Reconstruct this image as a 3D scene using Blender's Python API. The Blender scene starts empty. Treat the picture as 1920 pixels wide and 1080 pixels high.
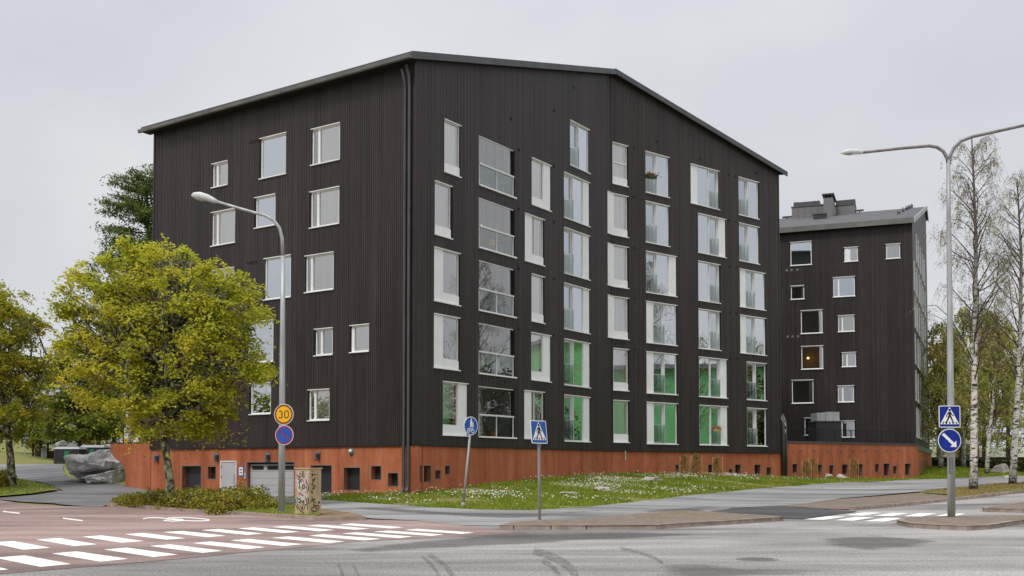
import bpy, math, random
import numpy as np
from mathutils import Vector, Matrix
from mathutils.geometry import delaunay_2d_cdt

# ------------------------------------------------------------------ camera, sky, sun, exposure
scene = bpy.context.scene
F_PX, PITCH, HORIZON, CAM_Z = 2000.0, math.radians(2.3), 878.5, 1.55
CY = HORIZON - F_PX * math.tan(PITCH)
cam_data = bpy.data.cameras.new('camera')
cam = bpy.data.objects.new('camera', cam_data)
scene.collection.objects.link(cam)
cam_data.sensor_width = 36.0
cam_data.lens = 36.0 * F_PX / 1920.0
cam_data.shift_y = (CY - 540.0) / 1920.0
cam_data.clip_start = 0.2
cam_data.clip_end = 2000.0
cam.location = (0, 0, CAM_Z)
cam.rotation_euler = (math.radians(90) + PITCH, 0, 0)
scene.camera = cam
scene.render.resolution_x, scene.render.resolution_y = 1024, 576

SUN_EL, SUN_AZ = math.radians(52), math.radians(215)     # azimuth from +Y clockwise: behind the camera, left
world = bpy.data.worlds.new('World')
scene.world = world
world.use_nodes = True
wn, wl = world.node_tree.nodes, world.node_tree.links
wn.clear()
w_out = wn.new('ShaderNodeOutputWorld')
w_bg = wn.new('ShaderNodeBackground')
w_bg.inputs['Strength'].default_value = 0.1
w_sky = wn.new('ShaderNodeTexSky')
w_sky.sky_type = 'NISHITA'
w_sky.sun_disc = False
w_sky.sun_elevation = SUN_EL
w_sky.sun_rotation = SUN_AZ
w_tc = wn.new('ShaderNodeTexCoord')
w_map = wn.new('ShaderNodeMapping')
w_map.inputs['Scale'].default_value = (1.6, 1.6, 3.2)
w_noise = wn.new('ShaderNodeTexNoise')
w_noise.inputs['Scale'].default_value = 1.3
w_noise.inputs['Detail'].default_value = 6.0
w_noise.inputs['Roughness'].default_value = 0.45
w_ramp = wn.new('ShaderNodeValToRGB')
w_ramp.color_ramp.elements[0].position = 0.32
w_ramp.color_ramp.elements[0].color = (4.5, 4.63, 5.05, 1)
w_ramp.color_ramp.elements[1].position = 0.68
w_ramp.color_ramp.elements[1].color = (6.15, 6.17, 6.3, 1)
w_sep = wn.new('ShaderNodeSeparateXYZ')
w_pow = wn.new('ShaderNodeMath'); w_pow.operation = 'POWER'; w_pow.use_clamp = False
w_pow.inputs[1].default_value = 3.0
w_max = wn.new('ShaderNodeMath'); w_max.operation = 'MAXIMUM'; w_max.inputs[1].default_value = 0.0
w_mul = wn.new('ShaderNodeMath'); w_mul.operation = 'MULTIPLY_ADD'
w_mul.inputs[1].default_value = 2.2; w_mul.inputs[2].default_value = 1.0
w_vm = wn.new('ShaderNodeVectorMath'); w_vm.operation = 'SCALE'
w_mix = wn.new('ShaderNodeMix'); w_mix.data_type = 'RGBA'
w_mix.inputs['Factor'].default_value = 0.94
wl.new(w_tc.outputs['Generated'], w_map.inputs['Vector'])
wl.new(w_map.outputs['Vector'], w_noise.inputs['Vector'])
wl.new(w_noise.outputs['Fac'], w_ramp.inputs['Fac'])
wl.new(w_tc.outputs['Generated'], w_sep.inputs['Vector'])
wl.new(w_sep.outputs['Z'], w_max.inputs[0])
wl.new(w_max.outputs[0], w_pow.inputs[0])
wl.new(w_pow.outputs[0], w_mul.inputs[0])
wl.new(w_ramp.outputs['Color'], w_vm.inputs[0])
wl.new(w_mul.outputs[0], w_vm.inputs['Scale'])
wl.new(w_sky.outputs['Color'], w_mix.inputs['A'])
wl.new(w_vm.outputs['Vector'], w_mix.inputs['B'])
wl.new(w_mix.outputs['Result'], w_bg.inputs['Color'])
wl.new(w_bg.outputs['Background'], w_out.inputs['Surface'])

sun_data = bpy.data.lights.new('sun', 'SUN')
sun_data.energy = 1.5
sun_data.angle = math.radians(14)
sun_data.color = (1.0, 0.96, 0.9)
sun = bpy.data.objects.new('sun', sun_data)
scene.collection.objects.link(sun)
_sd = Vector((math.sin(SUN_AZ) * math.cos(SUN_EL), math.cos(SUN_AZ) * math.cos(SUN_EL), math.sin(SUN_EL)))
sun.rotation_euler = _sd.to_track_quat('Z', 'Y').to_euler()
sun.location = (0, 0, 40)

scene.view_settings.view_transform = 'Standard'
scene.view_settings.look = 'None'
scene.view_settings.exposure = 0.3
scene.view_settings.gamma = 1.0
scene.render.engine = 'CYCLES'

# ------------------------------------------------------------------ helpers
COL = scene.collection
rng = random.Random(7)
npr = np.random.default_rng(7)


def ray(px, py):
    x, u = (px - 960) / F_PX, -(py - CY) / F_PX
    c, s = math.cos(PITCH), math.sin(PITCH)
    return np.array([x, c - u * s, s + u * c])


def at(px, py, depth):
    """point of the place seen at a pixel of the photo, at a distance of depth metres along Y"""
    r = ray(px, py)
    return r * (depth / r[1]) + np.array([0, 0, CAM_Z])


class MB:
    def __init__(self):
        self.v, self.f = [], []

    def poly(self, pts):
        n = len(self.v)
        self.v.extend([tuple(p) for p in pts])
        self.f.append(tuple(range(n, n + len(pts))))

    def hexa(self, b, t):
        """box from 4 bottom and 4 top points (any handedness)"""
        n = len(self.v)
        self.v.extend([tuple(p) for p in b]); self.v.extend([tuple(p) for p in t])
        e1, e2, e3 = np.subtract(b[1], b[0]), np.subtract(b[3], b[0]), np.subtract(t[0], b[0])
        fs = [(0, 3, 2, 1), (4, 5, 6, 7), (0, 1, 5, 4), (1, 2, 6, 5), (2, 3, 7, 6), (3, 0, 4, 7)]
        if np.dot(np.cross(e1, e2), e3) < 0:
            fs = [tuple(reversed(f)) for f in fs]
        self.f.extend([tuple(n + i for i in f) for f in fs])

    def box(self, x0, x1, y0, y1, z0, z1):
        b = [(x0, y0, z0), (x1, y0, z0), (x1, y1, z0), (x0, y1, z0)]
        self.hexa(b, [(p[0], p[1], z1) for p in b])

    def fbox(self, F, u0, u1, z0, z1, d0, d1):
        b = [F.pt(u0, z0, d0), F.pt(u1, z0, d0), F.pt(u1, z0, d1), F.pt(u0, z0, d1)]
        t = [F.pt(u0, z1, d0), F.pt(u1, z1, d0), F.pt(u1, z1, d1), F.pt(u0, z1, d1)]
        self.hexa(b, t)

    def fquad(self, F, u0, u1, z0, z1, d):
        p = [F.pt(u0, z0, d), F.pt(u1, z0, d), F.pt(u1, z1, d), F.pt(u0, z1, d)]
        if np.dot(np.cross(np.subtract(p[1], p[0]), np.subtract(p[2], p[0])), (*F.n, 0)) < 0:
            p.reverse()
        self.poly(p)

    def tube(self, pts, radii, sides=8, caps=True):
        pts = [np.array(p, float) for p in pts]
        n0 = len(self.v)
        ref = None
        for i, p in enumerate(pts):
            t = pts[min(i + 1, len(pts) - 1)] - pts[max(i - 1, 0)]
            t /= (np.linalg.norm(t) + 1e-9)
            if ref is None:
                ref = np.array([1.0, 0, 0]) if abs(t[0]) < 0.8 else np.array([0, 1.0, 0])
            a = np.cross(t, ref); a /= (np.linalg.norm(a) + 1e-9)
            b = np.cross(t, a)
            ref = np.cross(a, t)
            r = radii[i] if hasattr(radii, '__len__') else radii
            for k in range(sides):
                th = 2 * math.pi * k / sides
                self.v.append(tuple(p + r * (math.cos(th) * a + math.sin(th) * b)))
        for i in range(len(pts) - 1):
            for k in range(sides):
                a0 = n0 + i * sides + k; a1 = n0 + i * sides + (k + 1) % sides
                self.f.append((a0, a0 + sides, a1 + sides, a1))
        if caps:
            self.f.append(tuple(n0 + k for k in range(sides)))
            m = n0 + (len(pts) - 1) * sides
            self.f.append(tuple(m + k for k in reversed(range(sides))))

    def lathe(self, c, prof, sides=16, axis=None):
        """profile of (radius, height) turned round an axis at c (default Z)"""
        ax = np.array(axis if axis is not None else (0, 0, 1), float); ax /= np.linalg.norm(ax)
        ref = np.array([1.0, 0, 0]) if abs(ax[0]) < 0.8 else np.array([0, 1.0, 0])
        a = np.cross(ax, ref); a /= np.linalg.norm(a); b = np.cross(ax, a)
        n0 = len(self.v)
        for r, h in prof:
            for k in range(sides):
                th = 2 * math.pi * k / sides
                self.v.append(tuple(np.array(c) + ax * h + r * (math.cos(th) * a + math.sin(th) * b)))
        for i in range(len(prof) - 1):
            for k in range(sides):
                a0 = n0 + i * sides + k; a1 = n0 + i * sides + (k + 1) % sides
                self.f.append((a0, a1, a1 + sides, a0 + sides))
        self.f.append(tuple(n0 + k for k in reversed(range(sides))))
        m = n0 + (len(prof) - 1) * sides
        self.f.append(tuple(m + k for k in range(sides)))


ORG = {}


def setp(o, label=None, cat=None, group=None, kind=None):
    if label: o['label'] = label
    if cat: o['category'] = cat
    if group: o['group'] = group
    if kind: o['kind'] = kind
    return o


def thing(name, loc, label, cat, group=None):
    o = bpy.data.objects.new(name, None)
    o.empty_display_size = 0.3
    COL.objects.link(o)
    o.location = tuple(loc)
    ORG[o.name] = np.array(loc, float)
    return setp(o, label, cat, group)


def obj(name, mb, mat, parent=None, smooth=False, **kw):
    me = bpy.data.meshes.new(name)
    org = ORG[parent.name] if parent is not None else np.zeros(3)
    v = np.array(mb.v, float).reshape(-1, 3) - org
    me.from_pydata(v.tolist(), [], mb.f)
    if mat is not None: me.materials.append(mat)
    if smooth: me.polygons.foreach_set('use_smooth', [True] * len(me.polygons))
    me.update()
    o = bpy.data.objects.new(name, me)
    COL.objects.link(o)
    if parent is not None: o.parent = parent
    ORG[o.name] = org
    return setp(o, **kw)


def obj_np(name, verts, nper, mat, parent=None, **kw):
    """many small faces of nper corners each, given as an (N*nper,3) array"""
    me = bpy.data.meshes.new(name)
    org = ORG[parent.name] if parent is not None else np.zeros(3)
    v = (np.asarray(verts, float).reshape(-1, 3) - org).astype(np.float32)
    n = len(v) // nper
    me.vertices.add(len(v)); me.vertices.foreach_set('co', v.ravel())
    me.loops.add(len(v)); me.loops.foreach_set('vertex_index', np.arange(len(v), dtype=np.int32))
    me.polygons.add(n)
    me.polygons.foreach_set('loop_start', np.arange(0, len(v), nper, dtype=np.int32))
    me.polygons.foreach_set('loop_total', np.full(n, nper, dtype=np.int32))
    me.materials.append(mat)
    me.update(calc_edges=True)
    o = bpy.data.objects.new(name, me)
    COL.objects.link(o)
    if parent is not None: o.parent = parent
    ORG[o.name] = org
    return setp(o, **kw)


# ------------------------------------------------------------------ materials
def mat(name, col, rough=0.7, metal=0.0, spec=0.4):
    m = bpy.data.materials.new(name)
    m.use_nodes = True
    b = m.node_tree.nodes['Principled BSDF']
    b.inputs['Base Color'].default_value = (*col, 1)
    b.inputs['Roughness'].default_value = rough
    b.inputs['Metallic'].default_value = metal
    b.inputs['Specular IOR Level'].default_value = spec
    return m


def nodes(m):
    return m.node_tree.nodes, m.node_tree.links, m.node_tree.nodes['Principled BSDF']


def ramp(nt, stops):
    r = nt.nodes.new('ShaderNodeValToRGB')
    e = r.color_ramp.elements
    while len(e) < len(stops): e.new(0.5)
    for i, (p, c) in enumerate(stops):
        e[i].position = p; e[i].color = (*c, 1)
    return r


def noise(nt, scale, detail=4.0, rough=0.55, coords='Object', stretch=(1, 1, 1), rot=(0, 0, 0), dist=0.0):
    n, l = nt.nodes, nt.links
    tc = n.new('ShaderNodeTexCoord'); mp = n.new('ShaderNodeMapping')
    mp.inputs['Scale'].default_value = stretch
    mp.inputs['Rotation'].default_value = rot
    t = n.new('ShaderNodeTexNoise')
    t.inputs['Scale'].default_value = scale
    t.inputs['Detail'].default_value = detail
    t.inputs['Roughness'].default_value = rough
    t.inputs['Distortion'].default_value = dist
    l.new(tc.outputs[coords], mp.inputs['Vector']); l.new(mp.outputs['Vector'], t.inputs['Vector'])
    return t


def mixc(nt, fac, a, b, blend='MIX'):
    x = nt.nodes.new('ShaderNodeMix'); x.data_type = 'RGBA'; x.blend_type = blend
    for key, val in (('Factor', fac), ('A', a), ('B', b)):
        if hasattr(val, 'links'): nt.links.new(val, x.inputs[key])
        elif isinstance(val, (int, float)): x.inputs[key].default_value = val
        else: x.inputs[key].default_value = (*val, 1)
    return x.outputs['Result']


def bump(m, sock, strength, dist=0.02):
    n, l, b = nodes(m)
    bp = n.new('ShaderNodeBump')
    bp.inputs['Strength'].default_value = strength
    bp.inputs['Distance'].default_value = dist
    l.new(sock, bp.inputs['Height']); l.new(bp.outputs['Normal'], b.inputs['Normal'])


def island(nt):
    return nt.nodes.new('ShaderNodeNewGeometry').outputs['Random Per Island']


def noisy(name, c0, c1, scale=3.0, rough=0.8, stretch=(1, 1, 1), b=0.0, bs=None, detail=5, spec=0.3, metal=0.0, lo=0.35, hi=0.65):
    m = mat(name, c0, rough, metal, spec)
    n, l, bs_ = nodes(m)
    t = noise(m.node_tree, scale, detail, stretch=stretch)
    r = ramp(m.node_tree, [(lo, c0), (hi, c1)])
    l.new(t.outputs['Fac'], r.inputs['Fac']); l.new(r.outputs['Color'], bs_.inputs['Base Color'])
    if b:
        t2 = noise(m.node_tree, bs or scale * 6, 5, stretch=stretch)
        bump(m, t2.outputs['Fac'], b)
    return m


M = {}


def cladding(name, dark, light):
    m = mat(name, dark, 0.5, 0, 0.4)
    n, l, b = nodes(m); nt = m.node_tree
    r = ramp(nt, [(0.0, dark), (1.0, light)])
    l.new(island(nt), r.inputs['Fac'])
    streak = noise(nt, 1.2, 6, 0.7, stretch=(5, 5, 0.5))
    sr = ramp(nt, [(0.3, (0.68, 0.68, 0.7)), (0.7, (1.25, 1.2, 1.18))])
    l.new(streak.outputs['Fac'], sr.inputs['Fac'])
    c = mixc(nt, 1.0, r.outputs['Color'], sr.outputs['Color'], 'MULTIPLY')
    knot = noise(nt, 9.0, 2, 0.5, stretch=(1.6, 1.6, 0.8))
    kr = ramp(nt, [(0.66, (1, 1, 1)), (0.72, (0.4, 0.36, 0.34))])
    l.new(knot.outputs['Fac'], kr.inputs['Fac'])
    c = mixc(nt, 1.0, c, kr.outputs['Color'], 'MULTIPLY')
    wide = noise(nt, 0.35, 4, 0.6, stretch=(2.2, 2.2, 0.35))
    wr = ramp(nt, [(0.32, (0.78, 0.76, 0.75)), (0.68, (1.28, 1.26, 1.26))])
    l.new(wide.outputs['Fac'], wr.inputs['Fac'])
    c = mixc(nt, 1.0, c, wr.outputs['Color'], 'MULTIPLY')
    l.new(c, b.inputs['Base Color'])
    rr = nt.nodes.new('ShaderNodeMapRange')
    rr.inputs['To Min'].default_value = 0.36; rr.inputs['To Max'].default_value = 0.58
    l.new(streak.outputs['Fac'], rr.inputs['Value']); l.new(rr.outputs['Result'], b.inputs['Roughness'])
    return m


M['clad'] = cladding('dark_stained_boards', (0.0245, 0.0184, 0.0172), (0.0375, 0.0284, 0.0264))
M['clad2'] = cladding('dark_brown_boards', (0.017, 0.012, 0.011), (0.03, 0.0215, 0.0195))
M['back'] = mat('dark_batten_gap', (0.012, 0.01, 0.01), 0.9)

m = M['plinth'] = mat('rust_red_concrete', (0.3, 0.1, 0.05), 0.85, 0, 0.25)
n, l, b = nodes(m); nt = m.node_tree
t1 = noise(nt, 0.9, 6, 0.65, stretch=(1.7, 1.7, 0.24))
r1 = ramp(nt, [(0.25, (0.26, 0.08, 0.038)), (0.5, (0.4, 0.128, 0.058)), (0.75, (0.5, 0.19, 0.098))])
l.new(t1.outputs['Fac'], r1.inputs['Fac'])
t2 = noise(nt, 1.7, 5, 0.75)
r2 = ramp(nt, [(0.3, (0.84, 0.82, 0.81)), (0.65, (1.08, 1.06, 1.04))])
l.new(t2.outputs['Fac'], r2.inputs['Fac'])
c = mixc(nt, 1.0, r1.outputs['Color'], r2.outputs['Color'], 'MULTIPLY')
oi = nt.nodes.new('ShaderNodeObjectInfo')
r3 = ramp(nt, [(0, (0.88, 0.86, 0.86)), (1, (1.1, 1.1, 1.1))])
l.new(oi.outputs['Random'], r3.inputs['Fac'])
c = mixc(nt, 1.0, c, r3.outputs['Color'], 'MULTIPLY')
lime = noise(nt, 1.6, 4, 0.6, stretch=(4.0, 4.0, 0.16))
lr = ramp(nt, [(0.66, (0, 0, 0)), (0.78, (0.5, 0.5, 0.5))])
l.new(lime.outputs['Fac'], lr.inputs['Fac'])
c = mixc(nt, lr.outputs['Color'], c, (0.42, 0.3, 0.25))
l.new(c, b.inputs['Base Color'])
t3 = noise(nt, 26, 4, stretch=(1, 1, 0.3)); bump(m, t3.outputs['Fac'], 0.25, 0.02)

M['trim'] = mat('grey_fittings_and_niche_halo', (0.16, 0.155, 0.16), 0.6)  # grey of small fittings, and of the halo frames added round the niches
M['white'] = noisy('white_painted_metal', (0.74, 0.75, 0.74), (0.82, 0.82, 0.8), 1.5, 0.45, spec=0.5)
M['frame'] = noisy('pale_grey_window_frame', (0.6, 0.6, 0.6), (0.7, 0.7, 0.69), 2.0, 0.4, spec=0.5)
M['alu'] = mat('brushed_aluminium', (0.55, 0.56, 0.57), 0.35, 0.6)
M['timber'] = noisy('pine_inner_frame', (0.44, 0.26, 0.12), (0.56, 0.35, 0.18), 3, 0.6, stretch=(6, 6, 0.6))
M['room'] = mat('dim_room', (0.12, 0.115, 0.11), 0.9)
M['balcony'] = mat('pale_balcony_lining', (0.44, 0.435, 0.42), 0.8)
M['roof'] = noisy('grey_felt_roof', (0.075, 0.075, 0.08), (0.105, 0.105, 0.11), 0.8, 0.75, b=0.1)
M['flash'] = noisy('grey_sheet_metal', (0.075, 0.075, 0.078), (0.1, 0.1, 0.104), 1.2, 0.45, metal=0.3)
M['gutter'] = noisy('olive_grey_gutter_metal', (0.13, 0.13, 0.12), (0.18, 0.18, 0.162), 1.0, 0.4, metal=0.3)
M['pipe'] = noisy('dark_grey_pipe', (0.05, 0.05, 0.053), (0.07, 0.07, 0.075), 1.5, 0.38, spec=0.5)
M['black'] = mat('matt_black', (0.012, 0.012, 0.012), 0.7)
M['darkdoor'] = mat('charcoal_steel_door', (0.03, 0.03, 0.033), 0.5)
M['greydoor'] = noisy('pale_grey_steel_door', (0.42, 0.42, 0.43), (0.47, 0.47, 0.475), 1.5, 0.5)


def blind(name, c0, c1, slats=False):
    m = mat(name, c0, 0.85)
    n, l, b = nodes(m); nt = m.node_tree
    t = noise(nt, 1.1, 3, stretch=(6, 6, 0.25))
    r = ramp(nt, [(0.3, c0), (0.7, c1)])
    l.new(t.outputs['Fac'], r.inputs['Fac']); l.new(r.outputs['Color'], b.inputs['Base Color'])
    return m


M['blind'] = blind('white_venetian_blind', (0.74, 0.73, 0.72), (0.88, 0.87, 0.85))
M['blind_grey'] = blind('grey_blind', (0.55, 0.55, 0.56), (0.7, 0.69, 0.69))
M['curtain'] = blind('cream_curtain', (0.72, 0.69, 0.62), (0.86, 0.83, 0.76))


def glass(name, refl, tint, rough=0.0, wav=0.0, gcol=(0.97, 0.97, 0.96)):
    m = bpy.data.materials.new(name); m.use_nodes = True
    nt = m.node_tree; n, l = nt.nodes, nt.links
    n.remove(n['Principled BSDF'])
    out = n['Material Output']
    g = n.new('ShaderNodeBsdfGlossy'); g.inputs['Roughness'].default_value = rough
    g.inputs['Color'].default_value = (*gcol, 1)
    t = n.new('ShaderNodeBsdfTransparent'); t.inputs['Color'].default_value = (*tint, 1)
    fr = n.new('ShaderNodeFresnel'); fr.inputs['IOR'].default_value = 1.5
    ma = n.new('ShaderNodeMath'); ma.operation = 'ADD'; ma.inputs[1].default_value = refl; ma.use_clamp = True
    mx = n.new('ShaderNodeMixShader')
    l.new(fr.outputs['Fac'], ma.inputs[0]); l.new(ma.outputs[0], mx.inputs['Fac'])
    l.new(t.outputs['BSDF'], mx.inputs[1]); l.new(g.outputs['BSDF'], mx.inputs[2])
    l.new(mx.outputs['Shader'], out.inputs['Surface'])
    if wav:
        nz = noise(nt, 0.9, 2, 0.4)
        bp = n.new('ShaderNodeBump'); bp.inputs['Strength'].default_value = wav; bp.inputs['Distance'].default_value = 0.01
        l.new(nz.outputs['Fac'], bp.inputs['Height'])
        l.new(bp.outputs['Normal'], g.inputs['Normal'])
    return m


M['glass'] = glass('window_glass', 0.36, (0.97, 0.97, 0.96), wav=0.12)
M['coated'] = glass('coated_door_glass', 0.52, (0.6, 0.64, 0.64), wav=0.16, gcol=(0.88, 0.94, 1.0))
M['fixed'] = glass('mirror_coated_fixed_glass', 0.6, (0.5, 0.56, 0.55), wav=0.16, gcol=(0.92, 0.96, 1.0))
M['rail_glass'] = glass('greenish_rail_glass', 0.2, (0.86, 0.93, 0.9), gcol=(0.92, 0.97, 0.95))
M['balc_glass'] = glass('balcony_glass', 0.27, (0.88, 0.89, 0.88), wav=0.1)

def asphalt(name, c0, c1, c2, speck=0.2, red=False, rot=0.0):
    m = mat(name, c1, 0.88, 0, 0.25)
    n, l, b = nodes(m); nt = m.node_tree
    big = noise(nt, 0.16, 6, 0.62, stretch=(0.55, 1.6, 1), rot=(0, 0, rot), dist=0.6)
    r = ramp(nt, [(0.36, c0), (0.5, c1), (0.64, c2)])
    l.new(big.outputs['Fac'], r.inputs['Fac'])
    tr = noise(nt, 0.5, 4, 0.5, stretch=(0.06, 1.8, 1), rot=(0, 0, rot))
    rr = ramp(nt, [(0.35, (0.82, 0.82, 0.82)), (0.65, (1.14, 1.14, 1.13))])
    l.new(tr.outputs['Fac'], rr.inputs['Fac'])
    c = mixc(nt, 1.0, r.outputs['Color'], rr.outputs['Color'], 'MULTIPLY')
    fine = noise(nt, 22.0, 3, 0.8)
    fr = ramp(nt, [(0.3, (1 - speck * 1.6,) * 3), (0.7, (1 + speck * 1.6,) * 3)])
    l.new(fine.outputs['Fac'], fr.inputs['Fac'])
    c = mixc(nt, 1.0, c, fr.outputs['Color'], 'MULTIPLY')
    crack = noise(nt, 0.55, 3, 0.6, dist=1.5)
    cr = ramp(nt, [(0.494, (1, 1, 1)), (0.5, (0.6, 0.6, 0.6)), (0.506, (1, 1, 1))])
    l.new(crack.outputs['Fac'], cr.inputs['Fac'])
    c = mixc(nt, 0.6, c, cr.outputs['Color'], 'MULTIPLY')
    l.new(c, b.inputs['Base Color'])
    bump(m, fine.outputs['Fac'], 0.35, 0.015)
    return m


m = M['stain'] = mat('dark_worn_asphalt_stain', (0.12, 0.113, 0.11), 0.9)
n, l, b = nodes(m); nt = m.node_tree
t = noise(nt, 0.7, 6, 0.7, stretch=(0.5, 1.2, 1), rot=(0, 0, math.radians(35))); r = ramp(nt, [(0.0, (0, 0, 0)), (0.26, (0.48, 0.48, 0.48))])
fa_ = n.new('ShaderNodeAttribute'); fa_.attribute_name = 'fade'
mm_ = n.new('ShaderNodeMath'); mm_.operation = 'MULTIPLY_ADD'; mm_.inputs[1].default_value = 1.0
ms_ = n.new('ShaderNodeMath'); ms_.operation = 'SUBTRACT'; ms_.inputs[1].default_value = 0.85
l.new(t.outputs['Fac'], mm_.inputs[0]); l.new(fa_.outputs['Fac'], mm_.inputs[2]); l.new(mm_.outputs[0], ms_.inputs[0])
l.new(ms_.outputs[0], r.inputs['Fac']); l.new(r.outputs['Color'], b.inputs['Alpha'])
t = noise(nt, 22, 3, 0.8); r = ramp(nt, [(0.3, (0.07, 0.066, 0.064)), (0.7, (0.17, 0.16, 0.155))]); l.new(t.outputs['Fac'], r.inputs['Fac']); l.new(r.outputs['Color'], b.inputs['Base Color'])
M['asphalt'] = asphalt('worn_grey_asphalt', (0.15, 0.141, 0.137), (0.27, 0.255, 0.245), (0.37, 0.352, 0.338), 0.42, rot=math.radians(35))
M['path'] = asphalt('pale_path_asphalt', (0.13, 0.128, 0.127), (0.25, 0.246, 0.242), (0.33, 0.325, 0.318), 0.2, rot=math.radians(50))
M['drive'] = asphalt('dark_driveway_asphalt', (0.1, 0.099, 0.102), (0.155, 0.154, 0.157), (0.22, 0.218, 0.22), 0.2, rot=math.radians(-45))
M['patch'] = asphalt('fresh_dark_asphalt', (0.06, 0.06, 0.062), (0.078, 0.077, 0.08), (0.1, 0.1, 0.1), 0.2)
M['red'] = asphalt('reddish_asphalt', (0.165, 0.118, 0.106), (0.28, 0.2, 0.178), (0.36, 0.265, 0.238), 0.3, rot=math.radians(-45))
M['tyre'] = mat('tyre_rubber_mark', (0.05, 0.05, 0.052), 0.9)
n, l, b = nodes(M['tyre']); nt = M['tyre'].node_tree
t = noise(nt, 7, 4, 0.7); r = ramp(nt, [(0.38, (0, 0, 0)), (0.75, (0.6, 0.6, 0.6))])
l.new(t.outputs['Fac'], r.inputs['Fac']); l.new(r.outputs['Color'], b.inputs['Alpha'])
M['paint'] = noisy('white_road_paint', (0.6, 0.6, 0.56), (0.82, 0.81, 0.76), 5, 0.7, b=0.15, lo=0.25, hi=0.45)
nt = M['paint'].node_tree; b = nt.nodes['Principled BSDF']
t = noise(nt, 8, 5, 0.75); r = ramp(nt, [(0.3, (0.25, 0.25, 0.25)), (0.4, (1, 1, 1))]); nt.links.new(t.outputs['Fac'], r.inputs['Fac']); nt.links.new(r.outputs['Color'], b.inputs['Alpha'])
M['kerb'] = noisy('tan_granite_kerb', (0.22, 0.17, 0.135), (0.36, 0.29, 0.24), 3, 0.85, b=0.3, bs=14)

m = M['paver'] = mat('brown_block_paving', (0.2, 0.15, 0.12), 0.9)
n, l, b = nodes(m); nt = m.node_tree
br = n.new('ShaderNodeTexBrick')
br.inputs['Scale'].default_value = 4.0
br.inputs['Color1'].default_value = (0.2, 0.145, 0.115, 1); br.inputs['Color2'].default_value = (0.285, 0.215, 0.175, 1)
br.inputs['Mortar'].default_value = (0.1, 0.085, 0.06, 1); br.inputs['Mortar Size'].default_value = 0.03
tc = n.new('ShaderNodeTexCoord'); mp = n.new('ShaderNodeMapping'); mp.inputs['Rotation'].default_value = (0, 0, math.radians(50))
l.new(tc.outputs['Object'], mp.inputs['Vector']); l.new(mp.outputs['Vector'], br.inputs['Vector'])
moss = noise(nt, 0.8, 5, 0.65); mr = ramp(nt, [(0.5, (0, 0, 0)), (0.68, (0.8, 0.8, 0.8))])
l.new(moss.outputs['Fac'], mr.inputs['Fac'])
dirt = noise(nt, 6, 4, 0.7); dr = ramp(nt, [(0.3, (0.7, 0.7, 0.7)), (0.7, (1.2, 1.2, 1.2))])
l.new(dirt.outputs['Fac'], dr.inputs['Fac'])
c = mixc(nt, mr.outputs['Color'], br.outputs['Color'], (0.13, 0.115, 0.035))
c = mixc(nt, 1.0, c, dr.outputs['Color'], 'MULTIPLY')
l.new(c, b.inputs['Base Color']); bump(m, br.outputs['Fac'], -0.4, 0.02)

m = M['lawn'] = mat('grassy_ground', (0.08, 0.1, 0.03), 0.95)
n, l, b = nodes(m); nt = m.node_tree
t = noise(nt, 0.35, 6, 0.7); r = ramp(nt, [(0.36, (0.22, 0.155, 0.075)), (0.48, (0.2, 0.19, 0.05)), (0.62, (0.13, 0.18, 0.03))])
l.new(t.outputs['Fac'], r.inputs['Fac'])
t2 = noise(nt, 9, 4, 0.8); r2 = ramp(nt, [(0.3, (0.6, 0.6, 0.6)), (0.7, (1.35, 1.35, 1.3))])
l.new(t2.outputs['Fac'], r2.inputs['Fac'])
l.new(mixc(nt, 1.0, r.outputs['Color'], r2.outputs['Color'], 'MULTIPLY'), b.inputs['Base Color'])
bump(m, t2.outputs['Fac'], 0.6, 0.05)
M['soil'] = noisy('dry_brown_soil', (0.15, 0.1, 0.06), (0.27, 0.19, 0.12), 1.6, 0.95, b=0.4)
M['dry'] = noisy('dry_olive_turf', (0.16, 0.115, 0.04), (0.17, 0.15, 0.045), 0.9, 0.95, b=0.5, bs=14)
M['heath'] = noisy('red_brown_heath', (0.09, 0.035, 0.02), (0.17, 0.075, 0.035), 1.2, 0.95, b=0.5)


def leafmat(name, stops, trans=0.35, rough=0.6):
    m = bpy.data.materials.new(name); m.use_nodes = True
    nt = m.node_tree; n, l = nt.nodes, nt.links
    b = n['Principled BSDF']; b.inputs['Roughness'].default_value = rough; b.inputs['Specular IOR Level'].default_value = 0.25
    r = ramp(nt, stops)
    big = noise(nt, 0.55, 3, 0.5)
    add = n.new('ShaderNodeMath'); add.operation = 'MULTIPLY_ADD'
    add.inputs[1].default_value = 0.5
    sub = n.new('ShaderNodeMath'); sub.operation = 'MULTIPLY_ADD'; sub.inputs[1].default_value = 1.5; sub.inputs[2].default_value = -0.5
    l.new(big.outputs['Fac'], sub.inputs[0])
    l.new(island(nt), add.inputs[0]); l.new(sub.outputs[0], add.inputs[2])
    l.new(add.outputs[0], r.inputs['Fac'])
    l.new(r.outputs['Color'], b.inputs['Base Color'])
    tr = n.new('ShaderNodeBsdfTranslucent'); l.new(r.outputs['Color'], tr.inputs['Color'])
    mx = n.new('ShaderNodeMixShader'); mx.inputs['Fac'].default_value = trans
    l.new(b.outputs['BSDF'], mx.inputs[1]); l.new(tr.outputs['BSDF'], mx.inputs[2])
    l.new(mx.outputs['Shader'], n['Material Output'].inputs['Surface'])
    return m


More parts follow.
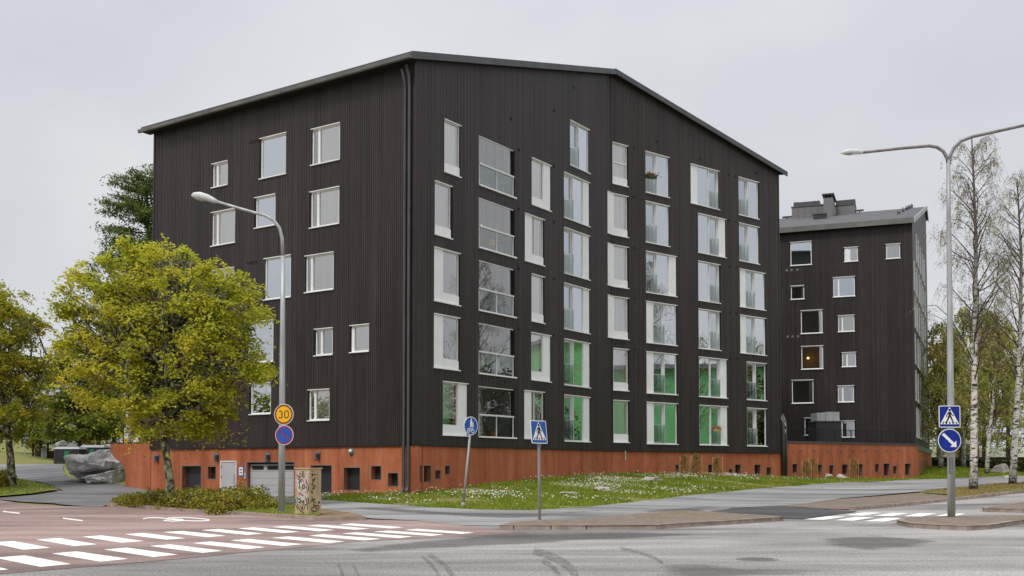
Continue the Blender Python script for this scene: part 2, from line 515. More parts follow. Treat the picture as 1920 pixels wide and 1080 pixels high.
M['leaf_gold'] = leafmat('yellow_green_leaves', [(0.0, (0.24, 0.3, 0.03)), (0.35, (0.43, 0.45, 0.04)), (0.75, (0.62, 0.59, 0.06)), (1.0, (0.7, 0.52, 0.08))], 0.52)
M['leaf_orange'] = leafmat('autumn_green_leaves', [(0.0, (0.15, 0.2, 0.022)), (0.4, (0.3, 0.32, 0.03)), (0.75, (0.46, 0.4, 0.04)), (1.0, (0.58, 0.38, 0.05))], 0.5)
M['leaf_green'] = leafmat('mid_green_leaves', [(0.0, (0.14, 0.19, 0.03)), (0.5, (0.24, 0.28, 0.04)), (1.0, (0.38, 0.36, 0.05))], 0.5)
M['leaf_birch'] = leafmat('olive_brown_birch_leaves', [(0.0, (0.3, 0.37, 0.065)), (0.5, (0.44, 0.44, 0.1)), (1.0, (0.54, 0.42, 0.14))], 0.5)
M['leaf_shrub'] = leafmat('shrub_leaves', [(0.0, (0.12, 0.16, 0.024)), (0.45, (0.27, 0.27, 0.04)), (0.75, (0.44, 0.34, 0.05)), (1.0, (0.48, 0.27, 0.06))])
M['needle'] = leafmat('pine_needles', [(0.0, (0.07, 0.105, 0.03)), (0.5, (0.12, 0.17, 0.042)), (1.0, (0.2, 0.22, 0.05))], 0.3)
M['sapling'] = leafmat('dry_pine_sapling_needles', [(0.0, (0.14, 0.15, 0.035)), (0.5, (0.27, 0.21, 0.06)), (1.0, (0.4, 0.26, 0.1))], 0.35)
M['hedge'] = leafmat('dark_hedge_leaves', [(0.0, (0.03, 0.04, 0.012)), (1.0, (0.08, 0.09, 0.025))], 0.2)
M['grass'] = leafmat('grass_blades', [(0.0, (0.13, 0.18, 0.02)), (0.4, (0.22, 0.3, 0.03)), (0.75, (0.31, 0.34, 0.045)), (1.0, (0.38, 0.3, 0.09))], 0.4)
M['petal'] = mat('white_petals', (0.72, 0.71, 0.62), 0.8)
M['bark'] = noisy('grey_brown_bark', (0.06, 0.05, 0.042), (0.16, 0.135, 0.11), 5, 0.95, stretch=(1, 1, 0.3), b=0.6)

m = M['lichen'] = mat('lichen_spotted_bark', (0.1, 0.09, 0.07), 0.95)
n, l, b = nodes(m); nt = m.node_tree
t = noise(nt, 5.5, 4, 0.6, stretch=(1, 1, 0.7))
r = ramp(nt, [(0.44, (0.035, 0.03, 0.024)), (0.5, (0.15, 0.16, 0.09)), (0.62, (0.42, 0.42, 0.3))])
l.new(t.outputs['Fac'], r.inputs['Fac']); l.new(r.outputs['Color'], b.inputs['Base Color']); bump(m, t.outputs['Fac'], 0.5, 0.03)

m = M['birch'] = mat('white_birch_bark', (0.6, 0.58, 0.53), 0.8)
n, l, b = nodes(m); nt = m.node_tree
t = noise(nt, 4.2, 4, 0.65, stretch=(0.7, 0.7, 1.9), dist=0.5)
r = ramp(nt, [(0.42, (0.03, 0.027, 0.025)), (0.475, (0.5, 0.47, 0.42)), (0.6, (0.66, 0.63, 0.58))])
l.new(t.outputs['Fac'], r.inputs['Fac'])
tc = n.new('ShaderNodeTexCoord'); sp = n.new('ShaderNodeSeparateXYZ'); l.new(tc.outputs['Object'], sp.inputs['Vector'])
t2 = noise(nt, 7, 3, 0.6)
hm = n.new('ShaderNodeMath'); hm.operation = 'MULTIPLY_ADD'; hm.inputs[1].default_value = 2.6
l.new(t2.outputs['Fac'], hm.inputs[0]); l.new(sp.outputs['Z'], hm.inputs[2])
hr = ramp(nt, [(0.0, (0.95, 0.95, 0.95)), (0.5, (0.0, 0.0, 0.0))])
mr = n.new('ShaderNodeMapRange'); mr.inputs['From Min'].default_value = 1.3; mr.inputs['From Max'].default_value = 4.2
l.new(hm.outputs[0], mr.inputs['Value']); l.new(mr.outputs['Result'], hr.inputs['Fac'])
up = n.new('ShaderNodeMapRange'); up.inputs['From Min'].default_value = 6.5; up.inputs['From Max'].default_value = 13.0
l.new(sp.outputs['Z'], up.inputs['Value'])
c = mixc(nt, hr.outputs['Color'], r.outputs['Color'], (0.035, 0.03, 0.027))
l.new(mixc(nt, up.outputs['Result'], c, (0.11, 0.085, 0.075)), b.inputs['Base Color'])
M['twig'] = mat('dark_birch_twig', (0.075, 0.055, 0.052), 0.9)

M['galv'] = noisy('galvanised_steel', (0.3, 0.31, 0.31), (0.46, 0.47, 0.47), 1.2, 0.5, stretch=(4, 4, 0.6), metal=0.35)
M['galv_dark'] = noisy('weathered_grey_steel', (0.17, 0.16, 0.155), (0.25, 0.24, 0.23), 1.2, 0.55, stretch=(4, 4, 0.6), metal=0.3)
M['lamp_shell'] = noisy('pale_lamp_shell', (0.5, 0.52, 0.5), (0.62, 0.63, 0.6), 3, 0.4)
M['lamp_lens'] = mat('lamp_lens', (0.3, 0.32, 0.27), 0.25)
M['s_blue'] = noisy('sign_blue', (0.004, 0.018, 0.21), (0.006, 0.025, 0.26), 2, 0.4)
M['s_blue2'] = noisy('faded_sign_blue', (0.012, 0.07, 0.3), (0.02, 0.1, 0.38), 2, 0.4)
M['s_white'] = mat('sign_white', (0.78, 0.78, 0.78), 0.45)
M['s_yellow'] = mat('sign_yellow', (0.8, 0.42, 0.004), 0.45)
M['s_rim'] = mat('sign_brown_red_rim', (0.2, 0.065, 0.008), 0.45)
M['s_red'] = mat('faded_sign_red', (0.19, 0.022, 0.2), 0.45)
M['s_black'] = mat('sign_black', (0.012, 0.012, 0.012), 0.5)
M['green_tag'] = mat('green_label', (0.01, 0.2, 0.08), 0.6)
M['bin'] = noisy('dark_bin_slats', (0.035, 0.035, 0.038), (0.055, 0.055, 0.06), 2, 0.6)
M['bin_lid'] = mat('grey_bin_lid', (0.32, 0.33, 0.35), 0.35)
M['rock'] = noisy('grey_fissured_granite', (0.24, 0.24, 0.245), (0.56, 0.555, 0.55), 0.9, 0.9, stretch=(0.6, 0.6, 2.6), b=0.8, bs=4, lo=0.3, hi=0.6)
M['rock_tan'] = noisy('tan_granite', (0.3, 0.27, 0.23), (0.5, 0.46, 0.4), 1.5, 0.9, b=0.5)
M['yellow_chair'] = mat('yellow_plastic', (0.8, 0.42, 0.02), 0.4)
M['white_plastic'] = mat('white_plastic', (0.8, 0.8, 0.78), 0.4)
M['mint'] = mat('pale_mint_fabric', (0.6, 0.72, 0.52), 0.8)
M['wicker'] = noisy('wicker', (0.42, 0.24, 0.09), (0.58, 0.36, 0.16), 12, 0.8)
M['greenwall'] = noisy('bright_green_render', (0.17, 0.47, 0.19), (0.2, 0.54, 0.22), 0.5, 0.85)
M['yellowwall'] = noisy('yellow_render', (0.62, 0.42, 0.14), (0.72, 0.5, 0.2), 0.6, 0.9)
M['greywall'] = noisy('pale_grey_render', (0.42, 0.42, 0.43), (0.52, 0.52, 0.52), 0.6, 0.9)
M['slate'] = noisy('blue_grey_roofing', (0.17, 0.18, 0.2), (0.24, 0.25, 0.27), 1, 0.6)
M['brownwall'] = noisy('brown_boarding', (0.12, 0.07, 0.045), (0.2, 0.12, 0.08), 1, 0.9)
M['orangewall'] = noisy('orange_brown_panel', (0.3, 0.14, 0.05), (0.38, 0.19, 0.08), 1, 0.9)
M['bluewall'] = mat('blue_grey_door', (0.09, 0.12, 0.24), 0.7)
M['ac'] = noisy('pale_grey_unit', (0.36, 0.37, 0.37), (0.45, 0.46, 0.46), 2, 0.5)
M['warm'] = bpy.data.materials.new('lit_lamp_bulb'); M['warm'].use_nodes = True
_b = M['warm'].node_tree.nodes['Principled BSDF']
_b.inputs['Emission Color'].default_value = (1, 0.62, 0.2, 1); _b.inputs['Emission Strength'].default_value = 3
M['warm_wall'] = mat('ochre_room_wall', (0.4, 0.28, 0.15), 0.9)

# ------------------------------------------------------------------ faces of the near building (needed by the terrain)
class Face:
    """a vertical wall plane: u metres along it from P, z up, d metres out of it"""
    def __init__(s, P, ang, sign=1):
        s.P = np.array(P, float)
        s.d = np.array([math.cos(ang), math.sin(ang)])
        s.n = np.array([s.d[1], -s.d[0]]) * sign

    def pt(s, u, z, d=0.0):
        q = s.P + s.d * u + s.n * d
        return (q[0], q[1], z)

    def uz(s, px, py):
        r = ray(px, py)
        k = (s.n @ s.P) / (s.n @ r[:2])
        return float((r[:2] * k - s.P) @ s.d), float(r[2] * k + CAM_Z)


S = 0.861                                             # survey units to metres
CORNER = at(777, 500, 46.5)[:2]
ANG_A, ANG_B, ANG_L = math.radians(55.925), math.radians(39.827), math.radians(145.949)
FA = Face(CORNER, ANG_A)
FL = Face(CORNER, ANG_L, -1)
LEN_A, LEN_B, LEN_L = 18.0, 16.0, 18.0
FOLD = FA.P + FA.d * LEN_A
FB = Face(FOLD, ANG_B)
ENDB = FOLD + FB.d * LEN_B
CLAD_Z = 2.6

# ------------------------------------------------------------------ terrain
_cp = []
for _x in (-24, -12, 0, 12, 24):
    for _y in (3, 14, 24):
        _cp.append((_x, _y, 0.0))


def _g(px, py, depth):
    p = at(px, py, depth); _cp.append((p[0], p[1], p[2]))


for px, py, zz in ((0, 937.5, 0), (192, 950, 0.0), (440, 965, 0), (690, 975, 0.0), (528, 962, 0.04), (1012, 983, 0.0),
                   (1784, 976, 0.0), (1232, 993, 0.0), (1455, 975, 0.03), (1000, 957, 0.1), (1250, 940, 0.15), (868, 949, 0.16),
                   (1300, 927, 0.3), (1100, 951, 0.12), (700, 944, 0.12), (560, 936, 0.12), (1920, 960, 0.05), (-200, 922, 0.05)):
    r = ray(px, py); k = (zz - CAM_Z) / r[2]
    _cp.append((r[0] * k, r[1] * k, zz))
for u, zz in ((0, 0.5), (4.5, 0.42), (9, 0.16), (13, 0.18), (18, 0.35), (21, 0.66)):
    p = FL.pt(u, zz, 0); _cp.append(p)
for u, zz in ((6, 0.85), (12, 1.12), (18, 1.27)):
    _cp.append(FA.pt(u, zz, 0))
for u, zz in ((8, 1.2), (16, 1.02)):
    _cp.append(FB.pt(u, zz, 0))
_g(1825, 918, 55); _g(1900, 908, 62); _g(1716, 895, 80.8); _g(1920, 893, 95); _g(1830, 879, 92)
_g(1500, 911, 61); _g(1600, 905, 70); _g(22, 912, 57); _g(100, 886, 70); _g(130, 865, 80); _g(0, 893, 70); _g(60, 866, 86)
_g(1800, 870, 130); _g(1950, 868, 130)
for p in ((-120, 120, 5.0), (-60, 150, 5.5), (0, 160, 4), (60, 160, 2.6), (130, 120, 1.5), (90, 60, 0.4), (60, 40, 0.1), (-90, 60, 0.6), (-60, 30, 0), (60, 5, 0), (-60, 5, 0),
          (-70, 90, 3.0), (130, 20, 0), (-130, 20, 0), (0, -10, 0), (-40, 85, 3.2), (0, 90, 2.5)):
    _cp.append(p)
_cp = np.array(_cp)


def _phi(r2):
    return np.where(r2 > 1e-9, 0.5 * r2 * np.log(r2 + 1e-12), 0.0)


_n = len(_cp)
_d2 = ((_cp[:, None, :2] - _cp[None, :, :2]) ** 2).sum(-1)
_K = _phi(_d2) + np.eye(_n) * 6.0
_Pm = np.hstack([np.ones((_n, 1)), _cp[:, :2]])
_sol = np.linalg.solve(np.block([[_K, _Pm], [_Pm.T, np.zeros((3, 3))]]), np.concatenate([_cp[:, 2], np.zeros(3)]))


def ss(x, a, b):
    t = np.clip((x - a) / (b - a), 0, 1)
    return t * t * (3 - 2 * t)


def hs(xy):
    xy = np.asarray(xy, float).reshape(-1, 2)
    d2 = ((xy[:, None, :] - _cp[None, :, :2]) ** 2).sum(-1)
    z = _phi(d2) @ _sol[:_n] + _sol[_n] + xy @ _sol[_n + 1:]
    z = np.clip(z, -0.4, 6.5)
    fade = ss(np.hypot(xy[:, 0], xy[:, 1] - 50), 110, 170)
    z = z * (1 - fade) + 1.5 * fade
    q = xy - FL.P
    u, back = q @ FL.d, -(q @ FL.n)
    z = z + (3.2 - np.clip(z, None, 3.2)) * ss(back, 1.3, 3.0) * (1 - ss(u, 19.5, 23.0)) * ss(u, 12, 17) * (1 - ss(back, 14, 26))
    return z


def h(x, y):
    return float(hs([(x, y)])[0])


def ground(px, py):
    """where the photo's pixel meets the ground"""
    r = ray(px, py)
    ts = np.concatenate([np.arange(4, 60, 0.25), np.arange(60, 200, 1.0)])
    P = r[None, :] * (ts / r[1])[:, None]
    dz = P[:, 2] + CAM_Z - hs(P[:, :2])
    i = np.argmax(dz < 0) if (dz < 0).any() else len(ts) - 1
    lo, hi = ts[max(i - 1, 0)], ts[i]
    for _ in range(18):
        mid = (lo + hi) / 2
        q = r * (mid / r[1])
        if q[2] + CAM_Z - h(q[0], q[1]) < 0: hi = mid
        else: lo = mid
    q = r * (hi / r[1])
    return np.array([q[0], q[1]])


def inside(poly, pts):
    poly, pts = np.asarray(poly), np.asarray(pts)
    x, y = pts[:, 0], pts[:, 1]
    c = np.zeros(len(pts), bool)
    j = len(poly) - 1
    for i in range(len(poly)):
        xi, yi = poly[i]; xj, yj = poly[j]
        t = ((yi > y) != (yj > y)) & (x < (xj - xi) * (y - yi) / (yj - yi + 1e-12) + xi)
        c ^= t; j = i
    return c


def dense(line, step, closed=False):
    out = []
    n = len(line)
    for i in range(n if closed else n - 1):
        a, b = np.array(line[i], float), np.array(line[(i + 1) % n], float)
        k = max(1, int(np.linalg.norm(b - a) / step))
        out += [a + (b - a) * t / k for t in range(k)]
    if not closed: out.append(np.array(line[-1], float))
    return out


def sheet(name, poly, off, material, parent=None, step=1.2, jitter=0.0, fade=0.0, **kw):
    """a surface draped over the terrain, bounded by a polygon in plan"""
    edge = dense(poly, step, True)
    if jitter:
        edge = [p + np.array([rng.uniform(-jitter, jitter), rng.uniform(-jitter, jitter)]) for p in edge]
    E = np.array(edge)
    lo, hi = E.min(0), E.max(0)
    gx, gy = np.meshgrid(np.arange(lo[0], hi[0], step), np.arange(lo[1], hi[1], step))
    G = np.stack([gx.ravel(), gy.ravel()], 1)
    G = G[inside(E, G)] if len(G) else G
    if len(G):
        keep = np.array([((E - g) ** 2).sum(1).min() > (0.35 * step) ** 2 for g in G]); G = G[keep]
    V = np.vstack([E, G]) if len(G) else E
    ne = len(E)
    r = delaunay_2d_cdt([Vector(v) for v in V], [(i, (i + 1) % ne) for i in range(ne)], [], 1, 1e-5)
    P = np.array([(v.x, v.y) for v in r[0]])
    Z = hs(P) + off
    mb = MB()
    mb.v = [(P[i, 0], P[i, 1], Z[i]) for i in range(len(P))]
    mb.f = []
    for f in r[2]:
        a, b, c = (P[i] for i in f[:3])
        mb.f.append(tuple(f) if (b[0] - a[0]) * (c[1] - a[1]) - (b[1] - a[1]) * (c[0] - a[0]) > 0 else tuple(reversed(f)))
    o = obj(name, mb, material, parent, smooth=True, **kw)
    if fade:                                           # how far each vertex lies inside the outline
        De = np.array(dense(poly, 0.3, True))
        at_ = o.data.attributes.new('fade', 'FLOAT', 'POINT')
        at_.data.foreach_set('value', [float(min(1.0, math.sqrt(((De - q) ** 2).sum(1).min()) / fade)) for q in P])
    return o


GP = lambda pts: [ground(*p) for p in pts]

# base ground
gs = np.unique(np.concatenate([np.arange(-420, -60, 12), np.arange(-60, 66, 1.0), np.arange(66, 430, 12)]))
gyv = np.unique(np.concatenate([np.arange(-200, -8, 8), np.arange(-8, 110, 1.0), np.arange(110, 620, 12)]))
GX, GY = np.meshgrid(gs, gyv)
Q = np.stack([GX.ravel(), GY.ravel()], 1)
ZZ = np.concatenate([hs(c) for c in np.array_split(Q, 12)]) - 0.05
mb = MB(); mb.v = [(a, b_, c_) for (a, b_), c_ in zip(Q.tolist(), ZZ.tolist())]
nx_ = len(gs)
mb.f = [(j * nx_ + i, j * nx_ + i + 1, (j + 1) * nx_ + i + 1, (j + 1) * nx_ + i) for j in range(len(gyv) - 1) for i in range(nx_ - 1)]
obj('ground', mb, M['lawn'], smooth=True, kind='structure')

# roads and paths: polygons in plan, found from where their edges lie in the photo
far_left = GP([(-260, 918), (-120, 928), (0, 937.5), (192, 950), (440, 965), (690, 974)])
road_poly = [(-75, 100), *far_left, *GP([(780, 978), (935, 985), (1000, 979), (1130, 970), (1275, 958), (1372, 951), (1462, 948), (1537, 954), (1600, 957), (1690, 948), (1781, 940), (1920, 924), (2020, 914)]),
             (44, 68), (60, 66), (60, -6), (-60, -6), (-75, 40)]
road = sheet('road', road_poly, 0.0, M['asphalt'], kind='structure')
red_poly = [np.array(p) for p in far_left] + GP([(780, 977), (860, 985)]) + [np.array(p) for p in
            ((0.35, 25.7), (-3.2, 22.9), (-4.4, 20.6), (-6.3, 17.4), (-8.4, 14.6), (-10.5, 11.8), (-60, 20), (-74, 45), (-74, 98))]
red = sheet('red_road', red_poly, 0.006, M['red'], jitter=0.05, kind='structure')
path_poly = GP([(470, 931), (540, 935), (600, 938), (700, 944), (800, 951), (900, 956), (1000, 957), (1100, 951), (1200, 940), (1300, 928), (1400, 919), (1500, 911),
                (1600, 905), (1700, 900), (1800, 896), (1920, 892.5), (1990, 890), (1990, 899), (1920, 904), (1830, 911), (1721, 922), (1575, 935), (1462, 948.5), (1372, 952), (1275, 960),
                (1130, 972), (1000, 980), (930, 987), (860, 985), (780, 977), (690, 972), (640, 962), (600, 954), (540, 945)])
path = sheet('path', path_poly, 0.012, M['path'], jitter=0.06, kind='structure')
drive_poly = [np.array(FL.pt(u, 0, 0.05)[:2]) for u in (4.0, 8.0, 12.0, 16.0, 18.5)] + GP([(300, 921), (232, 909), (150, 905), (122, 893), (118, 870), (-60, 872), (-60, 890), (20, 897), (75, 905), (118, 920), (60, 929), (0, 934), (-20, 936), (0, 937.5), (100, 944), (192, 950), (205, 944), (330, 934), (470, 939), (545, 945), (600, 938)])
drive = sheet('driveway', drive_poly, 0.018, M['drive'], jitter=0.05, kind='structure')
sheet('asphalt_repair', GP([(1309, 963), (1372, 953), (1462, 949), (1537, 955), (1605, 959.5), (1575, 964), (1507, 974), (1440, 972), (1350, 967)]), 0.02, M['patch'], step=0.8, jitter=0.08, kind='structure')

# traffic islands with kerb stones
def kerb(name, line, label_side=1, w=0.16, hgt=0.12, stone=1.0, closed=False, drop=()):
    """a row of granite kerb stones along a line in plan (each stone its own piece)"""
    o = bpy.data.objects.new(name, None); COL.objects.link(o); o.location = (0, 0, 0); ORG[o.name] = np.zeros(3)
    setp(o, kind='structure')
    pts = dense(line, stone, closed)
    if closed: pts.append(pts[0])
    for i in range(len(pts) - 1):
        a, b = pts[i], pts[i + 1]
        t = b - a; L_ = np.linalg.norm(t); t /= L_
        nrm = np.array([-t[1], t[0]]) * label_side
        g = 0.008
        hh = hgt + rng.uniform(-0.012, 0.012)
        za, zb = h(*a), h(*b)
        a1, b1 = a + t * g, b - t * g
        j0, j1 = rng.uniform(-0.012, 0.012), rng.uniform(-0.012, 0.012)
        bot = [(*(a1 + nrm * j0), za - 0.08), (*(b1 + nrm * j1), zb - 0.08), (*(b1 + nrm * (w + j1)), zb - 0.08), (*(a1 + nrm * (w + j0)), za - 0.08)]
        c = 0.02
        top = [(*(a1 + t * c / 2 + nrm * (j0 + c)), za + hh), (*(b1 - t * c / 2 + nrm * (j1 + c)), zb + hh), (*(b1 - t * c / 2 + nrm * (w + j1)), zb + hh), (*(a1 + t * c / 2 + nrm * (w + j0)), za + hh)]
        mb = MB(); mb.hexa(bot, top)
        obj('kerb_stone', mb, M['kerb'], o)
    return o


isl1 = GP([(935, 993), (963, 993.5), (1033, 993.5), (1100, 993.5), (1232, 992.5), (1312, 987), (1387, 982.5), (1445, 978.5), (1470, 976.5), (1455, 974), (1380, 969), (1312, 964), (1275, 963), (1200, 968.5), (1130, 975), (1070, 981.5), (1010, 982), (962, 985.5)])
sheet('island_paving', isl1, 0.11, M['paver'], step=0.7, kind='structure')
kerb('island_kerb', isl1[:9], 1)
kerb('island_back_kerb', isl1[9:], 1, hgt=0.105)
isl2 = GP([(1990, 980.5), (1920, 982), (1885, 988), (1852, 993), (1815, 995), (1760, 993), (1710, 989.5), (1680, 983), (1688, 978.5), (1780, 974), (1920, 973), (1990, 971)])
sheet('island_paving', isl2, 0.11, M['paver'], step=0.6, kind='structure')
kerb('island_kerb', list(reversed(isl2[:10])), 1)
isl3 = GP([(1995, 962), (1920, 962), (1845, 960), (1841, 957.5), (1920, 948), (1995, 941)])
sheet('island_paving', isl3, 0.13, M['paver'], step=0.6, kind='structure')
kerb('island_kerb', [isl3[4], isl3[3], isl3[2], isl3[1], isl3[0]], 1, hgt=0.14)
# verge between road and path on the right: paved nose, then dry turf with birches
verge_pav = GP([(1462, 949), (1575, 936.5), (1721, 925), (1781, 930), (1781, 938.5), (1700, 947), (1600, 956.5), (1537, 954.5)])
sheet('verge_paving', verge_pav, 0.026, M['paver'], step=0.8, kind='structure')
verge_turf = GP([(1721, 923.5), (1830, 912), (1920, 905), (2000, 899.5), (2000, 915), (1920, 923), (1781, 938), (1781, 929)])
sheet('dry_verge', verge_turf, 0.034, M['dry'], step=0.8, jitter=0.05, kind='structure')
kerb('verge_kerb', GP([(1600, 957.5), (1700, 948.5), (1781, 940), (1850, 932), (1920, 924.5), (2000, 916)]), 1, hgt=0.13)
# shrub bed and soil beside the left road
bed = GP([(196, 947), (300, 955.5), (390, 962.5), (440, 965), (520, 970), (560, 973.5), (620, 976.5), (690, 974), (668, 966), (610, 957), (545, 945.5), (470, 938.5), (330, 934), (215, 940)])
sheet('shrub_bed_soil', bed, 0.05, M['soil'], step=0.8, kind='structure')
kerb('bed_kerb', GP([(196, 947.5), (300, 956), (390, 963), (440, 965.5), (520, 970.5), (560, 974), (620, 977.5), (688, 976)]), 1, hgt=0.11)
moss_poly = GP([(430, 957), (440, 963.5), (520, 969), (590, 973), (605, 968), (585, 958), (540, 947), (500, 943)])
sheet('mossy_strip', moss_poly, 0.075, M['lawn'], step=0.6, jitter=0.05, kind='structure')
left_turf = GP([(-40, 908), (20, 899), (70, 907), (110, 919), (60, 927), (0, 932), (-60, 935)])
sheet('turf_corner', left_turf, 0.06, M['lawn'], step=0.8, jitter=0.05, kind='structure')

# painted markings: each stripe its own piece of the road it lies on
def flat(name, quad, parent, off=0.012, material='paint'):
    q = [np.array(p, float) for p in quad]
    mb = MB(); mb.poly([(*p, h(*p) + off) for p in q])
    a, b, c = q[:3]
    if (b[0] - a[0]) * (c[1] - a[1]) - (b[1] - a[1]) * (c[0] - a[0]) < 0: mb.f = [tuple(reversed(f)) for f in mb.f]
    return obj(name, mb, M[material], parent)


jit = lambda: np.array([rng.uniform(-.02, .02), rng.uniform(-.02, .02)])
for k in range(-2, 10):
    o = np.array([-8.38 + .575 * k + (.006 * k * k if k > 4 else 0), 19.49 + .95 * k - .012 * k * max(k, 0)])
    wv, lv = np.array([.27, .51]), np.array([1.54, -1.7])
    flat('crosswalk_stripe', [o + jit(), o + wv + jit(), o + wv + lv + jit(), o + lv + jit()], red, 0.008)
for k in range(-4, 8):
    o = np.array([-9.78 + .60 * k + .016 * k * k, 24.29 + .99 * k - .03 * k * max(k, 0)])
    wv, lv = np.array([.28, .52]), np.array([1.63, -1.95])
    flat('crosswalk_stripe', [o + jit(), o + wv + jit(), o + wv + lv + jit(), o + lv + jit()], red, 0.008)
for k in range(4):
    o = np.array([8.74 + .77 * k, 32.05 - .42 * k])
    wv, lv = np.array([.5, -.25]), np.array([1.38, 2.2])
    flat('crosswalk_stripe', [o + jit(), o + wv + jit(), o + wv + lv + jit(), o + lv + jit()], road, 0.008)
    o = np.array([10.95 + .83 * k, 35.1 - .32 * k])
    flat('crosswalk_stripe', [o + jit(), o + wv + jit(), o + wv + lv * .97 + jit(), o + lv * .97 + jit()], road, 0.008)
for a, b in (((5.5, 959), (37, 962.6)), ((118, 972), (155, 976.5)), ((-95, 949), (-70, 951.5))):
    flat('lane_dash', GP([(a[0], a[1] - .9), (b[0], b[1] - .9), (b[0], b[1] + 1.1), (a[0], a[1] + 1.1)]), red, 0.008)


def ribbon2d(pts, w, closed=False):
    pts = [np.array(p, float) for p in pts]
    n = len(pts)
    L_, R_ = [], []
    for i in range(n):
        a = pts[(i - 1) % n] if (closed or i > 0) else pts[i]
        b = pts[(i + 1) % n] if (closed or i < n - 1) else pts[i]
        t = b - a; t = t / (np.linalg.norm(t) + 1e-9)
        nn = np.array([-t[1], t[0]])
        ww = w[i] if hasattr(w, '__len__') else w
        L_.append(pts[i] + nn * ww / 2); R_.append(pts[i] - nn * ww / 2)
    q = [(L_[i], R_[i], R_[(i + 1) % n], L_[(i + 1) % n]) for i in range(n if closed else n - 1)]
    return q


def ground_ribbon(name, pxs, wpx, parent, material='paint', off=0.008, closed=False):
    mb = MB()
    for q in ribbon2d(pxs, wpx, closed):
        w_ = [ground(*p) for p in q]
        a, b, c = w_[:3]
        if (b[0] - a[0]) * (c[1] - a[1]) - (b[1] - a[1]) * (c[0] - a[0]) < 0: w_.reverse()
        mb.poly([(*p, h(*p) + off) for p in w_])
    return obj(name, mb, M[material], parent)


tl = lambda a, b_: (180 + a / 5.05, 890 + b_ / 5.05)
ground_ribbon('painted_digit', [tl(*p) for p in ((445, 419), (500, 411), (580, 409), (660, 416), (690, 424), (640, 436), (730, 443), (830, 437), (825, 428), (740, 420), (690, 424))], 1.5, red)
ground_ribbon('painted_digit', [tl(875 + 200 * math.cos(a) , 424 + 14 * math.sin(a) + 8 * math.cos(a)) for a in np.linspace(0, 2 * math.pi, 25)[:-1]], 1.5, red, closed=True)
# tyre marks in the foreground
tm = lambda a, b_: (600 + a / 3, 900 + b_ / 3)
for pts, w_ in (([(610, 420), (660, 450), (710, 490), (745, 540), (760, 600)], 9), ([(570, 430), (620, 470), (660, 520), (680, 600)], 6), ([(1200, 400), (1290, 425), (1370, 465), (1420, 510), (1450, 580)], 15),
                ([(1250, 455), (1310, 490), (1345, 540), (1360, 600)], 9), ([(1690, 385), (1790, 408), (1880, 438), (1930, 470)], 6), ([(100, 470), (125, 520), (135, 580)], 5), ([(185, 480), (215, 530), (225, 580)], 4)):
    ground_ribbon('tyre_mark', dense([tm(*p) for p in pts], 6), w_, road, 'tyre', 0.005)
t4_ = lambda a, b_: (1200 + a / 2.667, 880 + b_ / 2.667)
for pts in ([(800, 345), (1150, 312), (1400, 340), (1640, 355), (1480, 395), (1150, 425), (950, 410), (820, 380)], [(400, 415), (700, 380), (900, 392), (700, 425)], [(-60, 480), (150, 455), (400, 462), (560, 485), (1000, 495), (1100, 545), (-60, 560)],
            [(1100, 500), (1500, 430), (1900, 380), (1900, 420), (1500, 500), (1200, 545)]):
    sheet('asphalt_stain', GP([t4_(*q) for q in pts]), 0.003, M['stain'], road, step=0.5, fade=1.3)
for pts in ([(600, 1030), (760, 1012), (950, 1000), (1200, 996), (1420, 1003), (1150, 1014), (980, 1024), (800, 1034), (640, 1042)], [(870, 1000), (1000, 1000), (1100, 1008), (960, 1014), (860, 1008)]):
    sheet('asphalt_stain', GP(pts), 0.003, M['stain'], road, step=0.5, fade=1.3)
for pts in ([(640, 948), (760, 953), (900, 962), (1000, 962), (1080, 968), (960, 975), (850, 970), (720, 962), (650, 956)], [(1180, 958), (1300, 948), (1390, 950), (1330, 960), (1220, 968)], [(985, 962), (1120, 955), (1180, 958), (1080, 966)]):
    sheet('asphalt_stain', GP(pts), 0.015, M['stain'], path, step=0.5, fade=1.3)
# manhole cover
mc = ground(1420, 1049)
mh = thing('manhole_cover', (*mc, h(*mc)), 'round iron manhole cover set in the worn asphalt of the road', 'manhole cover')
mb = MB(); mb.lathe((*mc, h(*mc) - 0.02), [(0.36, 0), (0.36, 0.028), (0.30, 0.028), (0.30, 0.02)], 28); obj('rim', mb, M['galv_dark'], mh)
mb = MB(); mb.lathe((*mc, h(*mc) - 0.02), [(0.295, 0), (0.295, 0.03)], 28)
for i in range(-3, 4):
    wv = math.sqrt(max(0.01, 0.27 ** 2 - (i * 0.075) ** 2))
    mb.box(mc[0] - wv, mc[0] + wv, mc[1] + i * 0.075 - 0.012, mc[1] + i * 0.075 + 0.012, h(*mc) + 0.008, h(*mc) + 0.016)
obj('lid', mb, M['galv_dark'], mh)

# ------------------------------------------------------------------ the near apartment building
B1 = thing('apartment_building', (*CORNER, 0.4), 'large black-brown timber-clad apartment block with a folded gable and rust-red plinth', 'building')
ROOF_A, ROOF_F, ROOF_E = 19.75, 24.65, 21.65
top_A = lambda u: ROOF_A + (ROOF_F - ROOF_A) * u / LEN_A
top_B = lambda u: ROOF_F + (ROOF_E - ROOF_F) * u / LEN_B
top_L = lambda u: ROOF_A + 0.0 * u
K = lambda k: 5.489 + 3.012 * k                       # head height of the windows of storey k


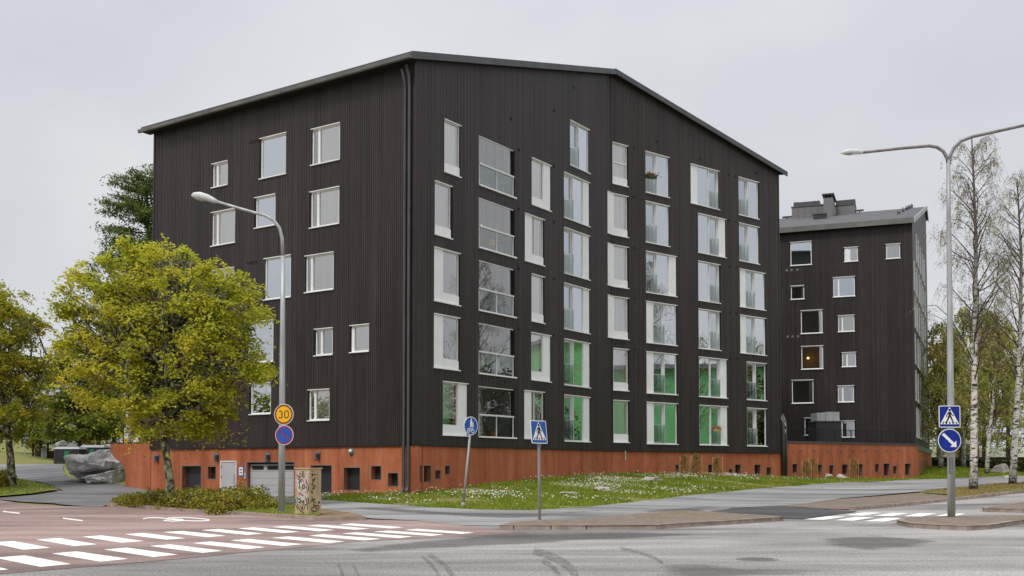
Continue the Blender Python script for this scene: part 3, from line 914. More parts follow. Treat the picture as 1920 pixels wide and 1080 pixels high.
def clad_wall(F, length, z0, top, holes, parent, mats, pitch=0.115, name='board_cladding', start=0.0):
    """vertical boards, cut round the openings, over a dark backing wall"""
    mb = MB(); bk = MB()
    n = int(round((length - start) / pitch)); p = (length - start) / n
    rr = random.Random(int(length * 100) + len(holes))
    for i in range(n):
        a, b = start + i * p + 0.009, start + (i + 1) * p - 0.009
        c = (a + b) / 2
        cuts = sorted([(hz0, hz1) for (hu0, hu1, hz0, hz1) in holes if hu0 < b - 0.004 and hu1 > a + 0.004])
        lo = z0; segs = []
        for s0, s1 in cuts:
            if s0 > lo + 0.01: segs.append((lo, s0))
            lo = max(lo, s1)
        segs.append((lo, top(c) - 0.01))
        dd = rr.uniform(-0.004, 0.004)
        for s0, s1 in segs:
            # openings that start inside a board narrow it
            a2, b2 = a, b
            mb.fbox(F, a2, b2, s0, s1, -0.03, 0.0 + dd)
    obj(name, mb, mats, parent, kind='stuff')
    us = sorted(set([start, length] + [x for hh in holes for x in hh[:2]]))
    for a, b in zip(us[:-1], us[1:]):
        if b - a < 1e-4: continue
        c = (a + b) / 2
        cuts = sorted([(q[2], q[3]) for q in holes if q[0] < c < q[1]])
        lo = z0
        for s0, s1 in cuts + [(None, None)]:
            if s0 is None:
                p4 = [F.pt(a, lo, -0.028), F.pt(b, lo, -0.028), F.pt(b, top(b), -0.028), F.pt(a, top(a), -0.028)]
                bk.poly(p4)
            else:
                if s0 > lo + 0.001: bk.fquad(F, a, b, lo, s0, -0.028)
                lo = max(lo, s1)
    for (a, b, c, d) in holes:                        # linings of the openings
        for q in ((a, a, c, d), (b, b, c, d)):
            bk.poly([F.pt(q[0], q[2], -0.028), F.pt(q[0], q[3], -0.028), F.pt(q[0], q[3], -0.22), F.pt(q[0], q[2], -0.22)])
        for z in (c, d):
            bk.poly([F.pt(a, z, -0.028), F.pt(b, z, -0.028), F.pt(b, z, -0.22), F.pt(a, z, -0.22)])
    return obj('wall', bk, M['back'], parent)


def flashings(F, u0, u1, z0, z1, par, over=0.05, top=True):
    mb = MB()
    if top: mb.fbox(F, u0 - over, u1 + over, z1 - 0.005, z1 + 0.03, -0.06, 0.055)
    obj('head_flashing', mb, M['white'], par) if top else None
    mb = MB(); mb.fbox(F, u0 - over, u1 + over, z0 - 0.045, z0 + 0.004, -0.12, 0.075)
    obj('sill', mb, M['white'], par)


def bars(mb, F, u0, u1, z0, z1, w, d0, d1):
    mb.fbox(F, u0, u0 + w, z0, z1, d0, d1); mb.fbox(F, u1 - w, u1, z0, z1, d0, d1)
    mb.fbox(F, u0 + w, u1 - w, z0, z0 + w, d0, d1); mb.fbox(F, u0 + w, u1 - w, z1 - w, z1, d0, d1)


def panel(F, u0, u1, z0, z1, par):
    mb = MB(); mb.fbox(F, u0, u1, z0, z1, -0.12, -0.025)
    obj('panel', mb, M['white'], par)


def win_panelled(F, u0, u1, z0, z1, side, parent, shade='blind', split=False, drop=1.0, timber=True, pw=0.66):
    """tall window with a white panel below it and maybe beside it"""
    mb = MB()
    g0, g1 = u0, u1
    if side == 'l': g0 = u0 + pw
    if side == 'r': g1 = u1 - pw
    gz = z0 + 0.42
    bars(mb, F, g0, g1, gz, z1, 0.055, -0.13, -0.06)
    if side == 'l' and split: mb.fbox(F, g0 + 0.28, g0 + 0.34, gz, z1, -0.13, -0.06)
    if split == 'h':
        zz = gz + (z1 - gz) * 0.45; mb.fbox(F, g0, g1, zz - 0.06, zz + 0.06, -0.135, -0.055)
    w = obj('window', mb, M['frame'], parent)
    if side == 'l': panel(F, u0, g0, z0, z1, w); panel(F, g0 + 0.004, u1, z0, gz - 0.003, w)
    elif side == 'r': panel(F, g1, u1, z0, z1, w); panel(F, u0, g1 - 0.004, z0, gz - 0.003, w)
    else: panel(F, u0, u1, z0, gz - 0.003, w)
    mb = MB(); mb.fquad(F, g0 + 0.05, g1 - 0.05, gz + 0.05, z1 - 0.05, -0.1); obj('pane', mb, M['glass'], w)
    if timber:
        mb = MB(); mb.fbox(F, g1 - 0.17, g1 - 0.055, gz + 0.05, z1 - 0.05, -0.2, -0.115); mb.fbox(F, g0 + 0.05, g1 - 0.17, gz + 0.02, gz + 0.07, -0.24, -0.14)
        obj('inner_frame', mb, M['timber'], w)
    if shade:
        mb = MB(); zb = gz + 0.05 + (z1 - gz) * (1 - drop)
        mb.fbox(F, g0 + 0.04, g1 - 0.18, zb, z1 - 0.04, -0.165, -0.15)
        obj('blind', mb, M[shade], w)
    flashings(F, u0, u1, z0, z1, w)
    return w


def win_door(F, u0, u1, z0, z1, side, order, parent, pw=0.62, shade=None):
    """French balcony: a door leaf behind a glass rail, a fixed pane, maybe a white panel"""
    g0, g1 = u0, u1
    if side == 'l': g0 = u0 + pw
    if side == 'r': g1 = u1 - pw
    mid = g0 + (g1 - g0) * (0.47 if order == 'df' else 0.53)
    d0, d1, f0, f1 = (g0, mid, mid, g1) if order == 'df' else (mid, g1, g0, mid)
    mb = MB()
    mb.fbox(F, mid - 0.04, mid + 0.04, z0, z1, -0.14, -0.04)
    bars(mb, F, d0, d1, z0, z1, 0.05, -0.15, -0.05)
    bars(mb, F, d0 + 0.055, d1 - 0.055, z0 + 0.055, z1 - 0.055, 0.075, -0.2, -0.12)
    bars(mb, F, f0, f1, z0, z1, 0.05, -0.12, -0.05)
    w = obj('window', mb, M['frame'], parent)
    if side == 'l': panel(F, u0, g0 - 0.003, z0, z1, w)
    if side == 'r': panel(F, g1 + 0.003, u1, z0, z1, w)
    mb = MB(); mb.fquad(F, d0 + 0.12, d1 - 0.12, z0 + 0.12, z1 - 0.12, -0.165); obj('pane', mb, M['coated'], w)
    mb = MB(); mb.fquad(F, f0 + 0.045, f1 - 0.045, z0 + 0.045, z1 - 0.045, -0.085); obj('pane', mb, M['fixed'], w)
    mb = MB(); mb.fquad(F, d0 + 0.02, d1 - 0.02, z0 + 0.06, z0 + 1.12, -0.025); rg = obj('rail_pane', mb, M['rail_glass'], w)
    mb = MB(); mb.fbox(F, d0 + 0.01, d1 - 0.01, z0 + 1.12, z0 + 1.15, -0.04, -0.01); e = d1 if order == 'df' else d0
    mb.fbox(F, e - 0.02, e + 0.02, z0 + 0.02, z0 + 1.16, -0.045, -0.005)
    obj('handrail', mb, M['alu'], w)
    if shade:
        mb = MB(); c0, c1 = (f0 + 0.05, f0 + (f1 - f0) * wr_.uniform(.3, .9)) if wr_.random() < .6 else (d0 + 0.1, d1 - 0.1)
        mb.fbox(F, c0, c1, z0 + (z1 - z0) * wr_.choice((0.04, 0.04, 0.45, 0.6)), z1 - 0.1, -0.235, -0.22); obj('blind', mb, M[shade], w)
    flashings(F, u0, u1, z0, z1, w)
    return w


def win_plain(F, u0, u1, z0, z1, mull, parent, shade='blind', kind='glass', drop=1.0, right_first=False):
    """square window with white frame; mull = share of the width taken by the narrow vent"""
    mb = MB()
    bars(mb, F, u0, u1, z0, z1, 0.06, -0.15, -0.06)
    w_ = u1 - u0
    m_ = None
    if mull:
        m_ = u1 - w_ * mull if not right_first else u0 + w_ * mull
        mb.fbox(F, m_ - 0.06, m_ + 0.06, z0, z1, -0.155, -0.055)
    w = obj('window', mb, M['white'], parent)
    parts = [(u0, u1)] if not mull else [(u0, m_), (m_, u1)]
    for a, b in parts:
        mb = MB(); mb.fquad(F, a + 0.055, b - 0.055, z0 + 0.055, z1 - 0.055, -0.11); obj('pane', mb, M[kind], w)
    if shade:
        a, b = (u0, u1)
        if mull: a, b = (u0, m_ - 0.04) if not right_first else (m_ + 0.04, u1)
        mb = MB(); mb.fbox(F, a + 0.05, b - 0.05, z1 - (z1 - z0) * drop, z1 - 0.05, -0.165, -0.152); obj('blind', mb, M[shade], w)
    flashings(F, u0, u1, z0, z1, w)
    return w


holesA, holesB, holesL = [], [], []
todo = []
H1, H2, HB = 2.41, 2.455, 2.40
# face A: column 1 (panelled windows), balconies, column 3 (panelled), column 4 (French balconies)
for k, u0, u1, side, sh, dr in ((4, 2.50, 3.85, None, 'blind', 1.0), (3, 1.70, 3.08, None, 'blind_grey', 1.0), (2, 1.66, 3.82, 'l', None, 1), (1, 1.66, 3.80, 'l', None, 1), (0, 2.41, 4.54, 'r', 'blind', 0.86),
                                (4, 11.03, 13.10, 'r', 'blind', 1.0), (3, 10.25, 12.32, 'l', 'blind_grey', 1.0), (2, 11.0, 12.32, None, 'blind', 1), (1, 10.97, 13.06, 'r', 'blind', 1), (0, 10.21, 12.32, 'l', 'blind_grey', 1)):
    r = (u0 * S, u1 * S, K(k) - H1, K(k)); holesA.append(r); todo.append(('p', FA, r, side, sh, dr, u0 > 9 and side == 'l'))
for k, u0, u1, side in ((5, 15.46, 17.84, None), (4, 14.74, 17.84, 'r'), (3, 14.73, 17.83, 'r'), (2, 14.72, 17.84, 'r'), (1, 14.73, 17.84, 'r'), (0, 14.73, 17.83, 'r')):
    r = (u0 * S, u1 * S, K(k) - H2, K(k)); holesA.append(r); todo.append(('d', FA, r, side, 'df'))
balc = []
for k in range(5):
    r = (5.63 * S, 9.10 * S, K(k) - HB, K(k)); holesA.append(r); balc.append((k, r))
# face B
for k in range(6):
    r = (0.10 * S, 1.52 * S, K(k) - H1, K(k)); holesB.append(r)
    todo.append(('p', FB, r, None, 'blind' if k > 2 else 'blind_grey', 1.0, 'h' if k == 5 else False))
for k, u0, u1, side in ((5, 3.34, 5.72, None), (4, 3.34, 5.71, None), (3, 3.35, 6.45, 'r'), (2, 3.34, 6.45, 'l'), (1, 3.34, 6.45, 'l'), (0, 3.34, 6.46, 'l')):
    r = (u0 * S, u1 * S, K(k) - H2, K(k)); holesB.append(r); todo.append(('d', FB, r, side, 'df'))
for k, u0, u1, side in ((5, 8.12, 11.24, 'l'), (4, 8.90, 11.96, 'r'), (3, 8.88, 11.26, None), (2, 8.88, 11.27, None), (1, 8.89, 12.0, 'r'), (0, 8.90, 12.02, 'r')):
    r = (u0 * S, u1 * S, K(k) - H2, K(k)); holesB.append(r); todo.append(('d', FB, r, side, 'fd'))
for k, u0, u1, side in ((5, 13.61, 15.99, None), (4, 13.62, 15.99, None), (3, 13.64, 16.69, 'l'), (2, 13.64, 16.73, 'l'), (1, 14.40, 16.73, None), (0, 14.39, 16.73, None)):
    r = (u0 * S, u1 * S, K(k) - H2, K(k)); holesB.append(r); todo.append(('d', FB, r, side, 'df'))
# face L (u grows to the left)
for u1, u0, zt, hh, mull, sh, kd in ((7.30, 5.24, 18.66, 1.98, .24, 'blind', 'glass'), (11.36, 9.31, 18.85, 2.31, 0, None, 'fixed'), (15.45, 14.16, 18.04, 1.40, .3, 'blind', 'glass'),
                                     (7.36, 5.26, 15.18, 1.98, .24, 'blind', 'glass'), (11.74, 10.15, 15.49, 1.74, 0, None, 'fixed'), (15.45, 13.44, 15.13, 1.98, .22, 'blind', 'glass'),
                                     (7.70, 5.64, 11.67, 2.0, .2, 'curtain', 'glass'), (10.93, 8.88, 11.88, 2.33, 0, 'curtain', 'fixed'), (15.5, 13.5, 11.67, 2.0, .2, 'blind', 'glass'),
                                     (6.94, 5.67, 7.57, 1.43, .34, None, 'glass'), (4.33, 3.06, 7.57, 1.41, .1, 'blind', 'glass'), (12.28, 10.22, 8.35, 2.33, 0, None, 'fixed'),
                                     (7.39, 5.87, 4.27, 1.65, .28, 'blind', 'glass'), (12.0, 10.37, 4.83, 1.74, 0, None, 'fixed')):
    z1 = CAM_Z + zt * S
    r = (u0 * S, u1 * S, z1 - hh * S, z1); holesL.append(r); todo.append(('w', FL, r, mull, sh, kd))

wrapA = [(20.28 * S, LEN_A, K(k) - H1, K(k)) for k in (4, 3, 2)]      # panels that turn the fold
clad_wall(FA, LEN_A, CLAD_Z, top_A, holesA, B1, M['clad'])
clad_wall(FB, LEN_B, CLAD_Z, top_B, holesB, B1, M['clad'])
clad_wall(FL, LEN_L, CLAD_Z, top_L, holesL, B1, M['clad'])
for u0, u1, z0, z1 in wrapA:
    mb = MB(); mb.fbox(FA, u0, u1, z0, z1, 0.004, 0.03); mb.fbox(FB, 0.0, 0.12, z0, z1, 0.004, 0.03)
    w = obj('corner_panel', mb, M['white'], B1)
    mb = MB(); mb.fbox(FA, u0 - 0.03, u1, z1 + 0.001, z1 + 0.03, -0.02, 0.06); obj('head_flashing', mb, M['white'], w)
    mb = MB(); mb.fbox(FA, u0 - 0.03, u1, z0 - 0.045, z0 - 0.001, -0.02, 0.08); obj('sill', mb, M['white'], w)
wr_ = random.Random(3)
for t in todo:
    if t[0] == 'p': win_panelled(t[1], *t[2], t[3], B1, shade=t[4], drop=t[5], split=t[6])
    elif t[0] == 'd': win_door(t[1], *t[2], t[3], t[4], B1, shade=wr_.choice([None, 'blind', 'curtain', 'blind_grey', None]))
    else: win_plain(t[1], *t[2], t[3], B1, shade=t[4], kind=t[5])


# glazed balconies
for k, (u0, u1, z0, z1) in balc:
    mb = MB(); dp = -1.9
    mb.fquad(FA, u0, u1, z0, z1, dp)
    for uu in (u0, u1): mb.poly([FA.pt(uu, z0, -0.2), FA.pt(uu, z1, -0.2), FA.pt(uu, z1, dp), FA.pt(uu, z0, dp)])
    for zz in (z0, z1): mb.poly([FA.pt(u0, zz, -0.2), FA.pt(u1, zz, -0.2), FA.pt(u1, zz, dp), FA.pt(u0, zz, dp)])
    bal = obj('balcony', mb, M['balcony'], B1)
    mb = MB(); mb.fbox(FA, u0 + 0.25, u0 + 1.15, z0 + 0.05, z1 - 0.25, dp, dp + 0.06); obj('balcony_door', mb, M['timber'], bal)
    mb = MB(); mb.fquad(FA, u0 + 0.36, u0 + 1.04, z0 + 0.16, z1 - 0.36, dp + 0.07); mb.fquad(FA, u0 + 1.4, u1 - 0.25, z0 + 0.7, z1 - 0.25, dp + 0.03); obj('balcony_window', mb, M['coated'], bal)
    zr = z0 + 0.43 * (z1 - z0)
    mb = MB(); mb.fbox(FA, u0, u1 - 0.01, zr - 0.05, zr + 0.03, -0.1, 0.02); obj('handrail', mb, M['frame'], bal)
    um = (u0 + u1) / 2
    for uu in (u0 + 0.02, um, u1 - 0.06):
        mb = MB(); mb.fbox(FA, uu - 0.02, uu + 0.02, z0 + 0.01, zr - 0.05, -0.08, -0.01); obj('rail_post', mb, M['frame'], bal)
    for a, b in ((u0 + 0.02, um - 0.02), (um + 0.02, u1 - 0.06)):
        mb = MB(); mb.fquad(FA, a, b, z0 + 0.02, zr - 0.05, -0.04); obj('rail_pane', mb, M['rail_glass'], bal)
    nq = 4; uw = (u1 - 0.28 - u0) / nq
    for i in range(nq):
        mb = MB(); mb.fquad(FA, u0 + i * uw + 0.006, u0 + (i + 1) * uw - 0.006, zr + 0.05, z1 - 0.06, -0.06); obj('sliding_pane', mb, M['balc_glass'], bal)
    mb = MB(); mb.fbox(FA, u0, u1 - 0.02, z1 - 0.06, z1 - 0.01, -0.12, -0.03); obj('track', mb, M['frame'], bal)
    mb = MB(); mb.fbox(FA, u0 - 0.02, u1 + 0.14, z0 - 0.07, z0 + 0.003, -0.15, 0.09); obj('sill', mb, M['white'], bal)

# round vent holes
t1 = lambda a, b_: (810 + a / 5.4, 200 + b_ / 5.4)
def tile(ox, oy, s=5.4): return lambda a, b_: (ox + a / s, oy + b_ / s)
t2, t3, t5, t6, t7 = tile(810, 380), tile(810, 560), tile(1040, 200), tile(1040, 380), tile(1040, 560)
u1_, u2_, u3_ = tile(1260, 260), tile(1260, 440), tile(1260, 620)
l5, l6 = tile(380, 220, 4.5), tile(380, 440, 4.5)
ventA = [t1(800, 123), t1(1238, 40), t1(880, 440), t1(1236, 602), t1(876, 1035), t2(1237, 198), t2(877, 668), t2(1236, 770), t3(876, 310), t3(1234, 372), (1076, 164)]
ventB = [t5(803, 415), t5(1037, 353), t5(805, 918), t6(808, 457), t6(810, 968), t7(813, 512), u1_(290, 202), u1_(575, 363), u1_(639, 382), u1_(855, 350), u1_(580, 826), u1_(645, 842),
         u2_(585, 320), u2_(649, 331), u2_(590, 787), u2_(653, 798), u3_(592, 287), u3_(657, 291)]
ventL = [l5(405, 210), l5(436, 204), l5(466, 197), l6(387, 240), l6(418, 236), l6(447, 231)]
for F, vs in ((FA, ventA), (FB, ventB), (FL, ventL)):
    for px in vs:
        u, z = F.uz(*px)
        mb = MB(); mb.lathe(F.pt(u, z, -0.01), [(0.085, 0), (0.085, 0.03), (0.06, 0.03), (0.06, 0.004)], 12, axis=(*F.n, 0)); obj('vent', mb, M['black'], B1)

# roof: two planes meeting at a ridge over the fold
dA, dB, dL = FA.d, FB.d, FL.d
mb = MB()
def rp(base, dirv, v, back, z): q = base + dirv * v + dL * back; return (q[0], q[1], z)
th = 0.16
sl_A = (ROOF_F - ROOF_A) / LEN_A; sl_B = (ROOF_F - ROOF_E) / LEN_B
r1 = [rp(CORNER, dA, -0.55, -0.28, ROOF_A - 0.55 * sl_A), rp(CORNER, dA, LEN_A + 0.1, -0.28, ROOF_F), rp(CORNER, dA, LEN_A + 0.1, 18.4, ROOF_F), rp(CORNER, dA, -0.55, 18.4, ROOF_A - 0.55 * sl_A)]
mb.hexa([(x, y, z + 0.02) for x, y, z in r1], [(x, y, z + th) for x, y, z in r1])
nB = FB.n
fo = FOLD + dA * 0.1 - dL * 0.28
def rb(v, out, back, z): q = FOLD + dB * v + nB * out + dL * back; return (q[0], q[1], z)
r2 = [(fo[0], fo[1], ROOF_F), rb(LEN_B + 0.55, 0.28, 0, ROOF_E - 0.55 * sl_B), rb(LEN_B + 0.55, 0.28, 18.4, ROOF_E - 0.55 * sl_B), rp(CORNER, dA, LEN_A + 0.1, 18.4, ROOF_F)]
mb.hexa([(x, y, z + 0.02) for x, y, z in r2], [(x, y, z + th) for x, y, z in r2])
roof = obj('roof', mb, M['roof'], B1)
# verge flashings along the gable, fascia and gutter along the eave
mb = MB()
mb.hexa([FA.pt(-0.58, ROOF_A - 0.58 * sl_A - 0.16, 0.27), FA.pt(LEN_A + 0.08, ROOF_F - 0.14, 0.27), FA.pt(LEN_A + 0.08, ROOF_F - 0.14, 0.33), FA.pt(-0.58, ROOF_A - 0.58 * sl_A - 0.16, 0.33)],
        [FA.pt(-0.58, ROOF_A - 0.58 * sl_A + 0.17, 0.27), FA.pt(LEN_A + 0.08, ROOF_F + 0.17, 0.27), FA.pt(LEN_A + 0.08, ROOF_F + 0.17, 0.33), FA.pt(-0.58, ROOF_A - 0.58 * sl_A + 0.17, 0.33)])
mb.hexa([FB.pt(0.02, ROOF_F - 0.14, 0.27), FB.pt(LEN_B + 0.58, ROOF_E - 0.58 * sl_B - 0.14, 0.27), FB.pt(LEN_B + 0.58, ROOF_E - 0.58 * sl_B - 0.14, 0.33), FB.pt(0.02, ROOF_F - 0.14, 0.33)],
        [FB.pt(0.02, ROOF_F + 0.17, 0.27), FB.pt(LEN_B + 0.58, ROOF_E - 0.58 * sl_B + 0.17, 0.27), FB.pt(LEN_B + 0.58, ROOF_E - 0.58 * sl_B + 0.17, 0.33), FB.pt(0.02, ROOF_F + 0.17, 0.33)])
obj('verge_flashing', mb, M['flash'], roof)
mb = MB()
mb.hexa([FA.pt(-0.3, ROOF_A - 0.3 * sl_A - 0.1, 0.0), FA.pt(LEN_A, ROOF_F - 0.1, 0.0), FA.pt(LEN_A, ROOF_F - 0.1, 0.26), FA.pt(-0.3, ROOF_A - 0.3 * sl_A - 0.1, 0.26)],
        [FA.pt(-0.3, ROOF_A - 0.3 * sl_A + 0.01, 0.0), FA.pt(LEN_A, ROOF_F + 0.01, 0.0), FA.pt(LEN_A, ROOF_F + 0.01, 0.26), FA.pt(-0.3, ROOF_A - 0.3 * sl_A + 0.01, 0.26)])
mb.hexa([FB.pt(0.1, ROOF_F - 0.1, 0.0), FB.pt(LEN_B + 0.3, ROOF_E - 0.3 * sl_B - 0.1, 0.0), FB.pt(LEN_B + 0.3, ROOF_E - 0.3 * sl_B - 0.1, 0.26), FB.pt(0.1, ROOF_F - 0.1, 0.26)],
        [FB.pt(0.1, ROOF_F + 0.01, 0.0), FB.pt(LEN_B + 0.3, ROOF_E - 0.3 * sl_B + 0.01, 0.0), FB.pt(LEN_B + 0.3, ROOF_E - 0.3 * sl_B + 0.01, 0.26), FB.pt(0.1, ROOF_F + 0.01, 0.26)])
ze = ROOF_A - 0.5 * sl_A
mb.fbox(FL, -0.2, LEN_L + 0.35, ze - 0.12, ze + 0.0, 0.0, 0.5)
obj('soffit', mb, M['back'], roof)
mb = MB()
mb.fbox(FL, -0.26, LEN_L + 0.4, ze - 0.1, ze + 0.17, 0.5, 0.54)
obj('fascia', mb, M['flash'], roof)
mb = MB()
zg = ze - 0.02
prof = [(0.545, 0.0), (0.56, -0.13), (0.64, -0.17), (0.72, -0.13), (0.735, 0.02), (0.70, 0.02), (0.69, -0.09), (0.60, -0.1)]
n0 = len(mb.v)
for u in (-0.27, LEN_L + 0.45):
    for d_, z_ in prof: mb.v.append(FL.pt(u, zg + z_, d_))
np_ = len(prof)
for i in range(np_): mb.f.append((n0 + i, n0 + (i + 1) % np_, n0 + np_ + (i + 1) % np_, n0 + np_ + i))
mb.f.append(tuple(range(n0, n0 + np_))); mb.f.append(tuple(range(n0 + np_, n0 + 2 * np_)))
obj('gutter', mb, M['gutter'], roof)
for i in range(1, 7):
    u = i * LEN_L / 7; mb = MB(); mb.fbox(FL, u - 0.03, u + 0.03, zg - 0.165, zg + 0.03, 0.73, 0.745); obj('gutter_joint', mb, M['gutter'], roof)
# walls that close the back of the block
mb = MB()
e2 = ENDB + dL * 18; f2 = FOLD + dL * 18; c2 = CORNER + dL * 18
mb.poly([(*ENDB, CLAD_Z), (*e2, CLAD_Z), (*e2, ROOF_E), (*ENDB, ROOF_E)])
mb.poly([(*e2, CLAD_Z), (*f2, CLAD_Z), (*f2, ROOF_F), (*e2, ROOF_E)])
mb.poly([(*f2, CLAD_Z), (*c2, CLAD_Z), (*c2, ROOF_A), (*f2, ROOF_F)])
mb.poly([(*CORNER, CLAD_Z), (*FOLD, CLAD_Z), (*ENDB, CLAD_Z), (*e2, CLAD_Z), (*f2, CLAD_Z), (*c2, CLAD_Z)])
obj('rear_wall', mb, M['clad'], B1)
for F, u in ((FA, 0.03), (FL, 0.03), (FB, LEN_B - 0.03), (FL, LEN_L - 0.03)):
    mb = MB(); mb.fbox(F, u - 0.055, u + 0.055, CLAD_Z, {id(FA): ROOF_A, id(FL): ROOF_A, id(FB): ROOF_E}[id(F)], 0.005, 0.022); obj('corner_board', mb, M['clad'], B1)
mb = MB(); mb.fbox(FA, LEN_A - 0.07, LEN_A - 0.005, CLAD_Z, ROOF_F, 0.004, 0.02)
obj('corner_board', mb, M['clad'], B1)
mb = MB()
for F, Ln in ((FA, LEN_A), (FL, LEN_L), (FB, LEN_B)): mb.fbox(F, 0, Ln, CLAD_Z - 0.05, CLAD_Z - 0.002, -0.05, 0.012)  # black strip stands in for the shadow line under the cladding
obj('shadow_strip', mb, M['black'], B1)

# plinth: cast panels with niches
PL_D = -0.07
def plinth_wall(F, length, joints, niches, parent, z_top, z_bot=-0.6, depth=0.3, back='darkdoor', d0=PL_D, name='plinth', halo_w=0.05):
    """panels cut round niches; every panel a piece, every niche a recess with an added halo frame"""
    us = sorted([0.0] + list(joints) + [length])
    root_mb = MB(); root_mb.fbox(F, 0.0, length, z_bot, z_top - 0.03, d0 - depth - 0.34, d0 - depth - 0.3)
    root = obj(name, root_mb, M['plinth'], parent)
    for a, b in zip(us[:-1], us[1:]):
        mb = MB()
        hh = [q for q in niches if q[0] < b and q[1] > a]
        cuts = sorted(set([a + 0.006, b - 0.006] + [min(max(x, a + 0.006), b - 0.006) for q in hh for x in q[:2]]))
        for c0, c1 in zip(cuts[:-1], cuts[1:]):
            if c1 - c0 < 1e-4: continue
            c = (c0 + c1) / 2
            lo = z_bot
            for q in sorted([q for q in hh if q[0] < c < q[1]], key=lambda q: q[2]):
                if q[2] > lo: mb.fbox(F, c0, c1, lo, q[2], d0 - depth, d0)
                lo = q[3]
            mb.fbox(F, c0, c1, lo, z_top, d0 - depth, d0)
        obj('plinth_panel', mb, M['plinth'], root)
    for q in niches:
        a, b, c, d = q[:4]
        w = halo_w; mb = MB()
        bars(mb, F, a - 0.002, b + 0.002, c - 0.002, d + 0.002, w * 0.6, d0 - 0.06, d0 + 0.006)  # grey frame added to imitate a halo round the dark opening
        n_ = obj('niche_halo', mb, M['trim'], root)
        mb = MB(); mb.fquad(F, a, b, c, d, d0 - depth + 0.004); obj('niche_back', mb, M[q[4] if len(q) > 4 else back], n_)
    return root


def nr(F, x0, y0, x1, y1, *rest):
    a, za = F.uz(x0, y0); b, zb = F.uz(x1, y1)
    return (min(a, b), max(a, b), min(za, zb), max(za, zb), *rest)


nA = [nr(FA, 789, 872, 811, 904), nr(FA, 818, 881, 829, 899), nr(FA, 836, 872.5, 846.5, 890.5)]
u4 = tile(1260, 760)
nB_ = [nr(FB, *u4(43, 598), *u4(80, 668)), nr(FB, *u4(195, 600), *u4(232, 690)), nr(FB, *u4(374, 597), *u4(437, 692)), nr(FB, *u4(583, 643), *u4(623, 697)), nr(FB, *u4(646, 597), *u4(708, 692)), nr(FB, *u4(841, 597), *u4(908, 705)), nr(FB, *u4(965, 625), *u4(1016, 706))]
garage = nr(FL, 461, 866, 549.5, 937)
door1 = nr(FL, 339, 873, 375, 929)
door2 = nr(FL, 580, 872, 620, 926)
wdoor = nr(FL, 411, 864, 441, 937)
nL = [garage, door1, door2, wdoor, nr(FL, 642, 876, 673.5, 920), nr(FL, 693.5, 873, 713, 900), nr(FL, 725, 886, 745, 912.5), nr(FL, 387, 874, 403, 899)]
jA = [FA.uz(x, 860)[0] for x in (912, 1048)]
jB = [FB.uz(x, 860)[0] for x in (1215, 1249, 1300, 1357, 1391)]
jL = [FL.uz(x, 860)[0] for x in (690, 633, 568, 450, 408, 381, 332)]
plinth_wall(FA, LEN_A, jA, nA, B1, CLAD_Z - 0.055)
plinth_wall(FB, LEN_B, jB, nB_, B1, CLAD_Z - 0.055)
plL = plinth_wall(FL, LEN_L, jL, nL, B1, CLAD_Z - 0.055)
# garage door, steel doors, lamps and small fittings on the plinth
a, b, c, d = garage[:4]
mb = MB(); nsec = 5
for i in range(nsec):
    z0_, z1_ = c + (d - 0.12 - c) * i / nsec, c + (d - 0.12 - c) * (i + 1) / nsec
    mb.fbox(FL, a + 0.03, b - 0.03, z0_ + 0.006, z1_ - 0.006, PL_D - 0.26, PL_D - 0.2)
gd = obj('garage_door', mb, M['greydoor'], B1)
wd = (b - a - 0.06) / 3
for i in range(3):
    mb = MB(); mb.fbox(FL, a + 0.03 + i * wd + 0.13, a + 0.03 + (i + 1) * wd - 0.13, d - 0.12 - (d - 0.12 - c) / nsec + 0.07, d - 0.19, PL_D - 0.215, PL_D - 0.19); obj('garage_window', mb, M['black'], gd)
a, b, c, d = wdoor[:4]
mb = MB(); mb.fbox(FL, a + 0.05, b - 0.05, c, d - 0.05, PL_D - 0.06, PL_D - 0.02); wdo = obj('door', mb, M['greydoor'], B1)
mb = MB(); bars(mb, FL, a + 0.005, b - 0.005, c, d - 0.005, 0.045, PL_D - 0.07, PL_D + 0.012); obj('door_frame', mb, M['white'], wdo)
mb = MB(); zc = c + 1.05; mb.fbox(FL, a + 0.1, a + 0.2, zc - 0.25, zc + 0.25, PL_D - 0.02, PL_D - 0.005); mb.tube([FL.pt(a + 0.15, zc - 0.2, PL_D), FL.pt(a + 0.15, zc - 0.2, PL_D + 0.06), FL.pt(a + 0.15, zc + 0.2, PL_D + 0.06), FL.pt(a + 0.15, zc + 0.2, PL_D)], 0.014, 6); obj('handle', mb, M['alu'], wdo)
mb = MB()
for i in (0.3, 0.8): mb.fbox(FL, b - 0.09, b - 0.06, d - i - 0.06, d - i + 0.06, PL_D - 0.02, PL_D + 0.0)
obj('hinge', mb, M['pipe'], wdo)
for (x0, y0, x1, y1) in ((399, 850, 409.5, 863.5), (287, 852, 297, 865), (495, 849, 505.5, 864.5), (588, 847, 599, 861)):
    a, b, c, d = nr(FL, x0, y0, x1, y1)
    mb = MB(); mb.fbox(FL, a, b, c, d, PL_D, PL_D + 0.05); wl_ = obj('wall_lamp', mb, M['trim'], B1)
    mb = MB(); mb.fbox(FL, a + 0.01, a + (b - a) * 0.45, c + (d - c) * 0.1, d - (d - c) * 0.25, PL_D + 0.05, PL_D + 0.16); obj('lamp_shade', mb, M['darkdoor'], wl_)
u, z = FL.uz(657, 846.7)
mb = MB(); mb.lathe(FL.pt(u, z, PL_D), [(0.17, 0), (0.17, 0.03), (0.13, 0.05)], 20, axis=(*FL.n, 0)); rl = obj('bulkhead_lamp', mb, M['trim'], B1)
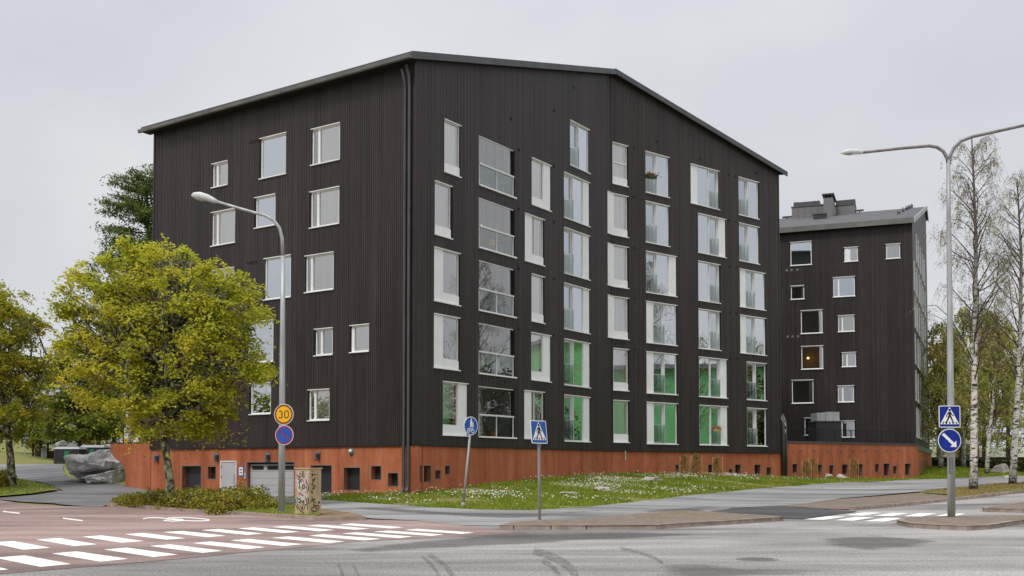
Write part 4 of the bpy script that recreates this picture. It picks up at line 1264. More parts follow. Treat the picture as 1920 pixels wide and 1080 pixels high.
mb = MB(); mb.lathe(FL.pt(u, z, PL_D + 0.04), [(0.12, 0), (0.115, 0.06), (0.07, 0.11), (0.02, 0.125)], 20, axis=(*FL.n, 0)); obj('lamp_dome', mb, M['alu'], rl, smooth=True)
a, b, c, d = nr(FL, 446.5, 876, 453.5, 891)
mb = MB(); mb.fbox(FL, a - 0.05, b + 0.05, c - 0.05, d + 0.05, PL_D + 0.002, PL_D + 0.012); nb = obj('notice_plate', mb, M['bluewall'], B1)
mb = MB(); mb.fbox(FL, a, b, c, d, PL_D + 0.013, PL_D + 0.018); obj('notice_paper', mb, M['s_white'], nb)
mb = MB()
for i in (0.25, 0.62): mb.fbox(FL, a + 0.05, b - 0.05, c + (d - c) * i, c + (d - c) * (i + 0.16), PL_D + 0.018, PL_D + 0.021)
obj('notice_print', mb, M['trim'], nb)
u, z = FL.uz(459, 866); u2, z2 = FL.uz(459, 896)
mb = MB(); mb.tube([FL.pt(u - 0.2, z, PL_D + 0.03), FL.pt(u, z, PL_D + 0.03), FL.pt(u, z2 + 0.25, PL_D + 0.03)], 0.014, 6); mb.fbox(FL, u - 0.05, u + 0.06, z2 - 0.05, z2 + 0.25, PL_D, PL_D + 0.06); obj('intercom', mb, M['alu'], B1)
u, z = FA.uz(1172, 848); 
u, z = FB.uz(1172, 845); mb = MB(); mb.tube([FB.pt(u, z, 0.03), FB.pt(u, z - 0.55, 0.03)], 0.025, 6); obj('weep_pipe', mb, M['lamp_shell'], B1)
# downpipes at the corner and at the far end
for i, (uu, zt, cut) in enumerate(((0.22, 19.35, 0), (0.46, 19.2, 0))):
    mb = MB()
    mb.tube([FL.pt(uu, zt, 0.36), FL.pt(uu, zt - 0.5, 0.16), FL.pt(uu, zt - 0.9, 0.12), FL.pt(uu, 0.85, 0.12), FL.pt(uu, 0.62, 0.16), FL.pt(uu, 0.52, 0.3)], 0.068, 10)
    dp_ = obj('downpipe', mb, M['pipe'], B1, smooth=True)
    for zz in range(3, 19, 3):
        mb = MB(); mb.lathe(FL.pt(uu, zz, 0.12), [(0.078, 0), (0.078, 0.06)], 10); obj('pipe_clamp', mb, M['pipe'], dp_)
for uu in (0.10, 0.36):
    mb = MB(); mb.tube([FB.pt(LEN_B + uu - 0.06, 5.2, -0.1), FB.pt(LEN_B + uu, 4.6, 0.12), FB.pt(LEN_B + uu, 0.95, 0.12)], 0.085, 10); obj('downpipe', mb, M['pipe'], B1, smooth=True)
mb = MB(); mb.tube([FB.pt(LEN_B + 0.06, 4.75, 0.1), FB.pt(LEN_B + 0.32, 4.45, 0.14), FB.pt(LEN_B + 0.36, 4.25, 0.14), FB.pt(LEN_B + 0.16, 3.85, 0.12)], 0.05, 8); obj('pipe_elbow', mb, M['lamp_shell'], B1, smooth=True)

# retaining wall that carries on from the plinth to the boulder
rw = thing('retaining_wall', FL.pt(20, 0.4, 0), 'rust-red retaining wall running from the black building to the boulder', 'wall')
edge = [FL.uz(*p) for p in ((204, 831.5), (207, 848), (212, 858), (229, 871), (233, 890), (232, 916))]
zt = edge[0][1]
mb = MB()
out = [(LEN_L + 0.03, -0.4), (LEN_L + 0.03, zt)] + [(edge[0][0], zt)] + edge[1:-1] + [(edge[-1][0], -0.4)]
for dd in (PL_D, PL_D - 0.3): mb.poly([FL.pt(u, z, dd) for u, z in out])
for i in range(len(out)):
    (a, za), (b, zb) = out[i], out[(i + 1) % len(out)]
    mb.poly([FL.pt(a, za, PL_D), FL.pt(b, zb, PL_D), FL.pt(b, zb, PL_D - 0.3), FL.pt(a, za, PL_D - 0.3)])
obj('wall_body', mb, M['plinth'], rw)
mb = MB(); mb.fbox(FL, LEN_L + 0.03, edge[0][0] + 0.02, zt + 0.002, zt + 0.05, PL_D - 0.33, PL_D + 0.03); obj('coping', mb, M['flash'], rw)

# ------------------------------------------------------------------ the second block behind, on its own plinth with a terrace
P2 = at(1713, 600, 81.8)[:2]
F2 = Face(P2, math.radians(158.8), -1)
S2 = Face(P2, math.radians(66.0))
QE = at(1717, 600, 80.9)[:2]
qv = QE - (ENDB + FB.n * -0.07 + FB.d * 0.5)
FQ = Face(ENDB + FB.d * 0.5 + FB.n * -0.2, math.atan2(QE[1] - ENDB[1] - FB.d[1] * 0.5 + 0.2 * FB.n[1], QE[0] - ENDB[0] - FB.d[0] * 0.5 + 0.2 * FB.n[0]))
LEN_Q = float(np.linalg.norm(QE - FQ.P))
B2 = thing('apartment_building', (*P2, 0.8), 'smaller dark brown apartment block behind, with chimney and terrace on a red plinth', 'building')
EAVE2, LEN_2, LEN_S = 20.75, 20.0, 22.0
BASE2 = 3.35
a6, b6, c5 = tile(1460, 360, 6), tile(1460, 530, 6), tile(1460, 700, 5.143)
w2 = []
for TL, TR, BL, mull, sh, kd in ((a6(130, 570), a6(368, 555), a6(132, 830), 0, 'blind', 'fixed'), (a6(738, 628), a6(890, 616), a6(740, 785), .35, 'blind', 'glass'), (a6(1208, 592), a6(1365, 580), a6(1210, 752), 0, 'blind_grey', 'glass'),
                               (a6(612, 964), a6(855, 945), b6(614, 162), .25, 'blind', 'coated'), (b6(136, 40), b6(285, 28), b6(138, 190), 0, None, 'glass'), (b6(248, 316), b6(491, 302), b6(252, 575), 0, None, 'glass'),
                               (b6(668, 372), b6(850, 360), b6(670, 553), .26, 'curtain', 'glass'), (b6(254, 718), b6(498, 707), b6(256, 975), 0, 'LIT', 'glass'), (b6(712, 788), b6(868, 780), b6(714, 947), .36, 'blind', 'glass'),
                               (c5(126, 68), c5(333, 61), c5(128, 290), 0, None, 'glass'), (c5(570, 122), c5(725, 115), c5(572, 278), .3, None, 'glass'), (c5(248, 431), c5(450, 425), c5(250, 597), 0, None, 'glass'),
                               (c5(560, 460), c5(730, 456), c5(562, 617), .28, None, 'glass')):
    ua, za = F2.uz(*TL); ub, _ = F2.uz(*TR); _, zb = F2.uz(*BL)
    w2.append(((min(ua, ub), max(ua, ub), zb, za), mull, sh, kd))
clad_wall(F2, LEN_2, BASE2 - 0.3, lambda u: EAVE2, [w[0] for w in w2], B2, M['clad2'], pitch=0.16)
for r, mull, sh, kd in w2:
    w = win_plain(F2, *r, mull, B2, shade=None if sh in ('LIT',) else sh, kind=kd)
    if sh is None:
        mb = MB(); mb.fquad(F2, r[0] - .5, r[1] + .5, r[2] - .5, r[3] + .02, -2.4); mb.fbox(F2, r[0] - .5, r[1] + .5, r[3] + .02, r[3] + .08, -2.4, -.25); obj('room_wall', mb, M['balcony'], w)
        mb = MB(); mb.fbox(F2, r[0] + .06, r[0] + .06 + (r[1] - r[0]) * .18, r[2] + .06, r[3] - .06, -.3, -.27); obj('curtain', mb, M['blind_grey'], w)
    if sh == 'LIT':
        mb = MB(); mb.fquad(F2, r[0] - 0.6, r[1] + 0.6, r[2] - 0.6, r[3] + 0.3, -2.2); mb.fbox(F2, r[0] - 0.6, r[1] + 0.6, r[2] - 0.66, r[2] - 0.6, -2.2, -0.3); obj('room_wall', mb, M['warm_wall'], w)
        mb = MB(); mb.lathe(F2.pt(r[1] - 0.35, r[2] + 1.05, -1.7), [(0.06, -0.08), (0.11, 0.0), (0.06, 0.08)], 10); obj('room_lamp', mb, M['warm'], w)
        ld = bpy.data.lights.new('room_lamp_light', 'POINT'); ld.energy = 2.5; ld.color = (1, 0.6, 0.25); ld.shadow_soft_size = 0.1
        lo_ = bpy.data.objects.new('room_lamp_light', ld); COL.objects.link(lo_); lo_.location = F2.pt(r[1] - 0.6, r[2] + 1.0, -1.4)
# the side seen edge-on: boarded wall with tall windows on every floor, gable above
RISE, RT = 0.268, 20.0
top_S = lambda t: EAVE2 + RISE * (t if t < RT else 2 * RT - t)
hs2, lst = [], []
for k in range(6):
    zt_ = 6.3 + 2.86 * k
    for j in range(7):
        t0 = 0.9 + j * 3.05 + (0.5 if (k + j) % 3 == 0 else 0)
        if t0 + 1.6 < RT and zt_ < top_S(t0) - 0.8: hs2.append((t0, t0 + 1.55, zt_ - 2.3, zt_)); lst.append((k + j) % 2)
sidew = [t for t in hs2]
clad_wall(S2, RT, BASE2 - 0.2, top_S, [q for q in sidew if q[1] < RT], B2, M['clad2'], pitch=0.25)
sidew = [q for q in sidew if q[1] < RT or q[0] > RT]
clad_wall(S2, LEN_S, BASE2 - 0.2, top_S, [q for q in sidew if q[0] > RT], B2, M['clad2'], pitch=0.25, start=RT)
for i, q in enumerate(sidew):
    mb = MB(); bars(mb, S2, *q, 0.09, -0.15, 0.03); mb.fbox(S2, (q[0] + q[1]) / 2 - 0.05, (q[0] + q[1]) / 2 + 0.05, q[2], q[3], -0.14, 0.0)
    w = obj('window', mb, M['frame'], B2)
    mb = MB(); mb.fquad(S2, q[0] + 0.08, q[1] - 0.08, q[2] + 0.08, q[3] - 0.08, -0.1); obj('pane', mb, M['coated'], w)
    flashings(S2, *q, w)
# roof with ridge parallel to the front
def s2p(t, back, z, out=0.0):
    q = P2 + S2.d * t + F2.d * back + S2.n * out; return (q[0], q[1], z)
mb = MB()
zE, zR = EAVE2 - 0.4 * RISE, EAVE2 + RISE * RT
for (ta, za, tb, zb) in ((-0.45, zE, RT, zR), (RT, zR, LEN_S + 0.4, zR - RISE * (LEN_S + 0.4 - RT))):
    b_ = [s2p(ta, 0, za, 0.15), s2p(tb, 0, zb, 0.15), s2p(tb, 20.5, zb), s2p(ta, 20.5, za)]
    mb.hexa([(x, y, z + 0.02) for x, y, z in b_], [(x, y, z + 0.2) for x, y, z in b_])
roof2 = obj('roof', mb, M['roof'], B2)
mb = MB(); b_ = [s2p(-0.52, 0, zE - 0.2, 0.16), s2p(-0.46, 0, zE - 0.2, 0.16), s2p(-0.46, 20.5, zE - 0.2), s2p(-0.52, 20.5, zE - 0.2)]
mb.hexa(b_, [(x, y, z + 0.42) for x, y, z in b_]); obj('fascia', mb, M['gutter'], roof2)
mb = MB(); b_ = [s2p(-0.46, 0, zE - 0.12, 0.13), s2p(0.02, 0, zE - 0.02, 0.13), s2p(0.02, 20.4, zE - 0.02), s2p(-0.46, 20.4, zE - 0.12)]
mb.hexa(b_, [(x, y, z + 0.1) for x, y, z in b_]); obj('soffit', mb, M['back'], roof2)
for ta, za, tb, zb in ((-0.5, zE - 0.1, RT, zR), (RT, zR, LEN_S + 0.4, zR - RISE * (LEN_S + 0.4 - RT))):
    mb = MB(); b_ = [s2p(ta, 0, za - 0.1, 0.152), s2p(tb, 0, zb - 0.1, 0.152), s2p(tb, 0, zb - 0.1, 0.22), s2p(ta, 0, za - 0.1, 0.22)]
    mb.hexa(b_, [(x, y, z + 0.4) for x, y, z in b_]); obj('verge_flashing', mb, M['galv'], roof2)
mb = MB()
e_ = P2 + S2.d * LEN_S; f_ = e_ + F2.d * 20; g_ = P2 + F2.d * 20
mb.poly([(*e_, 2), (*f_, 2), (*f_, EAVE2), (*e_, EAVE2)]); mb.poly([(*f_, 2), (*g_, 2), (*g_, EAVE2), (*f_, EAVE2)])
obj('rear_wall', mb, M['clad2'], B2)


# roof equipment, on the ridge
def roof_at(t): return EAVE2 + RISE * t + 0.2
def roof_box(px0, px1, py0, t, name, material, parent, deep=1.6, cap=None, lift=-0.4):
    FR = Face(P2 + S2.d * t, math.radians(158.8), -1)
    u0, z0 = FR.uz(px0, py0); u1, _ = FR.uz(px1, py0)
    mb = MB(); mb.fbox(FR, min(u0, u1), max(u0, u1), roof_at(t) + lift, z0, -deep, 0.0)
    o = obj(name, mb, material, parent)
    if cap:
        mb = MB(); mb.fbox(FR, min(u0, u1) - cap, max(u0, u1) + cap, z0 + 0.002, z0 + 0.1, -deep - cap, cap); obj('cap', mb, M['flash'], o)
    return FR, min(u0, u1), max(u0, u1), z0, o


X6 = lambda a: 1460 + a / 6
Y6 = lambda b_: 360 + b_ / 6
FR, ua, ub, zt_, o1 = roof_box(X6(147), X6(505), Y6(178), 17.0, 'plant_room', M['trim'], roof2, 2.2, 0.06)
mb = MB(); FRb = FR; mb.fbox(FR, ua + 0.4, ub - 0.1, zt_ + 0.1, zt_ + 0.62, -2.0, -0.6); obj('louvre_box', mb, M['pipe'], o1)
mb = MB()
for uu in np.linspace(ua + 0.5, ub - 0.6, 4): mb.fbox(FR, uu, uu + 0.02, roof_at(17.0) - 0.2, zt_, 0.0, 0.02)
obj('panel_joint', mb, M['pipe'], o1)
roof_box(X6(168), X6(228), Y6(118), 18.0, 'vent_stack', M['flash'], roof2, 0.7)
FRc, uca, ucb, zc_, ch = roof_box(X6(503), X6(608), Y6(70), 15.0, 'chimney', M['trim'], roof2, 3.2, None)
mb = MB(); mb.fbox(FRc, uca - 0.12, ucb + 0.12, zc_ + 0.28, zc_ + 0.4, -3.35, 0.12)
obj('chimney_cap', mb, M['flash'], ch)
for uu in (uca + 0.12, (uca + ucb) / 2, ucb - 0.12):
    mb = MB(); mb.fbox(FRc, uu - 0.06, uu + 0.06, zc_, zc_ + 0.28, -3.1, -0.1); obj('chimney_cap_post', mb, M['flash'], ch)
for i in range(3):
    mb = MB(); Fs = FRc; mb.fbox(FRc, uca - 0.03, uca + 0.0, roof_at(15) + 0.2, zc_ - 0.3, -0.6 - i * 0.9, -0.2 - i * 0.9); obj('chimney_panel', mb, M['galv'], ch)
FR2, ua2, ub2, z2_, o2 = roof_box(X6(640), X6(858), Y6(160), 18.0, 'plant_room', M['trim'], roof2, 1.8, 0.05)
mb = MB(); mb.fbox(FR2, ua2, ub2, z2_ + 0.1, z2_ + 0.65, -1.6, -0.5); obj('louvre_box', mb, M['pipe'], o2)
roof_box(X6(388), X6(530), Y6(258), 11.0, 'roof_hatch', M['darkdoor'], roof2, 0.9, 0.05, -0.5)
for pxa in (1350, 1400, 1440, 1467, 1497):
    t = 8.0 + (pxa - 1350) / 147 * 11.5
    FRv = Face(P2 + S2.d * t, math.radians(158.8), -1); u, _ = FRv.uz(X6(pxa), 400)
    mb = MB(); mb.lathe(FRv.pt(u, roof_at(t), 0), [(0.12, -0.1), (0.12, 0.2), (0.16, 0.2), (0.05, 0.42)], 8); obj('roof_vent', mb, M['pipe'], roof2)
for pxa, pxb, py, t in ((40, 150, 282, 18.0), (860, 955, 208, 18.2)):
    FRv = Face(P2 + S2.d * t, math.radians(158.8), -1)
    ua, za = FRv.uz(X6(pxa), Y6(py)); ub, _ = FRv.uz(X6(pxb), Y6(py))
    mb = MB(); mb.fbox(FRv, min(ua, ub), max(ua, ub), za - 0.06, za + 0.06, -0.3, 0.0)
    mb.fbox(FRv, (ua + ub) / 2 - 0.05, (ua + ub) / 2 + 0.05, roof_at(t) - 0.3, za - 0.06, -0.2, -0.1); obj('roof_walkway', mb, M['flash'], roof2)
for px in ((a6(92, 880)), a6(147, 878), a6(210, 874), b6(103, 608), b6(158, 606), b6(218, 603)):
    u, z = F2.uz(*px); mb = MB(); mb.lathe(F2.pt(u, z, 0), [(0.11, 0), (0.11, 0.03), (0.07, 0.03), (0.07, 0.005)], 12, axis=(*F2.n, 0)); obj('vent', mb, M['trim'], B2)
u, z = F2.uz(*a6(1432, 354)); mb = MB(); mb.lathe(F2.pt(u, z, 0.0), [(0.06, 0), (0.06, 0.05)], 8, axis=(*F2.n, 0)); obj('marker_lamp', mb, M['s_yellow'], B2)

# plinth of the second block with its niches, parapet and terrace
nQ = [nr(FQ, *c5(x0, y0), *c5(x1, y1)) for x0, y0, x1, y1 in ((132, 872, 184, 960), (226, 902, 251, 957), (364, 877, 421, 972), (486, 884, 534, 972), (609, 876, 671, 975), (752, 873, 814, 988), (927, 872, 971, 952), (1010, 868, 1072, 988), (1102, 892, 1144, 970), (1216, 868, 1277, 983))]
zq = FQ.uz(*c5(700, 668))[1]
plinth_wall(FQ, LEN_Q, [LEN_Q * i / 5 for i in range(1, 5)], nQ, B2, zq - 0.12, d0=0.0)
FS = Face(QE, math.radians(66.0))
plS = plinth_wall(FS, LEN_S, [4, 9, 14, 19], [(2 + 2.1 * i, 2.7 + 2.1 * i, 1.25, 2.2) for i in range(6)], B2, zq - 0.5, d0=0.0)
mb = MB(); mb.fbox(FQ, -0.1, LEN_Q + 0.02, zq - 0.115, zq + 0.02, -0.3, 0.04); obj('parapet_cap', mb, M['flash'], B2)
mb = MB(); mb.fbox(FS, -0.05, LEN_S, zq - 0.49, zq - 0.1, -0.25, 0.05); obj('plinth_ledge', mb, M['pipe'], B2)
for i, x in enumerate((205, 335, 470, 597, 715, 828, 940, 1045, 1150, 1250)):
    u, z = FQ.uz(*c5(x, 735)); mb = MB(); mb.tube([FQ.pt(u, z, -0.02), FQ.pt(u, z - 0.02, 0.16)], 0.045, 8); obj('drain_spout', mb, M['trim'], B2)
mb = MB()
tp = [FQ.pt(0, zq - 0.1, -0.29), FQ.pt(LEN_Q - 0.1, zq - 0.1, -0.29), (*(P2 + F2.n * 0.05), zq - 0.1), (*(P2 + F2.d * 20 + F2.n * 0.05), zq - 0.1), (*(ENDB + FL.d * 12 + FB.d * 0.3), zq - 0.1)]
mb.poly(tp); obj('terrace', mb, M['roof'], B2)
# dark railing on the terrace
rail = thing('terrace_railing', FQ.pt(2, zq, -0.15), 'thin dark mesh railing on the terrace of the second block', 'railing')
zrl = FQ.uz(*c5(860, 556))[1]
upost = [FQ.uz(*c5(x, 660))[0] for x in (120, 240, 400, 560, 715, 865, 1010, 1150, 1285)]
for u in upost:
    mb = MB(); mb.fbox(FQ, u - 0.025, u + 0.025, zq + 0.021, zrl, -0.18, -0.13); obj('post', mb, M['black'], rail)
mb = MB(); mb.fbox(FQ, upost[0], upost[-1], zrl + 0.001, zrl + 0.04, -0.18, -0.13); obj('top_rail', mb, M['black'], rail)
mb = MB()
uu = upost[0]
while uu < upost[-1]:
    mb.fbox(FQ, uu - 0.006, uu + 0.006, zq + 0.03, zrl, -0.16, -0.148); uu += 0.11
obj('mesh_bars', mb, M['black'], rail, kind='stuff')
# air unit on a dark pedestal
DA = 81.5
p0, p1 = at(*c5(355, 465), DA), at(*c5(598, 465), DA)
ac = thing('air_unit', (p0[0], DA, zq), 'pale grey air handling unit on a dark square shaft on the terrace', 'air unit')
xm = p0[0] + (p1[0] - p0[0]) * 0.74
mb = MB(); mb.box(p0[0], p1[0], DA - 0.2, DA + 2.0, zq - 0.1, p0[2]); obj('shaft', mb, M['darkdoor'], ac)
ptop = at(*c5(365, 372), DA)[2]
x0_, x1_ = at(*c5(367, 465), DA)[0], at(*c5(583, 465), DA)[0]
for a, b in ((0, .36), (.38, .72), (.73, 1.0)):
    mb = MB(); mb.box(x0_ + (x1_ - x0_) * a, x0_ + (x1_ - x0_) * b, DA - 0.1, DA + 1.6, p0[2] + 0.06, ptop - (0.0 if b > 0.7 else 0.06)); obj('unit_casing', mb, M['ac'], ac)
mb = MB(); mb.box(p0[0] - 0.05, p1[0] + 0.05, DA - 0.28, DA + 2.05, p0[2] + 0.002, p0[2] + 0.055); obj('ledge', mb, M['trim'], ac)
pb = at(*c5(1048, 660), 83.0); pv = thing('vent_cowl', (pb[0], pb[1], zq - 0.1), 'small grey vent cowl on the terrace before the brown wall', 'vent')
mb = MB(); mb.lathe((pb[0], pb[1], zq - 0.1), [(0.1, 0), (0.1, 1.0), (0.12, 1.0)], 10); obj('pipe', mb, M['pipe'], pv)
mb = MB(); mb.lathe((pb[0], pb[1], zq + 0.9), [(0.3, 0), (0.32, 0.12), (0.2, 0.24), (0.05, 0.3)], 14); obj('cowl', mb, M['alu'], pv, smooth=True)

# ------------------------------------------------------------------ street furniture
def arc(cx, cz, r, a0, a1, n=10): return [(cx + r * math.cos(math.radians(a0 + (a1 - a0) * i / n)), cz + r * math.sin(math.radians(a0 + (a1 - a0) * i / n))) for i in range(n + 1)]


def disc(r, n=36, cx=0, cz=0): return [(cx + r * math.cos(2 * math.pi * i / n), cz + r * math.sin(2 * math.pi * i / n)) for i in range(n)]


def rsq(a, r=0.05, cx=0, cz=0, b=None):
    b = b or a
    out = []
    for (sx, sz, s0) in ((1, 1, 0), (-1, 1, 90), (-1, -1, 180), (1, -1, 270)):
        out += arc(cx + sx * (a - r), cz + sz * (b - r), r, s0, s0 + 90, 5)
    return out


class Plate:
    """a flat sign in its own plane: x to the viewer's right, z up, y toward the viewer"""
    def __init__(s, c, yaw=0.0, tilt=0.0, roll=0.0):
        s.c = np.array(c, float)
        R = Matrix.Rotation(yaw, 3, 'Z') @ Matrix.Rotation(tilt, 3, 'X') @ Matrix.Rotation(roll, 3, 'Y')
        s.R = np.array(R)

    def pt(s, x, z, y=0.0): return tuple(s.c + s.R @ np.array([x, -y, z]))

    def slab(s, mb, outline, y0, y1):
        n0 = len(mb.v); n = len(outline)
        for y in (y0, y1):
            for x, z in outline: mb.v.append(s.pt(x, z, y))
        mb.f.append(tuple(n0 + i for i in range(n))[::-1]); mb.f.append(tuple(n0 + n + i for i in range(n)))
        for i in range(n): mb.f.append((n0 + i, n0 + (i + 1) % n, n0 + n + (i + 1) % n, n0 + n + i))

    def face(s, mb, outline, y): mb.poly([s.pt(x, z, y) for x, z in outline])

    def strokes(s, mb, pts, w, y, closed=False):
        for q in ribbon2d(pts, w, closed): mb.poly([s.pt(p[0], p[1], y) for p in q])


def ring_strokes(r, n=40): return [(r * math.cos(2 * math.pi * i / n), r * math.sin(2 * math.pi * i / n)) for i in range(n)]


def walker(P, mb, k, cx, cz, y):
    P.face(mb, disc(0.042 * k, 14, cx + 0.005 * k, cz + 0.2 * k), y)
    P.face(mb, [(cx - 0.045 * k, cz + 0.145 * k), (cx + 0.05 * k, cz + 0.145 * k), (cx + 0.035 * k, cz), (cx - 0.035 * k, cz)], y)
    P.strokes(mb, [(cx - 0.02 * k, cz + 0.01 * k), (cx - 0.06 * k, cz - 0.1 * k), (cx - 0.13 * k, cz - 0.19 * k), (cx - 0.15 * k, cz - 0.19 * k)], [0.06 * k, 0.045 * k, 0.036 * k, 0.03 * k], y)
    P.strokes(mb, [(cx + 0.02 * k, cz + 0.01 * k), (cx + 0.07 * k, cz - 0.09 * k), (cx + 0.11 * k, cz - 0.19 * k), (cx + 0.15 * k, cz - 0.19 * k)], [0.06 * k, 0.045 * k, 0.036 * k, 0.03 * k], y)
    P.strokes(mb, [(cx - 0.03 * k, cz + 0.13 * k), (cx - 0.09 * k, cz + 0.05 * k), (cx - 0.09 * k, cz - 0.02 * k)], 0.03 * k, y)
    P.strokes(mb, [(cx + 0.035 * k, cz + 0.13 * k), (cx + 0.07 * k, cz + 0.05 * k), (cx + 0.13 * k, cz + 0.02 * k)], 0.03 * k, y)


def crossing_plate(P, half, parent, blue='s_blue'):
    mb = MB(); P.slab(mb, rsq(half, 0.035), -0.012, 0.0); pl = obj('sign_plate', mb, M['s_white'], parent)
    mb = MB(); P.face(mb, rsq(half * 0.93, 0.02), 0.002); obj('sign_field', mb, M[blue], pl)
    mb = MB(); P.face(mb, [(-half * .88, -half * .70), (half * .88, -half * .70), (0, half * .9)], 0.004); obj('sign_triangle', mb, M['s_white'], pl)
    mb = MB(); k = half / 0.32
    walker(P, mb, k * 0.95, 0, 0.0, 0.006)
    for x in (-0.19, -0.09, 0.0, 0.09, 0.19):
        P.face(mb, [(k * (x * 1.0 - 0.02 + x * .12), -0.215 * k), (k * (x * 1.0 + 0.02 + x * .12), -0.215 * k), (k * (x * 0.92 + 0.016), -0.15 * k), (k * (x * 0.92 - 0.016), -0.15 * k)], 0.007)
    obj('pictogram', mb, M['s_black'], pl)
    return pl


# left street lamp with two round signs
D1 = 37.0
base = ground(528, 963); D1 = base[1]; zb = h(*base)
lamp = thing('street_lamp', (*base, zb), 'galvanised single-arm street lamp at the shrub bed, carrying two round signs', 'street lamp')
pl_ = [at(528, 962, D1), at(528.5, 830, D1), at(530, 600, D1), at(530.5, 480, D1)]
mb = MB(); pl_[0] = np.array([pl_[0][0], D1, zb - 0.1]); mb.tube(pl_, [0.115, 0.11, 0.085, 0.07], 14); obj('pole', mb, M['galv'], lamp, smooth=True)
mb = MB(); mb.tube([at(530.5, 480, D1), at(529, 447, D1), at(524, 427, D1), at(513, 413, D1), at(498, 404.5, D1), at(450, 391, D1), at(405, 377.5, D1)], [0.07, 0.06, 0.055, 0.052, 0.05, 0.047, 0.045], 12); obj('arm', mb, M['galv'], lamp, smooth=True)
mb = MB(); mb.box(base[0] - 0.2, base[0] + 0.2, base[1] - 0.2, base[1] + 0.2, zb + 0.05, zb + 0.09); obj('foot_plate', mb, M['galv_dark'], lamp)
hp = MB(); hp.tube([at(408, 378.5, D1), at(400, 375.5, D1), at(388, 370.5, D1), at(374, 366.8, D1), at(364, 366, D1), at(359, 366.5, D1)], [0.055, 0.09, 0.12, 0.135, 0.1, 0.03], 12); obj('lamp_head', hp, M['lamp_shell'], lamp, smooth=True)
hp = MB(); hp.tube([at(391, 376, D1), at(378, 372.5, D1), at(366, 371, D1)], [0.03, 0.095, 0.05], 10); obj('lens', hp, M['lamp_lens'], lamp, smooth=True)
yaw = math.radians(14)
c = at(532, 777, D1 - 0.16)
sg = thing('speed_limit_sign', c, 'round yellow 30 speed limit sign on the left street lamp', 'road sign')
P = Plate(c, -yaw)
R_ = 0.355
mb = MB(); P.slab(mb, disc(R_), -0.015, 0.0); pl = obj('sign_plate', mb, M['s_white'], sg)
mb = MB(); P.face(mb, disc(R_ * 0.955), 0.002); obj('sign_rim', mb, M['s_rim'], pl)
mb = MB(); P.face(mb, disc(R_ * 0.76), 0.004); obj('sign_field', mb, M['s_yellow'], pl)
mb = MB()
three = arc(-0.115, 0.058, 0.058, 150, -70, 10) + arc(-0.115, -0.058, 0.066, 70, -150, 10)
P.strokes(mb, three, 0.034, 0.006)
zero = arc(0.105, 0.055, 0.066, 0, 180, 10) + arc(0.105, -0.055, 0.066, 180, 360, 10)
P.strokes(mb, zero, 0.034, 0.006, True)
obj('digits', mb, M['s_black'], pl)
mb = MB(); mb.box(c[0] - 0.1, c[0] + 0.1, c[1] + 0.015, c[1] + 0.16, c[2] - 0.03, c[2] + 0.03); obj('bracket', mb, M['galv_dark'], sg)
c = at(533, 816, D1 - 0.16)
sg = thing('no_parking_sign', c, 'round blue no parking sign with faded rim, under the yellow 30 sign', 'road sign')
P = Plate(c, -yaw); R_ = 0.335
mb = MB(); P.slab(mb, disc(R_), -0.015, 0.0); pl = obj('sign_plate', mb, mat('peach_edge', (0.72, 0.5, 0.36), .5), sg)
mb = MB(); P.face(mb, disc(R_ * 0.93), 0.002); obj('sign_rim', mb, M['s_red'], pl)
mb = MB(); P.face(mb, disc(R_ * 0.77), 0.004); obj('sign_field', mb, M['s_blue2'], pl)
mb = MB(); P.strokes(mb, [(-R_ * .58, R_ * .58), (R_ * .58, -R_ * .58)], 0.06, 0.006); obj('sign_bar', mb, M['s_red'], pl)
mb = MB(); mb.box(c[0] - 0.1, c[0] + 0.1, c[1] + 0.015, c[1] + 0.16, c[2] - 0.03, c[2] + 0.03); obj('bracket', mb, M['galv_dark'], sg)

# right double-armed street lamp on the island
base = ground(1784, 976); D2 = base[1]; zb = h(*base)
lamp = thing('street_lamp', (*base, zb), 'tall grey street lamp with two curved arms standing on the paved island', 'street lamp')
mb = MB(); b0 = at(1784, 976, D2); b0[2] = zb - 0.05
mb.tube([b0, at(1783, 830, D2), at(1781, 600, D2), at(1779, 400, D2), at(1778, 300, D2)], [0.115, 0.11, 0.085, 0.065, 0.06], 14); obj('pole', mb, M['galv'], lamp, smooth=True)
mb = MB(); mb.tube([at(1778.5, 312, D2), at(1776, 297, D2), at(1769, 284, D2), at(1757, 276, D2), at(1742, 273.5, D2), at(1690, 278, D2), at(1617, 286, D2)], [0.052, 0.05, 0.05, 0.05, 0.05, 0.047, 0.042], 12); obj('arm', mb, M['galv_dark'], lamp, smooth=True)
mb = MB(); mb.tube([at(1778.5, 312, D2), at(1781, 294, D2), at(1788, 278, D2), at(1801, 265, D2), at(1822, 256.5, D2), at(1920, 235, D2), at(2015, 213, D2)], [0.052, 0.05, 0.05, 0.05, 0.05, 0.047, 0.042], 12); obj('arm', mb, M['galv_dark'], lamp, smooth=True)
for pts in (((1619, 286), (1614, 285.5), (1604, 284.5), (1592, 284.5), (1583, 285.5), (1576.5, 287.5)), ((2013, 213.5), (2020, 211), (2032, 208), (2044, 206), (2052, 206), (2058, 207))):
    mb = MB(); mb.tube([at(*p, D2) for p in pts], [0.035, 0.065, 0.085, 0.09, 0.07, 0.015], 12); hd = obj('lamp_head', mb, M['lamp_shell'], lamp, smooth=True)
    mb = MB(); mb.tube([at(p[0], p[1] + 2.6, D2) for p in pts[2:5]], [0.03, 0.07, 0.035], 10); obj('lens', mb, M['lamp_lens'], hd, smooth=True)
